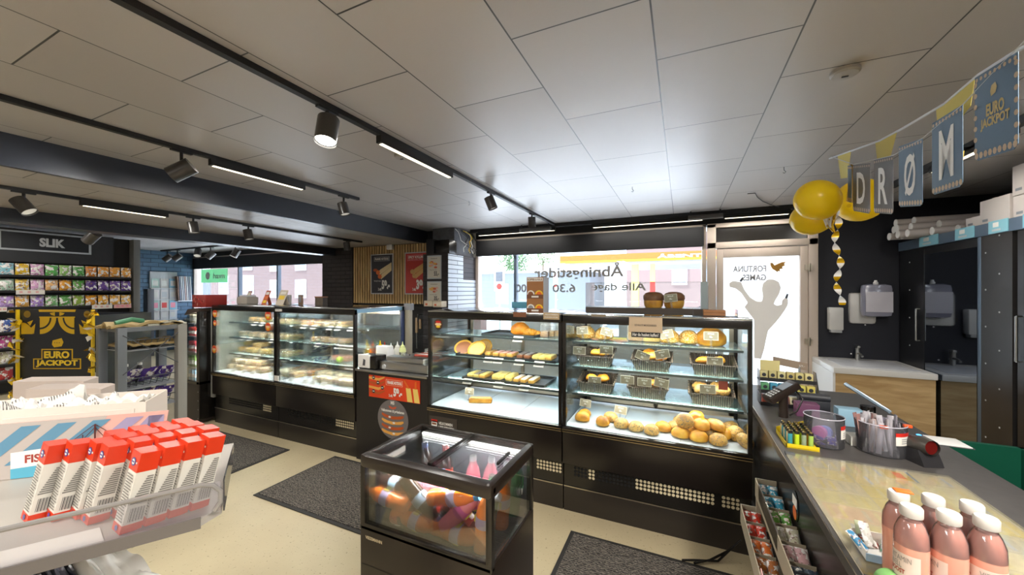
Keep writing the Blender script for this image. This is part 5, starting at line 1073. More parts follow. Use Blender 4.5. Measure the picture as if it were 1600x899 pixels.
def mk_soda(lab, capc):
    def fn():
        o = D.objects.new('soda_bottle', None); COL.objects.link(o); o['category'] = 'bottle'
        f = MB(); f.lathe([(.018, 0), (.029, .006), (.031, .02), (.029, .05), (.0315, .09), (.0315, .135), (.027, .165), (.015, .195), (.0125, .205)], TINTG, 20); e = D.objects.new('body', f.mesh('body')); COL.objects.link(e); e.parent = o
        f = MB(); f.lathe([(.0318, .094), (.0322, .097), (.0322, .128), (.0318, .131)], mat(lab[0], lab[1], .35), 20, cap=False); f.lathe([(.0325, .095), (.0325, .122)], mat(lab[2], lab[3], .35), 20, sx=.999, cap=False) if len(lab) > 4 else None
        f.box(-.012, .012, -.0335, -.031, .10, .125, mat(lab[2], lab[3], .35), .004); f.box(-.012, .012, .031, .0335, .10, .125, mat(lab[2], lab[3]), .004); e = D.objects.new('label', f.mesh('label')); COL.objects.link(e); e.parent = o
        f = MB(); f.lathe([(.0145, .203), (.015, .205), (.015, .221), (.013, .224)], mat(capc[0], capc[1], .4), 18); e = D.objects.new('cap', f.mesh('cap')); COL.objects.link(e); e.parent = o
        return o
    return fn
P_OR = Proto(mk_soda(('lab_lilac', '#b9a9c9', 'lab_yel', '#d8c83a'), ('cap_blue', '#3f8fc9'))); P_PK = Proto(mk_soda(('lab_pink', '#cf5a9a', 'lab_yel', '#d8c83a'), ('cap_white', '#dfe2e4')))
P_COLA = Proto(mk_soda(('lab_red', '#bf3a28', 'lab_w', '#ded9d2'), ('cap_red', '#a8281e'))); P_PEP = Proto(mk_soda(('lab_blue', '#8fa6b8', 'lab_w', '#ded9d2'), ('cap_blue2', '#24407a'))); P_CLR = Proto(mk_soda(('lab_grn', '#6fa37a', 'lab_w', '#ded9d2'), ('cap_grn', '#2f7f4f')))
OC, PC, KC, CC = '#f07c26', '#f08a98', '#33221b', '#b8b4a4'
def bot(pr, px, py, y, ang, c, l, dep=0., roll=0.):
    """lying bottle seen through the front glass: centre at the pixel on plane y, axis at ang degrees in the X-Z plane"""
    p = onY(px, py, y); a = math.radians(ang); ax = Vector((math.cos(a) * math.cos(dep), math.sin(dep), math.sin(a) * math.cos(dep)))
    q = ax.to_track_quat('Z', 'Y'); z = max(p.z, .615); o = pr.put(p - ax * .11 + Vector((0, 0, z - p.z)), (0, 0, 0), l, color=c); o.rotation_euler = (q @ Vector((0, 0, 1)).rotation_difference(Vector((0, 0, 1)))).to_euler()
    return o
Y1 = CY0 + .055; Y2 = Y1 + .07; Y3 = Y2 + .07
bot(P_OR, 709, 777, Y1, 14, OC, 'orange soda with blue cap near the top centre of the cooler')
bot(P_PK, 722, 796, Y1 + .01, 48, PC, 'pink soda with magenta label tilted below the blue capped one', .1)
bot(P_PEP, 657, 780, Y1, -38, KC, 'dark cola with pale blue label tilted at the cooler centre')
bot(P_PEP, 618, 757, Y1 + .03, 0, KC, 'dark cola with pale label lying at the upper left of the cooler')
bot(P_OR, 606, 778, Y1, 175, OC, 'orange soda with lilac label at the left of the cooler')
bot(P_COLA, 622, 806, Y1, 4, KC, 'dark cola with red label at the lower left of the cooler')
bot(P_COLA, 672, 812, Y1 + .02, -8, KC, 'dark cola with red label below the centre of the cooler')
bot(P_OR, 650, 828, Y1, -6, '#d9732e', 'orange soda along the bottom front of the cooler')
bot(P_OR, 714, 842, Y1, -2, '#e07a34', 'orange soda at the bottom right front of the cooler')
bot(P_PK, 700, 758, Y2, 8, PC, 'pink soda lying under the lid, centre of the cooler')
bot(P_OR, 663, 752, Y2 + .02, 30, OC, 'orange soda poking up behind the dark colas')
bot(P_OR, 757, 814, Y1, 84, '#e9853c', 'orange soda standing at the right front corner of the cooler')
bot(P_PK, 742, 782, Y2, 20, PC, 'pink soda at the upper right of the cooler')
bot(P_CLR, 592, 765, Y2, 65, CC, 'cloudy pale bottle standing at the left end of the cooler')
bot(P_COLA, 690, 800, Y2, 25, KC, 'dark cola tilted between the pink and orange sodas')
bot(P_CLR, 640, 800, Y3, 10, '#5b4a3a', 'brown clear bottle deep in the middle of the cooler')
bot(P_COLA, 730, 815, Y2, -30, '#8a3a20', 'reddish cola deep at the right of the cooler')
bot(P_OR, 600, 815, Y2, 5, '#d8a02c', 'yellow soda low at the left of the cooler')
bot(P_COLA, 640, 772, Y3, 70, KC, 'cola standing at the back left of the cooler')
bot(P_PEP, 610, 790, Y3, -5, KC, 'cola lying at the back, lower left of the cooler')
for i, (x, y) in enumerate(((-.80, 1.36), (-.74, 1.38), (-.68, 1.37))): P_PK.put((x, y, .585), (0, .08 * i, 0), 'pink soda standing under the right lid, %s of three' % nth(i, 3), color=PC)
for i, (x, y, c, pr, l) in enumerate(((-.64, 1.30, OC, P_OR, 'orange soda with blue cap beside the right side glass'), (-.635, 1.39, '#4c7a50', P_CLR, 'green bottle in the rear right corner of the cooler'), (-.66, 1.22, '#8f9a90', P_CLR, 'pale bottle low at the right side glass'), (-.95, 1.38, KC, P_COLA, 'cola standing at the back centre of the cooler'), (-1.04, 1.39, KC, P_PEP, 'cola standing at the back left corner of the cooler'))):
    pr.put((x, y, .585), (.1, .1, i), l, color=c)

# ================================================================== foreground shelf unit, left
sz = 1.055
A_, B_, C_2 = Vector((-1.06, .085, sz)), Vector((-.842, .438, sz)), None
ed = (B_ - A_).normalized(); nb = Vector((-ed.y, ed.x, 0))          # nb points away from the viewer's left
back = .42
t = thing('shop_shelf', 'grey shop shelf with clear rounded front rail in the left foreground', 'shelf', tuple((A_ + B_) / 2 + nb * .2))
t.location.z = sz
f = MB(); Pl = lambda p, z: (p.x, p.y, z)
def slab(f, pts, z0, z1, m):
    n = len(pts); vs = [(p.x, p.y, z0) for p in pts] + [(p.x, p.y, z1) for p in pts]
    f.add(vs, [tuple(reversed(range(n))), tuple(range(n, 2 * n))] + [(i, (i + 1) % n, n + (i + 1) % n, n + i) for i in range(n)], m)
A0 = A_ - ed * .7
slab(f, [A0, B_ - ed * .03, B_ + nb * .03, B_ + nb * back, A0 + nb * back], sz - .016, sz - .002, mat('shelf_grey', '#a8a39b', .4)); part('shelf_plate', f, t)
f = MB(); slab(f, [A0 + nb * (back - .01), B_ - ed * .2 + nb * (back - .01), B_ - ed * .22 + nb * .80, A0 + nb * .80], sz - .016, sz - .0025, mat('shelf_grey')); part('rear_plate', f, t)
f = MB(); slab(f, [A0 - nb * .004, B_ - ed * .03 - nb * .004, B_ - ed * .03, A0], sz - .019, sz + .003, mat('rail_dark', '#6a6562', .35)); part('front_edge', f, t)
f = MB(); slab(f, [A0 + nb * .012, A0 + ed * .95 + nb * .012, A0 + ed * .93 + nb * .07, A0 + nb * .07], sz - .002, sz - .0005, PAPER); part('label_strip', f, t, 'white paper strip under clear front')
zr = sz + .062; h1 = A0 + nb * .006; h2 = B_ + nb * .006
f = MB(); rp = [Vector((h1.x, h1.y, zr)), Vector((h2.x, h2.y, zr)) - ed * .03, Vector((h2.x, h2.y, zr - .006)) - ed * .012, Vector((h2.x, h2.y, zr - .02)), Vector((h2.x, h2.y, sz + .02)), Vector((h2.x, h2.y, sz + .005)) - ed * .01]
f.tube(rp, .0045, mat('rail_clear_edge', '#8b8885', .15, spec=.8), 8); part('front_rail', f, t)
f = MB(); f.add([h1 + Vector((0, 0, 0)), h2, Vector((h2.x, h2.y, zr)), Vector((h1.x, h1.y, zr))], [(0, 1, 2, 3)], PLAST); q = nb * .002
f.add([h1 + q, h2 + q, Vector((h2.x, h2.y, zr)) + q, Vector((h1.x, h1.y, zr)) + q], [(3, 2, 1, 0)], PLAST); part('clear_front', f, t)
f = MB(); e1 = h2; e2 = h2 + nb * .30; f.prism([(0, 0), ((e2 - e1).length, 0), ((e2 - e1).length, .03), (.02, .062), (0, .062)], e1 + ed * .004, nb, UZ, .0025, PLAST); part('clear_end', f, t)
f = MB(); bk_ = A0 + nb * (back + .01); bk_ = A0 + nb * .76; slab(f, [bk_, A_ - ed * .1 + nb * .76, A_ - ed * .1 + nb * .79, bk_ + nb * .03], .0, sz - .016, MGREY); part('back_panel', f, t)
f = MB(); slab(f, [onZ(-260, 960, .72), onZ(120, 925, .72), onZ(110, 900, .72), onZ(60, 900, .72), onZ(-200, 900, .72)], .70, .72, mat('shelf_grey')); part('lower_plate', f, t)
f = MB(); slab(f, [A0 + nb * .1, A_ + nb * .1, A_ + nb * back, A0 + nb * back], 0, .14, DGREY); part('plinth', f, t)
# red and white pastille boxes
RB = mat('box_red', '#cf3a1d', .3, spec=.6); WB = mat('box_white', '#d9d5cb', .35)
bw, bd, bh = .0148, .0148, .145
def mk_pastille():
    o = D.objects.new('pastille_box', None); COL.objects.link(o); o['category'] = 'box'
    def pt(nm, f): e = D.objects.new(nm, f.mesh(nm)); COL.objects.link(e); e.parent = o
    f = MB(); f.box(-bw, bw, -bd, bd, 0, bh, WB); pt('carton', f)
    g = .0006; z = bh * .76; f = MB(); f.box(-bw - g, bw + g, -bd - g, bd + g, z, bh + g, RB); pt('red_top', f)
    f = MB(); f.box(-bw - g, bw + g, -bd - g, bd + g, -.0002, bh * .1, RB); pt('red_foot', f)
    f = MB(); O = (bw + .0008, 0, 0); u = UY; PG = mat('print_grey', '#807c76', .5)      # right face: stepped text block and bar code
    for k in range(12): f.rect(-bd * .8 + bd * 1.1 * min(1, k / 12), .052 + k * .0042, bd * .85, .0545 + k * .0042, O, u, UZ, PG, .0003)
    for k in range(11): f.rect(-bd * .6 + k * .0021, .019, -bd * .6 + k * .0021 + (.0012 if k % 2 else .0006), .044, O, u, UZ, CHAR, .0003)
    O = (0, -bd - .0008, 0); u = UX                                                      # left face: small print and round logo
    for k in range(18): f.rect(-bw * .8, .020 + k * .0048, bw * (.85 - .15 * ((k * 7) % 3)), .0222 + k * .0048, O, u, UZ, PG, .0003)
    f.disc(-bw * .15, bh * .87, .0075, O, u, UZ, mat('logo_blue', '#3a4a93', .3), .0004, 16); f.disc(-bw * .15, bh * .87, .005, O, u, UZ, PAPER, .0008, 12); f.rect(-.0065, bh * .862, .002, bh * .88, O, u, UZ, mat('logo_blue'), .0011)
    f.rect(bw * .5, bh * .86, bw * .75, bh * .885, O, u, UZ, PAPER, .0004); f.disc(0, bh * .05, .005, O, u, UZ, mat('logo_blue'), .0008, 12); pt('print', f)
    return o
PAS = Proto(mk_pastille)
pl = [('front', (-.912, .350), [(0, 0), (.010, .0315), (.020, .063), (.030, .0945)]), ('middle', (-1.006, .338), [(0, 0), (.016, .0315), (.032, .063), (.048, .0945), (.064, .126)]),
      ('rear', (-1.118, .292), [(0, 0), (.034, .022), (.067, .044), (.073, .0765), (.088, .108), (.103, .1395), (.118, .171)]), ('back', (-1.088, .368), [(0, 0), (.014, .0325), (.028, .065), (.042, .0975)])]
tilt = Matrix.Rotation(math.radians(12), 4, Vector((0, 0, 1)).cross(Vector((.64, .77, 0))))
for nm_, (x0, y0), offs in pl:
    for i, (dx, dy) in enumerate(offs):
        o = PAS.put((x0 + dx - .019 - .014, y0 + dy - .023 + .009, sz + .001), (0, 0, 0), 'red topped white pastille box in the %s row, %s' % (nm_, nth(i, len(offs), 'near end'))); o.rotation_euler = tilt.to_euler()
# striped display card with FISH wording
def quad_to_world(pts, d0, d1, x0, x1):
    return [onD(px, py, d0 + (d1 - d0) * (px - x0) / (x1 - x0)) for px, py in pts]
cL, cR = onD(-60, 664, .86), onD(264, 641, .985); cL2 = Vector((cL.x, cL.y, cL.z)); u = (cR - cL); u.z = 0; L_ = u.length; u.normalize()
ztop = cR.z; zb = sz - .001
t = thing('display_carton', 'pink and blue striped cardboard display with a ship print, behind the red topped boxes', 'carton', (cR.x, cR.y, zb)); O = Vector((cL.x, cL.y, zb)); H_ = ztop - zb
STP = mat('stripe_pink', '#d9a79c', .6); STB = mat('stripe_blue', '#5c8ba6', .6); STL = mat('stripe_lilac', '#9a8fb0', .6); STC = mat('stripe_cream', '#b5aca6', .6)
f = MB(); f.prism([(0, 0), (L_ - .02, 0), (L_, H_), (0, H_)], O, u, UZ, .003, STP)
n_ = u.cross(UZ)
f.face([(0, 0), (L_ * .5, 0), (L_ * .68, H_), (0, H_)], O, u, UZ, STC, .0035)
for k in range(6):
    a = L_ * (.02 + .17 * k); f.face([(a, H_ * .25), (a + .035, H_ * .25), (min(a + .13, L_ - .008), H_ * .93), (min(a + .095, L_ - .04), H_ * .93)], O, u, UZ, STB if k < 3 else STL, .004)
f.face([(L_ * .22, 0), (L_ * .5, 0), (L_ * .5, H_ * .52), (L_ * .22, H_ * .47)], O, u, UZ, WHITE, .0045); f.face([(L_ * .22, 0), (L_ * .5, 0), (L_ * .5, H_ * .22), (L_ * .22, H_ * .18)], O, u, UZ, CYAN, .0048)
f.text('FISHERMAN', L_ * .285, H_ * .26, L_ * .32, H_ * .15, O, u, UZ, mat('print_red', '#9c3a30', .5), .005, .03)
part('front_card', f, t)
f = MB(); w0 = O + n_ * .006; px_ = lambda a, c: O + u * a + UZ * c + n_ * .006
for a, c, b2, d2, r_ in ((.62, .55, .62, .86, .0018), (.62, .86, .5, .56, .0008), (.62, .86, .74, .56, .0008), (.62, .8, .55, .55, .0008), (.62, .8, .68, .55, .0008), (.50, .56, .57, .58, .004), (.56, .55, .56, .68, .001)):
    f.cyl(px_(L_ * a, H_ * c), px_(L_ * b2, H_ * d2), r_, mat('boat_red', '#5a2622', .5), 6)
f.prism([(L_ * .44, H_ * .4), (L_ * .62, H_ * .38), (L_ * .63, H_ * .5), (L_ * .5, H_ * .52), (L_ * .45, H_ * .5)], O, u, UZ, .006, BLACKM); part('boat_print', f, t)
f = MB(); nb2 = -n_
for a in (0.0, L_ - .12): f.prism([(0, 0), (.10, 0), (.10, H_ * .7), (0, H_)], O + u * (a if a else .003) , nb2, UZ, .003, BOXW)
f.prism([(0, 0), (L_ - .12, 0), (L_ - .12, H_ * .9), (0, H_ * .9)], O + nb2 * .10, u, UZ, .003, BOXW); part('carton_body', f, t)
# white carton of folded newspapers behind it
cL, cR = onD(-90, 640, 1.02), onD(226, 628, 1.17); u2_ = (cR - cL); u2_.z = 0; L2 = u2_.length; u2_.normalize(); n2 = u2_.cross(UZ); O = Vector((cL.x, cL.y, zb)) + 0 * n2; H2 = onD(226, 628, 1.17).z - zb
t = thing('newspaper_carton', 'open white carton full of folded printed papers at the left foreground', 'carton', (cR.x, cR.y, zb)); f = MB(); dpt = .13
f.prism([(0, 0), (L2, 0), (L2, H2 * .97), (L2 - .004, H2), (0, H2 + .01)], O, u2_, UZ, -.003, BOXW); f.prism([(0, 0), (L2, 0), (L2, H2 + .008), (0, H2 + .01)], O - n2 * dpt, u2_, UZ, .003, BOXW)
f.prism([(0, 0), (dpt, 0), (dpt, H2 + .006), (0, H2)], O + u2_ * L2, -n2, UZ, .003, BOXW); f.prism([(0, 0), (dpt, 0), (dpt, H2 + .006), (0, H2)], O, -n2, UZ, -.003, BOXW)
f.prism([(0, 0), (dpt, 0), (dpt, L2), (0, L2)], O + UZ * .004, -n2, u2_, .003, BOXW); part('box', f, t)
def sheet(pts4, z, amp, n, seed, m, lbl, name='folded_paper', thick=.006):
    """crumpled folded paper: grid over a quad with noise relief, closed underneath"""
    a, c, d, e = [Vector(p) for p in pts4]; vs = []; 
    for j in range(n + 1):
        for i in range(n + 1):
            s_, r_ = i / n, j / n; p = (a * (1 - s_) + c * s_) * (1 - r_) + (e * (1 - s_) + d * s_) * r_
            k = abs(noise.noise(Vector((s_ * 2.6, r_ * 2.6, seed)))) * 2 - .3; p = p + Vector((0, 0, z + amp * k)); vs.append(p)
    N = (n + 1) ** 2; vs += [p - Vector((0, 0, thick + amp * .4)) for p in vs]
    fs = [(j * (n + 1) + i, j * (n + 1) + i + 1, (j + 1) * (n + 1) + i + 1, (j + 1) * (n + 1) + i) for j in range(n) for i in range(n)]
    fs2 = [tuple(N + q for q in reversed(x)) for x in fs]; rim = [i for i in range(n + 1)] + [j * (n + 1) + n for j in range(1, n + 1)] + [n * (n + 1) + i for i in range(n - 1, -1, -1)] + [j * (n + 1) for j in range(n - 1, 0, -1)]
    fr = [(rim[(i + 1) % len(rim)], rim[i], N + rim[i], N + rim[(i + 1) % len(rim)]) for i in range(len(rim))]
    f = MB(); f.add(vs, fs + fs2 + fr, m, True); return single(name, f, lbl, 'paper')
def inbox(a, c): return O + u2_ * (L2 * a) - n2 * (dpt * c)
hz = H2 - .012
for i, (a0, a1, c0, c1, am, m, l) in enumerate(((.04, .40, .05, .6, .05, NEWS, 'printed crumpled paper at the left end of the white carton'), (.36, .64, .04, .60, .045, NEWS, 'printed folded paper at the centre front of the white carton'), (.58, .80, .12, .75, .035, NEWS, 'printed folded paper right of centre in the white carton'),
                                             (.76, .97, .05, .7, .018, PAPER, 'white folded paper at the right end of the white carton'), (.2, .55, .55, .95, .045, PAPER, 'large white paper at the back of the white carton'))):
    sheet([inbox(a0, c0), inbox(a1, c0 + .1), inbox(a1, c1), inbox(a0, c1 - .05)], hz + .012 * (i % 2), am, 14, i * 3.1, m, l)
# wrapped bundles on the lower shelf
lz = .72
def lowp(px, py, z): return onZ(px, py, z)
q = [onZ(105, 866, .86), onZ(180, 848, .86), onZ(262, 905, .86), onZ(160, 960, .86)]
sheet([Vector((p.x, p.y, 0)) for p in q], .855, .02, 18, 9.3, tree('wrap_white', lambda n, l, b: (b.inputs['Base Color'].__setattr__('default_value', (.85, .85, .83, 1)), b.inputs['Roughness'].__setattr__('default_value', .25))), 'clear wrapped white bundle under the shelf, nearest the aisle', 'wrapped_bundle', .12)
NV = mat('navy_print', '#2b3148', .2, spec=.7); LV = mat('lilac_print', '#7d8196', .25)
for i in range(6):
    px = 95 - i * 32; q = [onZ(px, 868 + i * 9, .86), onZ(px + 30, 862 + i * 8, .86), onZ(px + 75, 935 + i * 5, .86), onZ(px + 42, 945 + i * 5, .86)]
    sheet([Vector((p.x, p.y, 0)) for p in q], .853, .014, 8, i * 1.7, NV if i % 2 == 0 else LV, '%s glossy magazine bundle on the lower shelf, %s of six' % ('navy' if i % 2 == 0 else 'pale blue', nth(i, 6, 'near end')), 'magazine_bundle', .12)

# ================================================================== grey wire rack
RX = -4.13; t = thing('wire_rack', 'grey metal gondola end rack with crossed wires and purple packets', 'rack', (RX - .25, 1.62, 0)); RG = mat('rack_grey', '#7e8389', .35, .5)
y0, y1 = 1.435, 1.86
for (x, y, w_, c) in ((RX, y0, .028, RG), (RX, y1 - .03, .034, mat('rack_beige', '#8f8d88', .4)), (RX - .34, y0 - .0, .028, RG), (RX - .34, y1 - .03, .03, RG)):
    f = MB(); f.box(x - w_, x + w_, y - w_, y + w_, 0, 1.2, c, .004); part('upright', f, t)
f = MB()
for x in (RX, RX - .34): f.box(x - .02, x + .02, y0, y1 - .03, 1.165, 1.2, RG)
f.box(RX - .34, RX, y0 - .015, y0 + .015, 1.165, 1.195, RG); f.box(RX - .34, RX, y1 - .045, y1 - .015, 1.165, 1.195, RG); part('top_frame', f, t)
f = MB(); 
for a, c in (((y0, 1.14), (y1 - .03, .84)), ((y0, .82), (y1 - .03, 1.16))): f.cyl((RX + .03, a[0], a[1]), (RX + .03, c[0], c[1]), .004, DGREY, 8)
part('cross_wires', f, t)
for z in (1.02, .70, .52):
    f = MB(); f.box(RX - .32, RX - .01, y0 + .02, y1 - .04, z - .02, z - .012, MGREY)
    for k in range(9): yy = y0 + .03 + k * .043; f.tube([(RX - .31, yy, z), (RX - .06, yy, z), (RX - .015, yy, z + .07)], .0025, DGREY, 6)
    f.cyl((RX - .015, y0 + .02, z + .07), (RX - .015, y1 - .05, z + .07), .004, DGREY, 6); part('wire_shelf', f, t)
f = MB(); f.box(RX - .34, RX, y0, y1 - .03, 0, .1, DGREY); part('foot_plate', f, t)
def pouch(name, lbl, cat, loc, w, h, d, m, rot=(0, 0, 0), color=None, group=None):
    """soft packet standing in X-Z, crimped top and bottom"""
    f = MB(); n = 8; k = 8; vs = []
    for s_ in (-1, 1):
        for j in range(k + 1):
            for i in range(n + 1):
                x = (i / n - .5) * 2; z = j / k; th = d * (1 - abs(x) ** 3) * math.sin(PI * min(max(z, 0), 1)) ** .55
                vs.append((x * w * (1 - .06 * math.sin(PI * z)), s_ * max(th, .0006), z * h))
    N = (n + 1) * (k + 1); fs = []
    for s_ in (0, 1):
        for j in range(k):
            for i in range(n):
                q = (s_ * N + j * (n + 1) + i, s_ * N + j * (n + 1) + i + 1, s_ * N + (j + 1) * (n + 1) + i + 1, s_ * N + (j + 1) * (n + 1) + i); fs.append(q if s_ == 0 else tuple(reversed(q)))
    rim = [i for i in range(n + 1)] + [j * (n + 1) + n for j in range(1, k + 1)] + [k * (n + 1) + i for i in range(n - 1, -1, -1)] + [j * (n + 1) for j in range(k - 1, 0, -1)]
    fs += [(rim[i], N + rim[i], N + rim[(i + 1) % len(rim)], rim[(i + 1) % len(rim)]) for i in range(len(rim))]
    f.add(vs, fs, m, True); o = D.objects.new(name, f.mesh(name)); COL.objects.link(o); o.location = loc; o.rotation_euler = rot
    if color: o.color = tuple(lin(color)) + (1,)
    return tag(o, lbl, cat, group)
KR = mat('kraft_bag', '#a08a5c', .7, bump=.4, bscale=20)
for i, (z, ya, yb, am, m, l) in enumerate(((1.205, y0 - .05, y1 + .0, .035, KR, 'crumpled brown paper bag on top of the grey rack'), (1.205, y0 + .18, y1 + .03, .02, mat('crate_liner', '#b8b8a8', .5), 'pale folded sheet on top of the grey rack'), (1.045, y0 + .03, y1 - .04, .03, KR, 'brown paper packets in the top wire basket of the grey rack'))):
    sheet([(RX - .32, ya, 0), (RX - .03, ya, 0), (RX - .03, yb, 0), (RX - .32, yb, 0)], z + .012, am, 12, 20 + i, m, l, 'paper_bag', .008)
f = MB(); f.tube([(RX - .1, y0 + .0, 1.235), (RX - .1, y0 + .1, 1.26), (RX - .12, y0 + .18, 1.24)], .02, mat('green_netting', '#3f7f5c', .5), 8); single('green_wrapper', f, 'green wrapper on the brown bag on top of the rack', 'wrapper')
for j, z in enumerate((.705, .525)):
    for i in range(5):
        pouch('chocolate_pack', 'purple and white packet on the %s rack shelf, %s of five' % (['middle', 'bottom'][j], nth(i, 5, 'near end')), 'packet', (RX - .16 - .05 * (i % 2), y0 + .075 + i * .065, z + .012), .05, .16, .014, PACK, (.75, 0, PI / 2), '#4a2f86')
for i in range(2): f = MB(); f.lathe([(.03, 0), (.032, .1), (.02, .13), (.014, .15)], CHAR, 14, (RX - .2, y0 + .1 + i * .09, .702)); f.lathe([(.016, .15), (.016, .17)], WHITE, 12, (RX - .2, y0 + .1 + i * .09, .702)); single('dark_bottle', f, '%s dark bottle with white cap behind the purple packets' % ['near', 'far'][i], 'bottle')

# ================================================================== slanted end fridge
t = thing('grab_fridge', 'small black fridge with slanted glass at the left end of the cases', 'fridge', (-5.1, 2.36, 0)); y0, y1 = 2.36, 3.05; fx0, fx1 = -5.40, -4.945
f = MB(); f.box(fx0, fx1, y0, y1, .02, .44, mat('fridge_dark', '#2b2420', .3), .004); f.box(fx1 - .005, fx1 + .008, y0 + .01, y1, 0.05, .44, BLACK)
for k in range(4): f.disc(fx1 - .02, .06 + k * .1, .005, (0, y0, 0), UX, UZ, LGREY, .001, 8)
part('base', f, t)
prof = [(fx0 + .01, .455), (fx0 + .06, .75), (fx0 + .13, 1.08), (fx0 + .19, 1.22)]
f = MB(); f.box(fx1 - .055, fx1, y0, y1, .44, 1.27, BLACK, .004); f.prism([(fx0 + .15, 1.22), (fx1, 1.27), (fx1, 1.31), (fx0 + .22, 1.29)], (0, y0, 0), UX, UZ, -(y1 - y0), mat('fridge_top', '#3a3029', .4)); f.box(fx0, fx1, y0, y1, .44, .47, BLACK); part('frame', f, t)
f = MB(); poly = prof + [(fx1 - .055, 1.22), (fx1 - .055, .455)]; f.prism(poly, (0, y0 + .006, 0), UX, UZ, -.004, GLASS); part('side_glass', f, t)
f = MB(); vs = []; 
for (x, z) in prof: vs += [(x, y0, z), (x, y1, z)]
f.add(vs, [(0, 1, 3, 2), (2, 3, 5, 4), (4, 5, 7, 6)], GLASS, True); f.add([(v[0] + .005, v[1], v[2]) for v in vs], [(0, 1, 3, 2), (2, 3, 5, 4), (4, 5, 7, 6)], GLASS, True); part('slanted_glass', f, t)
f = MB(); f.box(fx0 + .1, fx1 - .06, y1 - .02, y1 - .01, .47, 1.22, DECK); part('inner_wall', f, t)  # white panel added to brighten the fridge interior
for z in (.62, .80, .98, 1.13): f = MB(); f.box(fx0 + .08 + (z - .6) * .2, fx1 - .06, y0 + .02, y1 - .02, z - .008, z, DECK); part('shelf', f, t)
area('fridge_light', ((fx0 + fx1) / 2 + .05, (y0 + y1) / 2, 1.2), .1, .5, 5, parent=t); area('fridge_light', (fx1 - .08, y0 + .015, .86), .02, .7, 9, parent=t, rot=(PI / 2, 0, 0)); area('fridge_light', (fx0 + .16, (y0 + y1) / 2, 1.15), .03, .5, 4, parent=t, rot=(0, math.radians(-50), 0))  # upright corner light has no fixture, added to brighten the shelves
for r, (z, c, l) in enumerate(((1.13, '#d8d0b8', 'pale stick packs'), (.98, '#c9402e', 'red topped cups'), (.80, '#b23a3a', 'red packs'), (.62, '#6f8f4a', 'green salad cups'), (.47, '#7fb3cf', 'blue pack'))):
    for i in range(4):
        x = fx1 - .095 - i * .062 + (.02 if r == 0 else 0)
        if x < fx0 + .08 + (z - .6) * .2: continue
        f = MB(); hh = (.1, .1, .12, .13, .12)[r]; f.lathe([(.024, 0), (.028, hh * .8), (.029, hh * .82), (.026, hh)], TINT, 14, (x, y0 + .06, z)); f.lathe([(.0285, hh * .25), (.0289, hh * .6)], PAPER, 14, (x, y0 + .06, z), cap=False)
        single('chilled_cup', f, '%s in the slanted fridge, shelf %s from top, %s' % (l.rstrip('s'), ['first', 'second', 'third', 'fourth', 'fifth'][r], nth(i, 4, 'near end')), 'food pack', color=c)
f = MB(); f.box(-4.98, -4.945 - .055, 2.40, 2.46, .48, .62, YELLOW, .01); f.lathe([(.012, 0), (.012, .03)], ORANGE, 10, (-5.0, 2.43, .62)); f.v = [p - Vector((.05, 0, .0)) for p in f.v]; single('juice_carton', f, 'yellow juice bottle low in the slanted fridge', 'juice')
t = thing('red_gift_box', 'dark red box with pale plant pattern on top of the slanted fridge', 'box', (-5.02, 2.45, 1.31)); f = MB(); f.box(-5.17, -4.90, 2.40, 2.62, 1.312, 1.455, mat('gift_red', '#8c221c', .45), .004); part('body', f, t)
f = MB(); rr = random.Random(8)
for k in range(26): f.disc(rr.uniform(-5.15, -4.92), rr.uniform(1.33, 1.44), rr.uniform(.004, .014), (0, 2.40, 0), UX, UZ, (mat('gift_pale', '#b07a68', .5), mat('gift_dark', '#5e120f', .5), RED)[k % 3], .001 + k * .00005, 8, ry=rr.uniform(.004, .018))
part('print', f, t)

# ================================================================== yellow dump bin
a, c = onD(31, 484, 3.2), onD(148, 484, 3.2); u = (c - a).normalized(); n_ = u.cross(UZ); L_ = (c - a).length; zt2 = a.z
t = thing('dump_bin', 'black dump bin with gold lottery print and yellow foil fringe', 'display bin', ((a.x + c.x) / 2, (a.y + c.y) / 2, 0)); O = Vector((a.x, a.y, 0))
BIN = mat('bin_dark', '#23272d', .35); BG = mat('bin_gold', '#d6ae1c', .4)
f = MB(); f.prism([(0, 0), (L_, 0), (L_, zt2), (0, zt2)], O, u, UZ, -.02, BIN)
for k in range(3): f.prism([(0, 0), (.5, 0), (.5, zt2 - .05), (0, zt2 - .05)], O + u * (L_ * k / 2 * .98 + .005), -n_, UZ, .01, BIN) if k != 1 else None
f.prism([(0, 0), (L_, 0), (L_, zt2 - .05), (0, zt2 - .05)], O - n_ * .5, u, UZ, .01, BIN); f.prism([(0, 0), (.5, 0), (.5, L_), (0, L_)], O + UZ * (zt2 - .12), -n_, u, .01, BIN); part('bin_body', f, t)
f = MB()
def g(pts, m=BG, of=.001): f.face([(x * L_, zt2 - y) for x, y in pts], O, u, UZ, m, of)
def fan(cx, cy, r, a0, a1, m, of, r0=0.):
    pts = [(cx + r * math.cos(a0 + (a1 - a0) * i / 10), cy + r * math.sin(a0 + (a1 - a0) * i / 10)) for i in range(11)]
    pts += [(cx + r0 * math.cos(a1 + (a0 - a1) * i / 10), cy + r0 * math.sin(a1 + (a0 - a1) * i / 10)) for i in range(11)] if r0 else [(cx, cy)]
    f.face([(x, y) for x, y in pts], O, u, UZ, m, of)
g([(.25, .0), (.75, .0), (.74, .02), (.26, .02)]); g([(.26, .06), (.74, .06), (.74, .07), (.26, .07)])
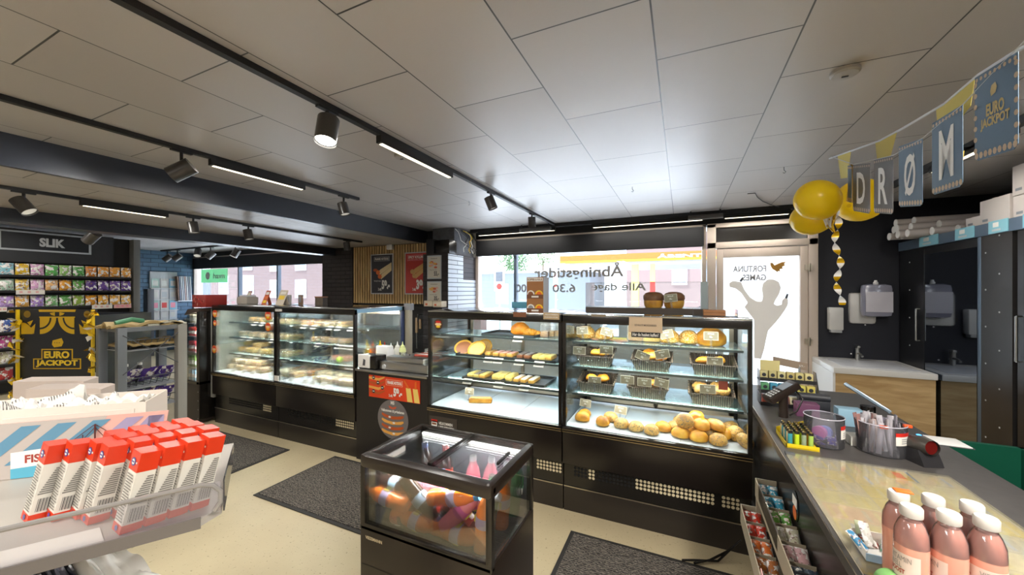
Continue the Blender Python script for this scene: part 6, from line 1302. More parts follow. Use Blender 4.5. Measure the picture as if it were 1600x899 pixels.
for s_ in (0, 1):
    X_ = lambda x: L_ * ((1 - x) if s_ else x)
    fan(X_(.27), zt2 - .07, .14, 0 if not s_ else PI, (-PI / 2) if not s_ else (-PI / 2) if False else (3 * PI / 2), BG, .001); fan(X_(.27), zt2 - .07, .10, 0 if not s_ else PI, -PI / 2 if not s_ else 3 * PI / 2, BIN, .0015); fan(X_(.27), zt2 - .07, .085, 0 if not s_ else PI, -PI / 2 if not s_ else 3 * PI / 2, BG, .002)
    fan(X_(.02), zt2 - .21, .10, 0 if not s_ else PI, PI / 2, BG, .001) ; f.face([(X_(.1), zt2 - .11), (X_(.18), zt2 - .09), (X_(.14), zt2 - .14)], O, u, UZ, BG, .001); f.face([(X_(.13), zt2 - .17), (X_(.21), zt2 - .12), (X_(.19), zt2 - .21)], O, u, UZ, BG, .001)
    f.face([(X_(.4), zt2 - .03), (X_(.47), zt2 - .022), (X_(.47), zt2 - .055), (X_(.42), zt2 - .045)], O, u, UZ, BG, .001); f.disc(X_(.1), zt2 - .04, .03, O, u, UZ, mat('bin_gold2', '#8f7420', .4), .001)
f.face([(L_ * .44, zt2 - .265), (L_ * .56, zt2 - .245), (L_ * .585, zt2 - .28), (L_ * .56, zt2 - .315), (L_ * .46, zt2 - .325), (L_ * .43, zt2 - .3)], O, u, UZ, BG, .001)
for k in range(3): f.disc(L_ * (.47 + .03 * k), zt2 - .285, .004, O, u, UZ, BIN, .002, 8)
f.rect(L_ * .29, zt2 - .43, L_ * .71, zt2 - .338, O, u, UZ, BG, .001); f.rect(L_ * .18, zt2 - .51, L_ * .82, zt2 - .42, O, u, UZ, BG, .001); f.rect(L_ * .305, zt2 - .43, L_ * .695, zt2 - .346, O, u, UZ, BIN, .002); f.rect(L_ * .195, zt2 - .502, L_ * .805, zt2 - .428, O, u, UZ, BIN, .002)
f.text('EURO', L_ * .33, zt2 - .418, L_ * .34, .062, O, u, UZ, mat('bin_gold3', '#e9c832', .4), .004, .05)
f.text('JACKPOT', L_ * .22, zt2 - .494, L_ * .56, .062, O, u, UZ, mat('bin_gold3'), .004, .05)
f.text('DRØM', L_ * .12, zt2 - .80, L_ * .8, .15, O, u, UZ, WHITE, .003, .05)
part('print', f, t)
for s_ in (0, 1):
    f = MB(); rr = random.Random(3 + s_); bx = O + u * (L_ * s_); f.prism([(-.006, .3), (.006, .3), (.006, zt2), (-.006, zt2)], bx + n_ * .004, u, UZ, .02, YELLOW)
    for k in range(60):
        p = bx + UZ * rr.uniform(.3, zt2) + u * rr.uniform(-.03, .03) + n_ * rr.uniform(.0, .05); q = Vector((rr.gauss(0, 1), rr.gauss(0, 1), rr.gauss(0, 1))).normalized() * .035; w_ = q.orthogonal().normalized() * .018
        f.add([p - q, p + w_, p + q, p - w_ + n_ * .01], [(0, 1, 2, 3)], (YELLOW, mat('foil_gold', '#b8962a', .25, .8), PAPER)[k % 3])
    part('foil_fringe', f, t)
# flat cartons standing in front of the bin
for i, (px0, px1, py, d) in enumerate(((20, 131, 595, 1.95), (40, 157, 607, 1.75))):
    a, c = onD(px0, py + 2, d), onD(px1, py, d + .1); u = (c - a); u.z = 0; L_ = u.length; u.normalize(); n_ = u.cross(UZ); z0 = .72
    t = thing('flat_carton', ['rear pale carton standing behind the papers', 'front pale carton standing behind the papers, slightly pinkish'][i], 'carton', (a.x, a.y, z0)); f = MB(); O = Vector((a.x, a.y, z0)); f.prism([(0, 0), (L_, 0), (L_, c.z - z0 - .006), (L_ - .015, c.z - z0), (0, a.z - z0)], O, u, UZ, -.12, mat('carton_pinkish', '#cdbfb6', .7)); part('carton', f, t)
    f = MB(); f.rect(.05, (a.z - z0) * .80, L_ * .9, (a.z - z0) * .82, O, u, UZ, mat('carton_line', '#a3948a', .7), .001); part('fold_line', f, t)
f = MB(); a = onD(80, 620, 1.8); f.box(a.x - .60, a.x - .06, a.y - .10, a.y + .18, 0, .70, MGREY, .005); f.box(a.x - .64, a.x - .02, a.y - .14, a.y + .22, .70, .72, LGREY); single('stock_table', f, 'low grey stock table hidden behind the foreground shelf, carrying cartons', 'table')

# ================================================================== sweets wall
GX = -9.0; t = thing('sweets_gondola', 'tall black wall unit of hanging sweets with SLIK sign', 'shelving', (GX, 2.2, 0))
f = MB(); f.box(GX - .45, GX - .06, .6, 3.25, 0, 2.42, mat('unit_black', '#26282b', .45)); f.box(GX - .06, GX + .1, .6, 3.0, 1.93, 2.42, MC['unit_black']); part('carcass', f, t)
f = MB(); f.box(GX - .45, GX + .12, 3.25, 3.34, 0, 2.42, mat('end_post', '#6b6c69', .45), .004); part('end_post', f, t)
f = MB(); f.box(GX - .058, GX - .04, 3.0, 3.25, 0, 2.42, BLACKM); part('dark_bay', f, t)
SZ = (1.93, 1.70, 1.455, 1.10, .87, .64, .41)
for i, z in enumerate(SZ): 
    f = MB(); f.box(GX - .06, GX + .16, .6, 3.2, z - .205, z - .193, DGREY); f.box(GX + .155, GX + .165, .6, 3.2, z - .225, z - .195, BLACKM); part('shelf', f, t)
for z in (2.1,):
    s2 = thing('category_sign', 'black SLIK sign with pale frame above the sweets', 'sign', (GX + .11, 2.3, z)); u = Vector((0, 1, 0)); O = (GX + .105, 0, 0)
    f = MB(); f.box(GX + .101, GX + .112, 1.80, 2.73, 2.10, 2.39, mat('sign_frame', '#aab0b4', .4)); part('frame', f, s2); f = MB(); f.box(GX + .110, GX + .116, 1.83, 2.70, 2.125, 2.365, mat('sign_dark', '#171b20', .4)); part('face', f, s2)
    f = MB(); f.text('SLIK', 2.18, 2.175, .26, .135, (GX + .118, 0, 0), u, UZ, LGREY, .001, .05); part('lettering', f, s2)
def mk_candy():
    n = 7; k = 7; w, h, d = .068, .165, .028; vs = []; f = MB()
    for s_ in (-1, 1):
        for j in range(k + 1):
            for i in range(n + 1):
                x = (i / n - .5) * 2; z = j / k; th = d * (1 - abs(x) ** 3) * math.sin(PI * z) ** .5; vs.append((s_ * -max(th, .001), x * w * (1 - .05 * math.sin(PI * z)), z * h))
    N = (n + 1) * (k + 1); fs = []
    for s_ in (0, 1):
        for j in range(k):
            for i in range(n): q = (s_ * N + j * (n + 1) + i, s_ * N + j * (n + 1) + i + 1, s_ * N + (j + 1) * (n + 1) + i + 1, s_ * N + (j + 1) * (n + 1) + i); fs.append(q)
    f.add(vs, fs, PACK, True); o = D.objects.new('sweets_bag', f.mesh('sweets_bag')); COL.objects.link(o); o['category'] = 'bag of sweets'; return o
CAN = Proto(mk_candy)
rows_c = [['#c98ab8', '#7fb8c4', '#d9b32a', '#cf9ac2', '#5fae5a', '#8fbf6a', '#4f9a4a', '#d9892a', '#e09a34', '#e3a040', '#e8a84a'], ['#d890b0', '#a8c4b0', '#e3c050', '#d8a8d0', '#e8b878', '#e3a030', '#5aa048', '#5a3a8a', '#6a4a9a', '#7a5aa8', '#6a4aa0'], ['#4fb3c9', '#b090cc', '#dba850', '#a88ad0', '#7fb87a', '#5a9a50', '#8fb04a', '#d9962a', '#e3a83a', '#e8b048', '#ecb850']]
yy = [1.74 + i * .142 for i in range(11)]
for r in range(3):
    for i in range(11):
        CAN.put((GX + .10, yy[i], SZ[r] - .19), (0, -.08, .04 * math.sin(i * 3 + r)), '%s of the eleven sweets bags on the %s row' % (nth(i, 11).capitalize(), ['top', 'second', 'third'][r]), color=rows_c[r][i], scale=(1, .98, 1.02))
        if i % 2 == 0 and i > 2: CAN.put((GX + .03, yy[i] + .03, SZ[r] - .2), (0, -.05, 0), 'sweets bag tucked behind the %s row, %s' % (['top', 'second', 'third'][r], nth(i // 2 - 2, 4)), color='#6a3a7a', scale=.92)
low = ['#d8b0a0', '#c8c8a8', '#c9a030', '#3a5aa0', '#b83a3a', '#e0c060', '#b04a8a', '#3a8ab0']
for r in range(3, 7):
    for j, i in enumerate((-.9, 0.1, 1, 8.4, 9.5)):
        CAN.put((GX + .10, 1.74 + i * .142, SZ[r] - .19), (0, -.08, 0), 'sweets bag on row %s, %s of those beside the black bin' % (['four', 'five', 'six', 'seven'][r - 3], nth(j, 5)), color=low[(r * 3 + j * 5) % 8], scale=(1, .9, 1.05))
for i, (ya, yb, r, c) in enumerate(((1.95, 2.22, 1, PAPER), (2.72, 2.96, 2, PAPER), (2.98, 3.2, 2, mat('tag_rose', '#d9a9a4', .5)), (1.72, 1.87, 2, PAPER))):
    f = MB(); z = SZ[r] - .23; f.box(GX + .166, GX + .171, ya, yb, z - .02, z + .045, c)
    for k in range(3): f.rect(ya + .03 + k * (yb - ya) * .28, z, ya + .06 + k * (yb - ya) * .28, z + .03, (GX + .171, 0, 0), (0, 1, 0), UZ, mat('tag_rose', '#d9a9a4', .5) if c is PAPER else PINK, .001)
    single('shelf_label', f, ['white price strip below the second sweets row', 'white price strip below the third sweets row, left one', 'pink price strip below the third sweets row', 'narrow white price strip at the left edge of the sweets wall'][i], 'price strip')
# ================================================================== cards and magazines on the blue wall
LX = -11.846
t = thing('card_rack', 'white wall rack holding greeting cards on the blue brick wall', 'rack', (LX, 4.95, .9)); f = MB(); f.box(LX, LX + .03, 4.62, 5.16, .55, 1.98, LGREY); part('back_board', f, t)
for z in (1.57, 1.29, 1.02, .78): f = MB(); f.box(LX + .03, LX + .10, 4.62, 5.16, z - .01, z, WHITE); part('ledge', f, t)
cc = [('#a9c0b4', '#d8d0cc'), ('#c9c2ba', '#cfcac6'), ('#7fb0c4', '#c9cccf')]; k = 0
for r, z in enumerate((1.58, 1.30, 1.03, .79)):
    for i in range(3):
        y = 4.72 + i * .175; f = MB(); f.box(LX + .035, LX + .042, y - .075, y + .075, z, z + .23, TINT, tf=None); f.rect(y - .05, z + .05, y + .05, z + .18, (LX + .042, 0, 0), (0, 1, 0), UZ, (RED, PAPER, PINK, LGREY)[(r + i * 2) % 4] if r in (1, 2) else PAPER, .001)
        single('greeting_card', f, 'greeting card on rack row %s from top, %s of three' % (['one', 'two', 'three', 'four'][r], nth(i, 3)), 'greeting card', color=cc[i][r % 2])
t = thing('magazine_holder', 'white ledge of upright magazines beside the long left window', 'holder', (LX, 5.3, 1.25)); f = MB(); f.box(LX, LX + .18, 5.12, 5.46, 1.235, 1.255, WHITE); part('ledge', f, t)
for i in range(8):
    f = MB(); x = LX + .02 + i * .0; y = 5.14 + i * .038; f.prism([(0, 0), (.02, 0), (.02 - .03, .62), (-.03, .62)], (LX + .02, y, 1.257), (0, 1, 0), UZ, .13, TINT)
    f.prism([(.022, .002), (.026, .002), (-.004, .6), (-.008, .6)], (LX + .02, y, 1.257), (0, 1, 0), UZ, .132, DGREY); single('magazine', f, 'upright magazine on the white ledge by the window, %s of eight' % nth(i, 8), 'magazine', color=('#7a5a4a', '#8a90a0', '#d8dadc', '#c8ccd4', '#d4b8b0', '#dfe0e0', '#9aa0ac', '#c4c8cc')[i])
f = MB(); f.box(-11.3, -11.1, 4.3, 4.42, 0, 1.55, DGREY, .01); single('dark_stand', f, 'narrow dark stand in front of the greeting cards', 'stand')
# ================================================================== cashier counter, right
CZ = .83; KX0, KX1 = .372, 1.045
t = thing('cashier_counter', 'long dark cashier counter running towards the viewer at the right', 'counter', (.7, 1.6, 0))
CT = mat('counter_top', '#4b4846', .42, mottle=.25, mscale=30)
f = MB(); f.box(KX0, KX1, .25, 3.15, CZ - .03, CZ, CT, .003); f.box(KX0 + .001, KX0 + .004, .25, 3.15, CZ - .03, CZ, ALU); part('worktop', f, t)
f = MB(); f.box(KX0 + .012, KX1 - .05, .28, 3.12, .08, CZ - .03, mat('counter_side', '#221f1e', .25, spec=.7)); f.box(KX0 + .05, KX1 - .08, .3, 3.1, 0, .08, BLACKM); part('body', f, t)
f = MB(); O = (KX0 + .011, 0, 0); f.disc(-1.70, .70, .045, O, (0, -1, 0), UZ, BLACK, .001, ry=.055); f.rect(-1.73, .70, -1.67, .735, O, (0, -1, 0), UZ, PAPER, .002); f.disc(-1.70, .675, .025, O, (0, -1, 0), UZ, ORANGE, .002); single('sticker', f, 'black oval sticker with white and orange print on the counter side', 'sticker')
# glass mat with tickets
t = thing('ticket_mat', 'clear glass mat over pale scratch tickets on the cashier counter', 'counter mat', (.62, 1.5, CZ))
f = MB(); x0, x1, y0, y1 = .388, .868, 1.0, 1.862; f.box(x0, x1, y0, y1, CZ, CZ + .003, mat('mat_base', '#d6cdb6', .6)); part('backing', f, t)
f = MB(); rr = random.Random(12); cs = [mat('tk%d' % i, c, .5, mottle=.35, mscale=60) for i, c in enumerate(('#ecd898', '#ece2bc', '#e6d8bc', '#c4cce0', '#ecc8aa', '#e8dca4', '#f0dc88', '#d8d0bc'))]
for j in range(9):
    for i in range(3):
        a = x0 + .012 + i * .155; c = y1 - .015 - j * .092; m = cs[rr.randrange(8)]; f.box(a, a + .148, c - .084, c, CZ + .003, CZ + .004, m)
        for k in range(5): f.box(a + .008 + k * .028, a + .018 + k * .028, c - .075, c - .012, CZ + .004, CZ + .0043, cs[rr.randrange(8)])
c = y1 - .015; f.box(x0 + .322 - .04, x0 + .322 + .03, c - .08, c - .005, CZ + .004, CZ + .0046, YELLOW); f.box(x0 + .31, x0 + .335, c - .07, c - .02, CZ + .0046, CZ + .005, ORANGE); f.box(x0 + .355, x0 + .362, c - .085, c, CZ + .004, CZ + .0046, BLUE)
part('tickets', f, t); f = MB(); f.box(x0, x1, y0, y1, CZ + .005, CZ + .009, thin('mat_glass', (.98, .98, .96), .6, .06, body='#efe9d4', bodyf=.12)); part('glass_sheet', f, t)
f = MB(); 
for (a, c) in ((x0, y1),): f.box(a - .004, a + .03, c - .012, c + .004, CZ, CZ + .012, DGREY, .002)
f.box(x0 - .004, x0 + .012, y0 + .1, y0 + .13, CZ, CZ + .012, DGREY, .002); part('corner_clip', f, t)
CZ1 = CZ + .0095
# pink vitamin water bottles
def mk_vit():
    o = D.objects.new('vitamin_bottle', None); COL.objects.link(o); o['category'] = 'bottle'
    f = MB(); f.lathe([(.024, 0), (.0275, .006), (.0275, .125), (.026, .145), (.020, .163), (.0155, .171)], mat('pink_water', '#dd9a84', .12, spec=.7, coat=.6), 28); e = D.objects.new('body', f.mesh('body')); COL.objects.link(e); e.parent = o
    f = MB(); f.lathe([(.0276, .120), (.0276, .126), (.0264, .147), (.0204, .166), (.015, .176), (.015, .186)], PLAST, 28, cap=False); e = D.objects.new('clear_neck', f.mesh('clear_neck')); COL.objects.link(e); e.parent = o
    f = MB(); f.lathe([(.0178, .180), (.0185, .182), (.0185, .198), (.0165, .201)], mat('cap_grey', '#c4bfb8', .45), 26)
    e = D.objects.new('cap', f.mesh('cap')); COL.objects.link(e); e.parent = o
    f = MB(); r = .0279; n = 20; a0, a1 = -2.6, .35; vs = []; LBL = mat('vit_label', '#dcc6b8', .45)
    for i in range(n + 1):
        a = a0 + (a1 - a0) * i / n
        for z in (.012, .105): vs.append((r * math.cos(a), r * math.sin(a), z))
    f.add(vs, [(2 * i, 2 * i + 2, 2 * i + 3, 2 * i + 1) for i in range(n)], LBL, True)
    def wrap(txt, z, h, a_, w, m, bold=.02):
        v, fs = text_geo(txt, bold); rr_ = r + .0004; f.add([(rr_ * math.cos(a_ + x * w), rr_ * math.sin(a_ + x * w), z + y * h) for x, y in v], fs, m)
    wrap('VITAMIN', .088, .011, -1.5, 1.35, mat('print_grey2', '#8c847c', .5), .0); wrap('WELL', .074, .011, -1.5, .8, mat('print_grey2'), .0); wrap('BOOST', .062, .0095, -1.5, 1.0, mat('print_boost', '#a8402c', .5), .03)
    for k in range(4): wrap('refreshing drink with vitamins' if k % 2 else 'zink selen', .05 - k * .008, .004, -1.5, 1.1 if k % 2 else .6, mat('print_grey2'))
    wrap('well', .094, .006, -2.35, .3, CHAR); wrap('drink', .082, .005, -2.3, .35, mat('print_boost')); wrap('500', .066, .006, -2.3, .3, CHAR)
    e = D.objects.new('label', f.mesh('label')); COL.objects.link(e); e.parent = o; return o
VIT = Proto(mk_vit)
for i, (x, y, rz, l) in enumerate(((.451, 1.145, .1, 'left bottle of the back row, with orange sticker'), (.512, 1.152, .2, 'middle bottle of the back row'), (.572, 1.150, .3, 'right bottle of the back row'), (.446, 1.080, -2.1, 'left bottle of the front row'), (.505, 1.083, -2.7, 'middle bottle of the front row, label turned away'), (.563, 1.090, -1.15, 'right bottle of the front row, nearest the counter back edge'))):
    VIT.put((x, y, CZ1), (0, 0, rz + .3), 'pink vitamin drink, ' + l)
f = MB(); f.box(.445, .475, 1.138, 1.158, CZ1 + .2015, CZ1 + .204, ORANGE, .001); single('price_dot', f, 'orange price sticker on the cap of the back left bottle', 'sticker')
# small box of packets and green rounded pack before the bottles
p = onZ(1380, 868, CZ1)
t = thing('packet_tray', 'small white and blue tray of gum and sweets packets left of the bottles', 'tray', (p.x, p.y, CZ1)); x, y = p.x, p.y
f = MB(); f.box(x - .045, x + .05, y - .04, y + .045, CZ1, CZ1 + .003, WHITE); f.box(x - .047, x - .044, y - .04, y + .045, CZ1, CZ1 + .022, WHITE); f.box(x - .047, x + .05, y - .043, y - .04, CZ1, CZ1 + .018, mat('tray_blue', '#9fc0dc', .5)); f.box(x - .047, x + .05, y + .045, y + .048, CZ1, CZ1 + .03, BOXW); part('tray', f, t)
for i, (dx, dy, rz, tl, w, h, c, l) in enumerate(((-.035, -.01, .8, .9, .012, .05, '#3f8fc0', 'blue packet lying at the left of the tray'), (.02, .03, -.7, 1.3, .014, .045, '#4fae6a', 'bright green packet at the back right of the tray'), (-.02, .01, .3, .5, .012, .055, '#c9c7bf', 'white gum packet with small print, upright in the tray'), (.01, .0, -.4, .9, .014, .045, '#3fa07a', 'green sweets packet in the middle of the tray'), (.03, -.01, .2, .7, .011, .05, '#d9d5c9', 'pale gum packet at the right of the tray'), (.0, .025, 1.2, 1.2, .013, .04, '#b84a3a', 'red and green packet at the back of the tray'), (-.03, .03, .0, .3, .012, .05, '#a8b090', 'grey green packet at the back left of the tray'))):
    pouch('sweets_packet', l, 'packet', (x + dx, y + dy, CZ1 + .006), w, h, .007, PACKS, (-tl, 0, rz), c)
p = onZ(1415, 893, CZ + .06)
t = thing('green_pack', 'white pack with rounded green end at the bottom edge before the bottles', 'pack', (p.x, p.y, CZ1)); x, y = p.x, p.y
f = MB(); f.box(x - .03, x + .16, y - .055, y - .005, CZ1, CZ1 + .05, WHITE, .008); part('pack', f, t); f = MB(); f.cyl((x - .03, y - .055, CZ1 + .026), (x - .03, y - .006, CZ1 + .026), .0255, mat('pack_green', '#7fb86a', .4), 24); part('green_end', f, t)
for i in range(3): f = MB(); f.box(x + .0 + i * .05, x + .03 + i * .05, y - .05, y - .01, CZ1 + .05, CZ1 + .056, (CYAN, GREEN, PAPER)[i], .002); single('sachet', f, '%s sachet lying on the white and green pack' % ['blue', 'green', 'white'][i], 'sachet')
# clear jars
def jar(x, y, r, h, lbl):
    t = thing('clear_jar', lbl, 'jar', (x, y, CZ)); f = MB(); f.lathe([(r * .97, 0), (r, .004), (r, h), (r * .985, h + .002), (r * .97, h), (r * .97, .005), (.001, .005)], PLAST, 40, (x, y, CZ + .0005), cap=True); part('jar', f, t)
    f = MB(); pts = [(x + r * math.cos(a * PI / 20), y + r * math.sin(a * PI / 20), CZ + h) for a in range(41)]; f.tube(pts, .0022, mat('jar_rim', '#b9b6c2', .15, spec=.8), 6); part('rim', f, t); return t
p = onZ(1287, 694, CZ); J1 = (p.x, p.y); t = jar(p.x, p.y, .070, .125, 'clear round jar with purple bars on the counter')
def curved_label(par, x, y, r, a0, a1, z0, z1, red=.3):
    f = MB(); 
    for (za, zb2, m) in ((z0, z0 + (z1 - z0) * (1 - red), PAPER), (z0 + (z1 - z0) * (1 - red), z1, RED)):
        vs = []; 
        for i in range(9): a = a0 + (a1 - a0) * i / 8; vs += [(x + r * math.cos(a), y + r * math.sin(a), za), (x + r * math.cos(a), y + r * math.sin(a), zb2)]
        f.add(vs, [(2 * i, 2 * i + 2, 2 * i + 3, 2 * i + 1) for i in range(8)], m, True)
    for k in range(3):
        vs = []
        for i in range(5): a = a0 + (a1 - a0) * (.3 + .5 * i / 4); vs += [(x + (r + .0005) * math.cos(a), y + (r + .0005) * math.sin(a), z0 + .008 + k * .008), (x + (r + .0005) * math.cos(a), y + (r + .0005) * math.sin(a), z0 + .011 + k * .008)]
        f.add(vs, [(2 * i, 2 * i + 2, 2 * i + 3, 2 * i + 1) for i in range(4)], MGREY, True)
    part('price_label', f, par, 'white price label with red top')
curved_label(t, p.x, p.y, .0715, -.95, -.35, CZ + .045, CZ + .1)
for i, (dx, dy, rz, tl) in enumerate(((-.02, -.03, .4, 1.35), (.015, -.035, -.2, 1.3), (-.005, .0, .9, 1.45))): pouch('purple_bar', 'purple and yellow bar lying in the clear jar, %s' % nth(i, 3), 'sweet', (J1[0] + dx, J1[1] + dy - .02, CZ + .012 + .006 * i), .016, .06, .007, PACKS, (-tl, 0, rz), '#4a3ea0')
pouch('purple_bar', 'purple and yellow bar standing at the right side of the jar', 'sweet', (J1[0] + .035, J1[1] - .03, CZ + .01), .013, .095, .007, PACKS, (-.1, .25, .2), '#4a3ea0')
for i, (c, l) in enumerate((('#b05a9a', 'magenta'), ('#6f7fc0', 'blue'))):
    f = MB(); x, y = J1[0] - .01 + .022 * i, J1[1] + .015 + .012 * i; f.cyl((x - .008, y - .012, CZ + .045), (x + .004, y + .006, CZ + .045), .027, TINT, 24); f.cyl((x - .009, y - .0135, CZ + .045), (x - .008, y - .012, CZ + .045), .016, TINT, 18); single('tape_roll', f, '%s round sweet tin standing in the clear jar' % l, 'sweet', color=c)
p = onZ(1376, 706, CZ); J2 = (p.x, p.y); t = jar(p.x, p.y, .078, .125, 'clear round jar crammed with wrapped sticks beside the scanner')
curved_label(t, p.x, p.y, .0797, -1.35, -.45, CZ + .055, CZ + .105, .3)
rr = random.Random(5)
for i in range(34):
    a = rr.uniform(0, 2 * PI); q = .062 if i < 18 else rr.uniform(.0, .045); c = rr.choice(['#a5a2ac', '#b6b3ba', '#8c8894', '#8f6a66', '#cfcdd2', '#b0a09c']); h = rr.uniform(.12, .15)
    x, y = J2[0] + q * math.cos(a), J2[1] + q * math.sin(a); o = pouch('wrapped_stick', 'clear wrapped stick in the jar beside the scanner', 'sweet stick', (x, y, CZ + .008), .009, h, .006, mat('stick_wrap', obj=True, rough=.12, spec=.9), (rr.uniform(-.1, .1), rr.uniform(-.12, .12), rr.uniform(0, 3)), c, 'wrapped sticks in the right jar')
for i, (dx, dy, z) in enumerate(((-.015, -.065, .115), (.075, -.02, .118))): f = MB(); f.box(J2[0] + dx - .013, J2[0] + dx + .013, J2[1] + dy - .008, J2[1] + dy + .008, CZ + z, CZ + z + .012, mat('orange_tag', '#e2561a', .4), .003); single('orange_sticker', f, '%s orange sticker on the jar of wrapped sticks' % ['left', 'right'][i], 'sticker')
# hand scanner
p = onZ(1438, 722, CZ); x, y = p.x, p.y; t = thing('barcode_scanner', 'dark egg shaped barcode scanner with red window on the counter', 'scanner', (x, y, CZ)); SC = mat('scanner', '#2a292b', .3, spec=.6)
f = MB(); f.X = Matrix.Translation((x, y, CZ)) @ Matrix.Rotation(.37, 4, 'Z'); f.prism([(-.052, 0), (.050, 0), (.042, .012), (.026, .05), (-.026, .056), (-.044, .02)], (-.036, 0, 0), UY, UZ, .072, SC, True); part('foot', f, t)
a_ = Vector((.35, -.9, .1)).normalized(); c_ = Vector((x, y, CZ + .068)); f = MB()
prof = [(-.052, .012), (-.045, .024), (-.02, .034), (.01, .035), (.035, .030), (.046, .027)]; n = 24; u = a_.orthogonal().normalized(); w = a_.cross(u); vs = []
for s_, r_ in prof:
    for i in range(n): th = 2 * PI * i / n; vs.append(c_ + a_ * s_ + r_ * (math.cos(th) * u + math.sin(th) * w))
f.add(vs, [(j * n + i, j * n + (i + 1) % n, (j + 1) * n + (i + 1) % n, (j + 1) * n + i) for j in range(5) for i in range(n)] + [tuple(range(n))], mat('scanner_body', '#4a4743', .3, .4), True); part('head', f, t)
f = MB(); f.cyl(c_ + a_ * .034, c_ + a_ * .036, .027, mat('scan_red', '#5a0f0c', .15, spec=.8), 24); part('window', f, t, 'dark red window'); f = MB(); f.blob(c_ + Vector((0, .01, .034)), .008, .008, .003, mat('scan_led', '#4aa3ff', emit=1.2), 10, 6); part('indicator', f, t)
# snus display, card terminal, lighters
t = thing('tin_display', 'three tier counter display of small tins and packs behind the card terminal', 'display', (.56, 2.68, CZ)); x0, x1 = .42, .70
f = MB()
for x in (x0, x1 - .004): f.prism([(0, 0), (.12, 0), (.12, .20), (.07, .20), (0, .07)], (x, 2.60, CZ), UY, UZ, .004, PLAST)
for k in range(3): f.box(x0, x1, 2.60 + k * .035, 2.66 + k * .035, CZ + .004 + k * .065, CZ + .008 + k * .065, BLACKM); f.box(x0, x1, 2.598 + k * .035, 2.601 + k * .035, CZ + .0 + k * .065, CZ + .02 + k * .065, BLACKM)
part('stand', f, t); f = MB(); f.box(x0 + .02, x0 + .12, 2.735, 2.738, CZ + .14, CZ + .245, mat('header_card', '#cfc389', .6)); part('header_card', f, t)
cl = [['#a04a3a', '#c9b96a', '#c76a5a', '#c9c0a0', '#a86a4a', '#c9a870'], ['#5a9a6a', '#3a8aa8', '#3a8aa8', '#4a9ab0', '#c9c05a', '#c9b95a'], ['#c9bf8a', '#bdb27a', '#c9bf8a', '#b8a86a', '#c4b87a', '#cdc28a']]
for k in range(3):
    for i in range(6):
        x = x0 + .03 + i * .044; f = MB(); f.box(x - .019, x + .019, 2.608 + k * .035, 2.645 + k * .035, CZ + .008 + k * .065, CZ + .058 + k * .065, TINT, .003); f.disc(x, CZ + .036 + k * .065, .011, (0, 2.608 + k * .035, 0), UX, UZ, CHAR, .0006, 12); f.rect(x - .013, CZ + .014 + k * .065, x + .013, CZ + .020 + k * .065, (0, 2.608 + k * .035, 0), UX, UZ, CHAR, .0006)
        single('small_pack', f, 'small pack on the %s tier of the counter display, %s' % (['lowest', 'middle', 'top'][k], nth(i, 6)), 'small pack', color=cl[k][i])
t = thing('price_rail', 'brown price rail standing above the counter display', 'price rail', (.56, 2.78, CZ)); a, c = onY(1208, 556, 2.78), onY(1262, 577, 2.78); f = MB(); f.prism([(0, 0), (c.x - a.x, -.03), (c.x - a.x, .015), (0, .045)], (a.x, 2.78, a.z - .05), UX, UZ, -.004, mat('rail_brown', '#8f7d6c', .5)); f.text('59,-', .13, -.01, .03, .014, (a.x, 2.777, a.z - .05), UX, UZ, PAPER, .001); part('rail', f, t); f = MB(); f.cyl((c.x - .04, 2.783, CZ), (c.x - .04, 2.783, a.z - .06), .006, MGREY, 10); part('pole', f, t)
p = onZ(1224, 652, CZ); x, y = p.x, p.y; t = thing('card_terminal', 'black card payment terminal on a pole at the far end of the counter', 'card terminal', (x, y, CZ)); TB = mat('terminal', '#2a211c', .3)
f = MB(); f.cyl((x, y, CZ), (x, y, CZ + .115), .021, TB, 18); part('pole', f, t)
tm = Matrix.Translation((x - .015, y - .01, CZ + .135)) @ Matrix.Rotation(.75, 4, 'Z') @ Matrix.Rotation(.62, 4, 'Y') @ Matrix.Rotation(0, 4, 'X')
tm = Matrix.Translation((x - .012, y - .012, CZ + .135)) @ Matrix.Rotation(math.radians(20), 4, 'Z') @ Matrix.Rotation(math.radians(-32), 4, 'Y')
f = MB(); f.box(-.085, .085, -.04, .04, -.018, .018, TB, .01, tf=tm); part('body', f, t); f = MB(); f.box(.0, .06, -.027, .027, .018, .020, mat('screen_grey', '#8f98a2', .2), .0, tf=tm); part('screen', f, t)
f = MB(); 
for i in range(4):
    for j in range(3): f.box(-.07 + i * .016, -.06 + i * .016, -.024 + j * .018, -.013 + j * .018, .018, .0205, LGREY, .001, tf=tm)
part('keypad', f, t); f = MB(); f.tube([(x + .05, y, CZ + .15), (x + .08, y - .02, CZ + .11), (x + .05, y - .04, CZ + .05), (x + .02, y - .03, CZ + .02)], .004, BLACK, 8); part('cable', f, t)
pa, pb, pc, pd = [onZ(*q, CZ) for q in ((1198, 679), (1240, 697), (1285, 690), (1243, 663))]
t = thing('lighter_tray', 'bright yellow tray full of coloured lighters on the counter', 'tray', ((pa.x + pc.x) / 2, (pa.y + pc.y) / 2, CZ)); YT = mat('tray_yellow', '#e0c21a', .4)
x0, x1, y0, y1 = .405, .52, 1.94, 2.12
f = MB(); f.box(x0, x1, y0, y1, CZ, CZ + .006, YT, .002); f.box(x0, x1, y0, y0 + .004, CZ, CZ + .018, YT); f.box(x0, x0 + .004, y0, y1, CZ, CZ + .018, YT); f.prism([(0, 0), (x1 - x0, 0), (x1 - x0, .075), (0, .03)], (x0, y1, CZ), UX, UZ, -.004, YT); part('tray', f, t)
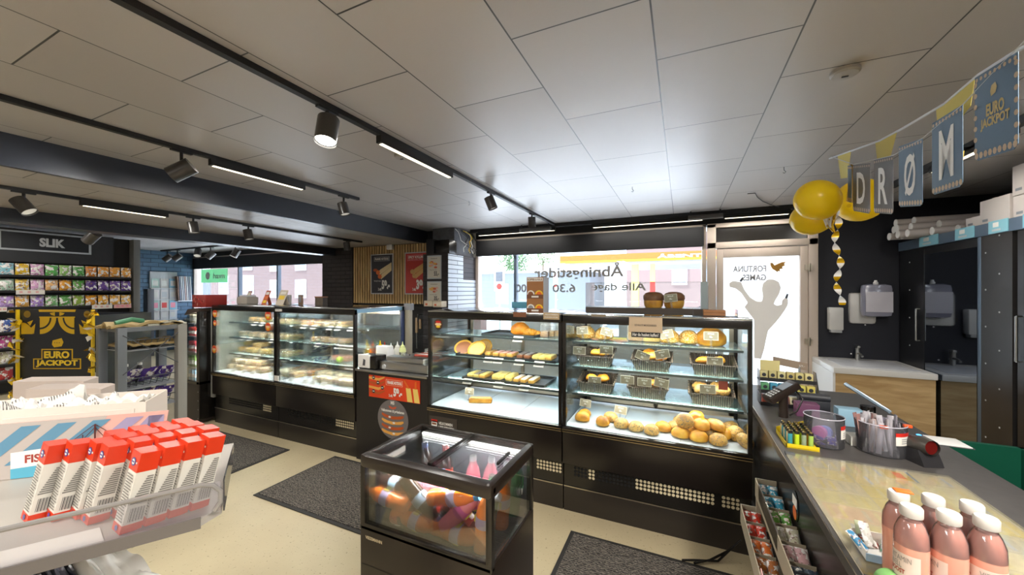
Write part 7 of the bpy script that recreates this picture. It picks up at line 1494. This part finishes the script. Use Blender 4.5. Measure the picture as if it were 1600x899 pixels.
rr = random.Random(2); lc = ['#3a8f9a', '#2f7f8a', '#5fae6a', '#b9d02a', '#c9d43a', '#d8c9a0', '#8a9a80', '#c98a3a', '#3a6f9a', '#9fbf5a']
def mk_lighter():
    o = D.objects.new('lighter', None); COL.objects.link(o); o['category'] = 'lighter'
    f = MB(); f.lathe([(.0065, 0), (.0075, .002), (.0075, .052)], TINTG, 12, sx=1.2, sy=.8); e = D.objects.new('body', f.mesh('body')); COL.objects.link(e); e.parent = o
    f = MB(); f.box(-.008, .008, -.006, .006, .052, .064, BLACK, .002); f.cyl((-.0, -.004, .064), (0, .004, .064), .004, mat('brass', '#b59a5a', .3, 1.), 10); e = D.objects.new('head', f.mesh('head')); COL.objects.link(e); e.parent = o; return o
LIG = Proto(mk_lighter)
for j in range(6):
    for i in range(4): LIG.put((x0 + .018 + i * .024, y0 + .016 + j * .026, CZ + .0065), (0, 0, .2 * rr.random()), 'lighter in the yellow tray, row %s from the front, %s' % (['one', 'two', 'three', 'four', 'five', 'six'][j], nth(i, 4)), color=lc[(i * 3 + j * 5 + i * j) % 10])
f = MB(); a = onZ(1262, 652, CZ); f.box(a.x - .05, a.x + .05, a.y - .01, a.y + .06, CZ, CZ + .07, mat('plum', '#6a3f5c', .4), .004); single('plum_box', f, 'plum coloured box behind the clear jar', 'box')
f = MB(); f.cyl((a.x - .02, a.y + .1, CZ + .085), (a.x + .12, a.y + .1, CZ + .085), .022, CHAR, 18); f.box(a.x - .02, a.x + .12, a.y + .08, a.y + .12, CZ, CZ + .07, CHAR, .005); single('receipt_printer', f, 'dark rounded receipt printer behind the jars', 'printer')
f = MB(); a = onZ(1330, 668, CZ); f.box(a.x - .05, a.x + .05, a.y - .0, a.y + .07, CZ, CZ + .085, mat('ice_blue', '#8fb4c9', .3), .006); single('blue_box', f, 'pale blue box between the jars and the sink', 'box')
p = onZ(1352, 665, CZ); x, y = p.x + .02, p.y + .03; t = thing('till_screen', 'tilted silver edged till screen seen from behind, between the jars', 'screen', (x, y, CZ)); f = MB(); f.cyl((x, y, CZ), (x, y, CZ + .09), .03, BLACK, 20); f.lathe([(.06, 0), (.055, .01), (.03, .015)], BLACK, 20, (x, y, CZ)); part('stand', f, t)
tm = Matrix.Translation((x - .005, y, CZ + .135)) @ Matrix.Rotation(math.radians(-24.5), 4, 'Z') @ Matrix.Rotation(math.radians(33), 4, 'Y') @ Matrix.Rotation(math.radians(-12), 4, 'X'); f = MB(); f.box(-.10, .10, -.06, .06, -.008, .008, mat('till_silver', '#8fa3b4', .25, .6), .004, tf=tm); part('panel', f, t); f = MB(); f.box(-.09, .09, -.052, .052, -.0095, -.008, BLACK, 0, tf=tm); part('display', f, t)
f = MB(); a = onZ(1335, 700, CZ); f.box(a.x - .005, a.x + .05, a.y + .02, a.y + .09, CZ, CZ + .04, PAPER, .003); single('white_box', f, 'small white box between the two clear jars', 'box')
f = MB(); a = onZ(1478, 690, CZ); f.box(a.x - .06, a.x + .05, a.y - .07, a.y + .04, CZ, CZ + .006, WHITE, .001); f.box(a.x - .065, a.x + .055, a.y - .075, a.y + .045, CZ - .0, CZ + .003, DGREY); single('paper_pad', f, 'white paper pad at the far right edge of the counter', 'paper')
t = thing('green_crate', 'dark green plastic crate behind the counter', 'crate', (1.45, 2.7, 0)); f = MB(); GC = mat('crate_green', '#155c46', .4)
for q in ((1.2, 1.75, 2.3, 2.33), (1.2, 1.75, 3.07, 3.1), (1.2, 1.23, 2.3, 3.1), (1.72, 1.75, 2.3, 3.1)): f.box(q[0], q[1], q[2], q[3], .35, .62, GC)
f.box(1.2, 1.75, 2.3, 3.1, .35, .38, GC); part('crate', f, t); f = MB(); f.box(1.22, 1.73, 2.32, 3.08, 0, .35, DGREY); part('stand', f, t)
# sweets rack on the counter side
t = thing('counter_sweets_rack', 'two tier sweets rack hung on the front of the cashier counter', 'rack', (.32, 1.5, .4)); RK = mat('rack_cream', '#a89d88', .4)
f = MB()
for (xa, xb, z) in ((.302, .378, .60), (.245, .315, .47)):
    f.box(xa, xb, 1.0, 1.98, z - .02, z - .012, RK); f.box(xa - .003, xa, 1.0, 1.98, z - .02, z + .06, RK); f.box(xa, xb, 1.975, 1.98, z - .02, z + .06, RK)
    for k in range(9): f.box(xa, xb, 1.87 - k * .108, 1.873 - k * .108, z - .012, z + .045, RK)
part('troughs', f, t); f = MB(); f.box(.376, .383, 1.0, 1.98, .44, .60, MGREY); f.box(.30, .378, 1.96, 1.97, .44, .60, RK); part('back', f, t)
f = MB(); f.box(.299, .3015, 1.55, 1.9, .60, .67, PLAST); f.box(.2415, .2445, 1.2, 1.5, .47, .56, mat('tag_rose')); part('ticket_strip', f, t)
up = [('#2a8fb0', 'blue'), ('#2a8fb0', 'blue'), ('#5aa03a', 'green'), ('#c9c7b0', 'white and yellow'), ('#c9a0a4', 'pink white'), ('#3a4a5a', 'dark'), ('#4aa890', 'teal'), ('#4aa890', 'teal')]
lo = [('#c9341e', 'red and yellow'), ('#c9341e', 'red'), ('#d8702a', 'orange'), ('#a8642a', 'brown gold'), ('#b8842a', 'gold'), ('#c9c05a', 'yellow'), ('#a8642a', 'brown gold'), ('#c9341e', 'red')]
for tier, (seq, xa, z) in enumerate(((up, .322, .592), (lo, .262, .462))):
    for k, (c, l) in enumerate(seq):
        for j in range(2):
            pouch('sweets_packet', '%s packet on the %s tier of the counter rack, %s slot, %s' % (l, ['upper', 'lower'][tier], ORD[k] + ' farthest', ['outer', 'inner'][j]), 'packet', (xa + j * .036, 1.96 - k * .108, z + .052), .0185, .095, .013, PACKS, (2.0, 0, .0), c)
f = MB(); f.text('STIMOROL', -1.38 + 0, 0, .09, .012, (0, 0, 0), UX, UZ, PAPER, 0); f = MB(); f.box(.305, .372, 1.36, 1.365, .60, .665, CHAR); f.text('STIMOROL', .308, .645, .06, .014, (0, 1.36, 0), UX, UZ, LGREY, .001, .03); single('divider_card', f, 'dark divider card with pale capital wording in the upper sweets rack', 'divider')

# ================================================================== wash place
t = thing('wash_basin', 'white basin top on an oak front cabinet against the dark wall', 'wash basin', (1.8, 5.2, 0)); x0, x1, y0, y1 = 1.40, 2.17, 4.80, YW - .004
OKF = tree('oak_light', f_wood('#b08f60', '#d0b282', (1.2, 1, 7)))
f = MB(); f.box(x0 + .02, x1 - .005, y0 + .03, y1, .12, .665, OKF); f.box(x0 + .0, x0 + .02, y0 + .02, y1, .10, .665, WHITE); part('cabinet', f, t)
f = MB(); f.box(x0, x1, y0, y1, .665, .725, mat('basin', '#dedcd8', .25), .01); f.box(x0 + .1, x1 - .08, y0 + .08, y1 - .14, .724, .727, mat('bowl', '#c8c9cc', .3), .001); part('basin_top', f, t)
f = MB(); f.cyl((1.80, 5.44, .725), (1.80, 5.44, .86), .022, STEEL, 16); f.tube([(1.80, 5.44, .80), (1.80, 5.36, .80), (1.80, 5.32, .78)], .012, STEEL, 8); f.box(1.785, 1.815, 5.40, 5.47, .862, .885, STEEL, .004); part('tap', f, t)
WD = mat('dispenser_white', '#d2d0cc', .35)
t = thing('soap_dispenser', 'small white soap dispenser left of the towel dispenser', 'dispenser', (1.615, YW, 1.02)); f = MB(); f.box(1.55, 1.68, YW - .10, YW - .002, 1.05, 1.31, WD, .014); part('body', f, t); f = MB(); f.box(1.565, 1.665, YW - .10, YW - .02, 1.02, 1.055, mat('disp_grey', '#a5a6a6', .4), .006); part('lever', f, t)
f = MB(); f.box(1.75, 1.98, YW - .03, YW - .002, 1.13, 1.48, WD, .03); single('wall_plate', f, 'cream plate behind the towel dispenser', 'plate')
t = thing('towel_dispenser', 'rounded grey and white paper towel dispenser on the dark wall', 'dispenser', (1.98, YW, 1.22)); f = MB(); f.box(1.83, 2.075, YW - .19, YW - .035, 1.215, 1.575, mat('towel_grey', '#8c8c9c', .2, spec=.7), .05); part('cover', f, t); f = MB(); f.box(1.84, 2.065, YW - .196, YW - .188, 1.27, 1.49, mat('towel_white', '#c9c6cf', .4), .002); part('front_band', f, t); f = MB(); f.lathe([(.02, 0), (.024, .02), (.014, .035), (.012, .05)], WHITE, 14, (1.955, YW - .1, 1.57)); part('knob', f, t)
for i, (px, py) in enumerate(((1276, 515), (1276, 532), (1330, 553), (1345, 556), (1352, 508))): p = onY(px, py, YW - .004); f = MB(); f.disc(p.x, p.z, .008, (0, YW, 0), UX, UZ, WHITE, .002, 8); single('screw_plug', f, 'white plug on the dark wall, %s of five' % nth(i, 5), 'plug')
# ================================================================== mirrored sliding door cabinet, right
MX = 2.18
t = thing('sliding_cabinet', 'long black cabinet with mirrored sliding doors along the right wall', 'cabinet', (2.6, 4, 0))
BR = mat('rail_blue', '#596a7c', .4, .3); SB = mat('cab_black', '#1b1c1f', .3)
MIR = mat('mirror_dark', '#8892a0', .04, 1.)
f = MB(); f.box(MX + .02, 3.19, 1.2, YW - .01, 0, .1, SB); f.box(MX + .05, 3.19, 1.2, YW - .01, 1.93, 2.03, SB); f.box(3.10, 3.19, 1.2, YW - .01, .1, 1.93, SB); f.box(MX + .02, 3.1, YW - .06, YW - .01, .1, 1.93, SB); part('carcass', f, t)
f = MB(); f.box(MX - .01, MX + .05, 1.2, YW - .03, 1.935, 2.03, BR, .004); part('top_rail', f, t)
f = MB(); f.box(MX - .005, MX + .045, 4.27, 4.31, .1, 1.935, BR, .003); f.box(MX, MX + .04, 5.44, 5.50, .1, 1.935, SB); part('post', f, t)
f = MB(); f.box(MX - .002, MX + .02, 5.05, 5.44, .1, 1.93, SB); part('side_panel', f, t)
for i, (ya, yb) in enumerate(((4.31, 5.05), (2.9, 3.93))):
    f = MB(); f.box(MX + .005, MX + .02, ya, yb, .12, 1.88, SB); f.box(MX + .005, MX + .02, ya, yb, 1.88, 1.93, SB); d = part('sliding_door', f, t)
    f = MB(); f.box(MX + .002, MX + .006, ya + .02, yb - (.0 if i == 0 else .06), .14, 1.86, MIR if i == 0 else mat('mirror_black', '#20242c', .06, 1.)); part('mirror_panel', f, d)
    f = MB(); yh = (5.12, 3.88)[i]; f.cyl((MX - .03, yh, 1.0), (MX - .03, yh, 1.32), .008, STEEL, 10)
    for z in (1.0, 1.32): f.cyl((MX - .03, yh, z), (MX + .0, yh, z), .006, STEEL, 8)
    part('handle', f, d)
f = MB(); f.box(MX - .004, MX + .03, 3.96, 4.27, .1, 1.935, mat('panel_black', '#262424', .35, mottle=.4, mscale=6)); b = part('post_panel', f, t)
f = MB()
for y in (4.22, 4.08):
    for k in range(6): f = MB(); f.cyl((MX - .006, y, .35 + k * .29 + (.12 if y < 4.2 else 0)), (MX - .003, y, .35 + k * .29 + (.12 if y < 4.2 else 0)), .007, LGREY, 8); part('screw_head', f, t)
for k in range(6): f = MB(); f.cyl((MX - .006, 5.30, .35 + k * .29), (MX - .003, 5.30, .35 + k * .29), .007, LGREY, 8); part('screw_head', f, t)
for i, (ya, yb) in enumerate(((4.80, 5.10), (4.33, 4.56), (3.98, 4.17), (3.62, 3.85))):
    f = MB(); f.box(MX - .016, MX - .011, ya, yb, 1.94, 2.035, mat('tag_blue', '#7fb6c4', .4)); f.rect(-ya - (yb - ya) * .75, 1.985, -ya - (yb - ya) * .45, 2.02, (MX - .016, 0, 0), (0, -1, 0), UZ, PAPER, .001); f.rect(-ya - (yb - ya) * .8, 1.955, -ya - (yb - ya) * .35, 1.97, (MX - .016, 0, 0), (0, -1, 0), UZ, LGREY, .001)
    single('rail_label', f, 'pale blue label on the cabinet top rail, %s of four' % nth(i, 4), 'label')
TBM = mat('tube_card', '#b8b0ac', .6)
zt3 = 2.032; tb = [(4.95, 0, 2.02), (5.03, 0, 1.98), (5.12, 0, 2.05), (5.20, 0, 1.98), (4.87, 0, 2.16), (4.99, 1, 2.06), (5.07, 1, 1.99), (5.16, 1, 2.0), (4.90, 1, 2.22), (5.03, 2, 2.1), (5.12, 2, 2.0), (4.80, 0, 2.3)]
for i, (y, r_, x) in enumerate(tb):
    z = zt3 + .038 + r_ * .064; f = MB(); f.cyl((x, y, z), (x + .88, y, z), .036, TBM, 20); t2 = thing('postal_tube', 'grey white cardboard tube on the cabinet, %s layer, %s from the front' % (['bottom', 'middle', 'top'][r_], ORD[sorted(q[0] for q in tb if q[1] == r_).index(y)]), 'tube', (x, y, zt3 + r_ * .064)); part('tube', f, t2); f = MB(); f.cyl((x - .006, y, z), (x, y, z), .0375, WHITE, 20); part('end_cap', f, t2)
for i, (ya, yb, z0, z1, xa, l) in enumerate(((4.43, 4.62, 2.032, 2.13, 2.26, 'small low carton right of the tubes'), (4.10, 4.41, 2.032, 2.235, 2.24, 'large white carton on the cabinet'), (3.70, 4.07, 2.032, 2.20, 2.24, 'lower white carton at the right picture edge'), (3.72, 4.06, 2.202, 2.42, 2.23, 'top white carton stacked at the right picture edge'))):
    t2 = thing('carton', l, 'carton', (2.5, (ya + yb) / 2, z0)); f = MB(); f.box(xa, xa + .45, ya, yb, z0, z1, mat('carton_pale', '#cfc5bd', .7), .004); part('box', f, t2); f = MB(); f.box(xa - .001, xa + .45, (ya + yb) / 2 - .02, (ya + yb) / 2 + .02, z1, z1 + .001, BOX); f.rect(-yb + .03, z0 + .03, -yb + .09, z0 + .05, (xa, 0, 0), (0, -1, 0), UZ, MGREY, .001); part('tape', f, t2)

# ================================================================== balloons, ribbon, bunting
def f_bal(n, l, b):
    b.inputs['Base Color'].default_value = tuple(lin('#fce02c')) + (1,); b.inputs['Roughness'].default_value = .28; o = n['Material Output']
    tl = n.new('ShaderNodeBsdfTranslucent'); tl.inputs[0].default_value = tuple(lin('#ffe838')) + (1,); m = n.new('ShaderNodeMixShader'); m.inputs[0].default_value = .5
    l.new(b.outputs[0], m.inputs[1]); l.new(tl.outputs[0], m.inputs[2]); l.new(m.outputs[0], o.inputs[0])
BALM = tree('balloon_yellow', f_bal)
def balloon(c, r, tl, l):
    t = thing('balloon', l, 'balloon', c); f = MB(); q = Vector(tl).normalized(); rot = q.to_track_quat('Z', 'Y').to_matrix()
    f.blob(c, r, r, r * 1.1, BALM, 32, 20, lambda p: Vector((p.x * (1 - .14 * max(p.z, 0) ** 2), p.y * (1 - .14 * max(p.z, 0) ** 2), p.z * (1.12 if p.z > 0 else 1))), tf=rot); part('skin', f, t)
    k = Vector(c) + q * r * 1.22; f = MB(); f.cyl(k - q * .012, k + q * .012, .006, YELLOW, 10, r1=.012); part('knot', f, t)
bc = onD(1306, 332, 2.25)
b1, b2, b3 = onD(1277, 313, 2.2), onD(1268, 341, 2.36), onD(1344, 313, 2.42)
balloon(b1, .112, bc - b1 + Vector((0, 0, -.02)), 'large yellow balloon, front left of the three'); balloon(b2, .105, bc - b2, 'lower yellow balloon behind the front left one'); balloon(b3, .135, bc - b3, 'yellow balloon on the right, behind the D and R cards')
t = thing('ribbon', 'spiral yellow and white ribbon hanging from the balloons', 'ribbon', bc); f = MB(); FG = mat('foil_yellow', '#d4a90f', .25, .4)
N = 120; top = onD(1306, 330, 2.2); bot_ = onD(1309, 478, 2.2); pr = None
for i in range(N):
    s_ = i / N; a0 = s_ * 2 * PI * 3.6; c = top.lerp(bot_, s_); am = .012 * math.sin(s_ * 2 * PI * 2.3); wd_ = .017
    c = c + Vector((am + .01 * s_, 0, 0)); d_ = Vector((math.cos(a0), math.sin(a0), 0)) * wd_
    q = (c - d_, c + d_)
    if pr: f.add([pr[0], pr[1], q[1], q[0]], [(0, 1, 2, 3)], FG if int(s_ * 7.2) % 2 else WHITE, True); w_ = Vector((.0, .0015, 0)); f.add([pr[0] + w_, q[0] + w_, q[1] + w_, pr[1] + w_], [(0, 1, 2, 3)], WHITE, True)
    pr = q
part('strip', f, t)
f = MB(); rr = random.Random(6); c0 = onD(1300, 340, 2.2)
for k in range(7): pts = [c0 + Vector((rr.uniform(-.05, .03), rr.uniform(-.02, .02), rr.uniform(-.09, .06))) for _ in range(4)]; f.tube(pts, .007, FG if k % 2 else WHITE, 6)
part('bow', f, t)
f = MB(); a, c = onD(1306, 330, 2.25), Vector((onD(1316, 262, 2.1).x, onD(1316, 262, 2.1).y, 2.2)); a2 = onD(1322, 285, 2.15); f.prism([(0, -.11), (.05, -.13), (.07, .08), (.02, .1)], a2, UX, UZ, .002, mat('foil_dark', '#7a5c12', .25, .6)); part('foil_leaf', f, t)
# string of cards: one straight line in space, cards hang from it
def s3(px, py): d = 1 / (.5 + .00208 * (px - 1333)); return onD(px, py, d)
DCARD = mat('card_slate', '#3f5c74', .45); DCB = mat('card_brown', '#54504e', .5); ORN = mat('card_orn', '#b9a184', .5)
def hang(pxa, pya, pxb, pyb, h, lbl, txt=None, col=DCARD, big=False):
    a, c = s3(pxa, pya), s3(pxb, pyb); u = c - a; L_ = u.length; u.normalize(); v = Vector((0, 0, 1)); sw = Vector((0, 0, 0)); t = thing('bunting_card', lbl, 'bunting card', a)
    f = MB(); O = a - v * h; f.prism([(0, h - .0), (0, .012), (.015, 0), (L_ - .015, 0), (L_, .012), (L_, h)][::-1], O, u, v, .0012, col)
    for k in range(9):
        x = L_ * (k + .5) / 9; f.disc(x, .014, .008, O, u, v, ORN, .0016 * -1 if False else -.0004, 8, ry=.010); f.disc(x, h - .012, .006, O, u, v, ORN, -.0004, 8); f.disc(x, .014, .008, O, u, v, ORN, .0017, 8, ry=.010); f.disc(x, h - .012, .006, O, u, v, ORN, .0017, 8)
    part('card', f, t); f = MB(); of = -.001
    for of in (-.001, .0022):
        if txt and not big: f.text(txt, L_ * .26, h * .17, L_ * .48, h * .66, O, u, v, WHITE, of, .02)
        if big:
            f.text('EURO', L_ * .3, h * .47, L_ * .42, h * .14, O, u, v, mat('gold_dull', '#b29a4e', .4), of, .04); f.text('JACKPOT', L_ * .16, h * .32, L_ * .68, h * .14, O, u, v, mat('gold_dull'), of, .04)
            f.face([(L_ * .42, h * .68), (L_ * .52, h * .70), (L_ * .56, h * .76), (L_ * .52, h * .82), (L_ * .43, h * .80), (L_ * .40, h * .74)], O, u, v, mat('gold_dull'), of)
            for k in range(7): f.disc(L_ * .03, h * (.12 + .13 * k), .008, O, u, v, ORN, of, 8); f.disc(L_ * .97, h * (.12 + .13 * k), .008, O, u, v, ORN, of, 8)
    part('print', f, t)
hang(1325, 259, 1331, 259, .20, 'edge-on slate card at the left end of the letter bunting')
hang(1333, 258, 1360, 255, .245, 'slate bunting card with white letter D', 'D', DCB)
hang(1366, 250, 1396, 243, .25, 'slate bunting card with white letter R', 'R', DCB)
hang(1405, 229, 1442, 216, .25, 'slate bunting card with white letter Ø', 'Ø')
hang(1457, 193, 1505, 163, .255, 'slate bunting card with white letter M, largest letter', 'M')
hang(1524, 122, 1592, 80, .25, 'slate bunting card with gold wording and dice, at the right picture edge', 'x', DCARD, True)
f = MB(); f.tube([s3(*q) for q in ((1296, 244), (1333, 257), (1396, 243), (1442, 216), (1505, 163), (1560, 105), (1610, 55), (1680, -40))], .0018, LGREY, 6); single('cord', f, 'thin cord carrying the slate letter cards', 'cord')
yp = [(1296, 248), (1330, 236), (1375, 220), (1412, 200), (1475, 163), (1528, 118), (1575, 88), (1640, 50)]
def y3(px, py): return onD(px, py, 1 / (.5 + .00208 * (px - 1333) - .04))
f = MB(); f.tube([y3(*q) for q in yp], .005, mat('tape_white', '#c9ccd2', .5), 6); single('bunting_tape', f, 'white tape carrying the yellow pennants', 'tape')
for i, (pa_, pb_, pt, h) in enumerate((((1309, 243), (1330, 236), (1316, 0), .155), ((1368, 223), (1402, 205), (1380, 0), .15), ((1463, 171), (1524, 122), (1470, 0), .14))):
    a, c = y3(*pa_), y3(*pb_); u = (c - a); L_ = u.length; u.normalize(); v = UZ; t = thing('pennant', 'yellow pennant on the white tape, %s of three' % nth(i, 3), 'pennant', a); f = MB(); f.prism([(0, 0), (L_ * (.25, .15, .1)[i], -h), (L_ * (.75, .6, .9)[i], -h * (1, .95, .55)[i]), (L_, 0)], a, u, v, .001, mat('pennant_yellow', '#cdbb5a', .6)); part('fabric', f, t)
a, c = y3(1497, 262), y3(1505, 258); f = MB(); f.prism([(0, .03), (.035, .045), (.02, -.03)], a, (c - a).normalized(), UZ, .001, YELLOW); single('pennant_tip', f, 'small yellow pennant tip below the M card', 'pennant')
# track and spotlight behind the bunting
f = MB(); p, q = Vector((1.75, 2.0, 2.47)), None; f.box(1.75, 1.79, 2.0, 4.6, 2.45, 2.5, BLACKM); single('lighting_track', f, 'black lighting track behind the bunting cards', 'light track')
linear('linear lamp behind the bunting cards', (1.77, 3.2), (1.77, 4.0), 2.42)
spot('dark spotlight hanging behind the bunting, between the last two cards', 1.77, 2.45, 2.27, (.05, .05, -1), s=1.7)
# ------------------------------------------------------------------ groups for the repeats
GROUPS = {'bread_roll': 'light rolls in the bread case', 'seeded_roll': 'seeded rolls in the bread case', 'seeded_loaf': 'seeded loaves on the top bread shelf', 'small_bun': 'buns in the wicker baskets', 'small_seeded_bun': 'seeded buns in the wicker baskets', 'oval_roll': 'long rolls in the bread case',
          'wicker_basket': 'wicker baskets in the bread case', 'price_card': 'dark price cards on stands', 'clip_card': 'dark price cards clipped to the baskets', 'price_tag': 'white price tags at the shelf fronts', 'pastry': 'pastries on black trays', 'baguette_sandwich': 'wrapped baguettes in the left cases',
          'wrapped_sandwich': 'wrapped sandwiches in the left cases', 'large_sandwich': 'yellow sandwiches in the leftmost case', 'soda_bottle': 'soft drinks in the cooler', 'vitamin_bottle': 'pink vitamin drinks on the counter', 'sweets_bag': 'bags on the sweets wall', 'pastille_box': 'pastille boxes on the foreground shelf',
          'lighter': 'lighters in the yellow tray', 'small_pack': 'packs in the counter display', 'sweets_packet': 'small sweets packets at the counter', 'track_spot': 'track spotlights', 'linear_lamp': 'linear track lamps', 'postal_tube': 'cardboard tubes on the cabinet', 'display_case': 'glass display cases', 'bunting_card': 'letter cards of the bunting'}
from collections import defaultdict
bk_ = defaultdict(list)
for o in D.objects:
    if o.parent is None and 'category' in o and 'group' not in o: bk_[o.name.split('.')[0]].append(o)
for k, v in bk_.items():
    if len(v) > 1:
        g = GROUPS.get(k, k.replace('_', ' ') + ' repeats in the shop')
        for o in v: o['group'] = g
bpy.context.view_layer.update()
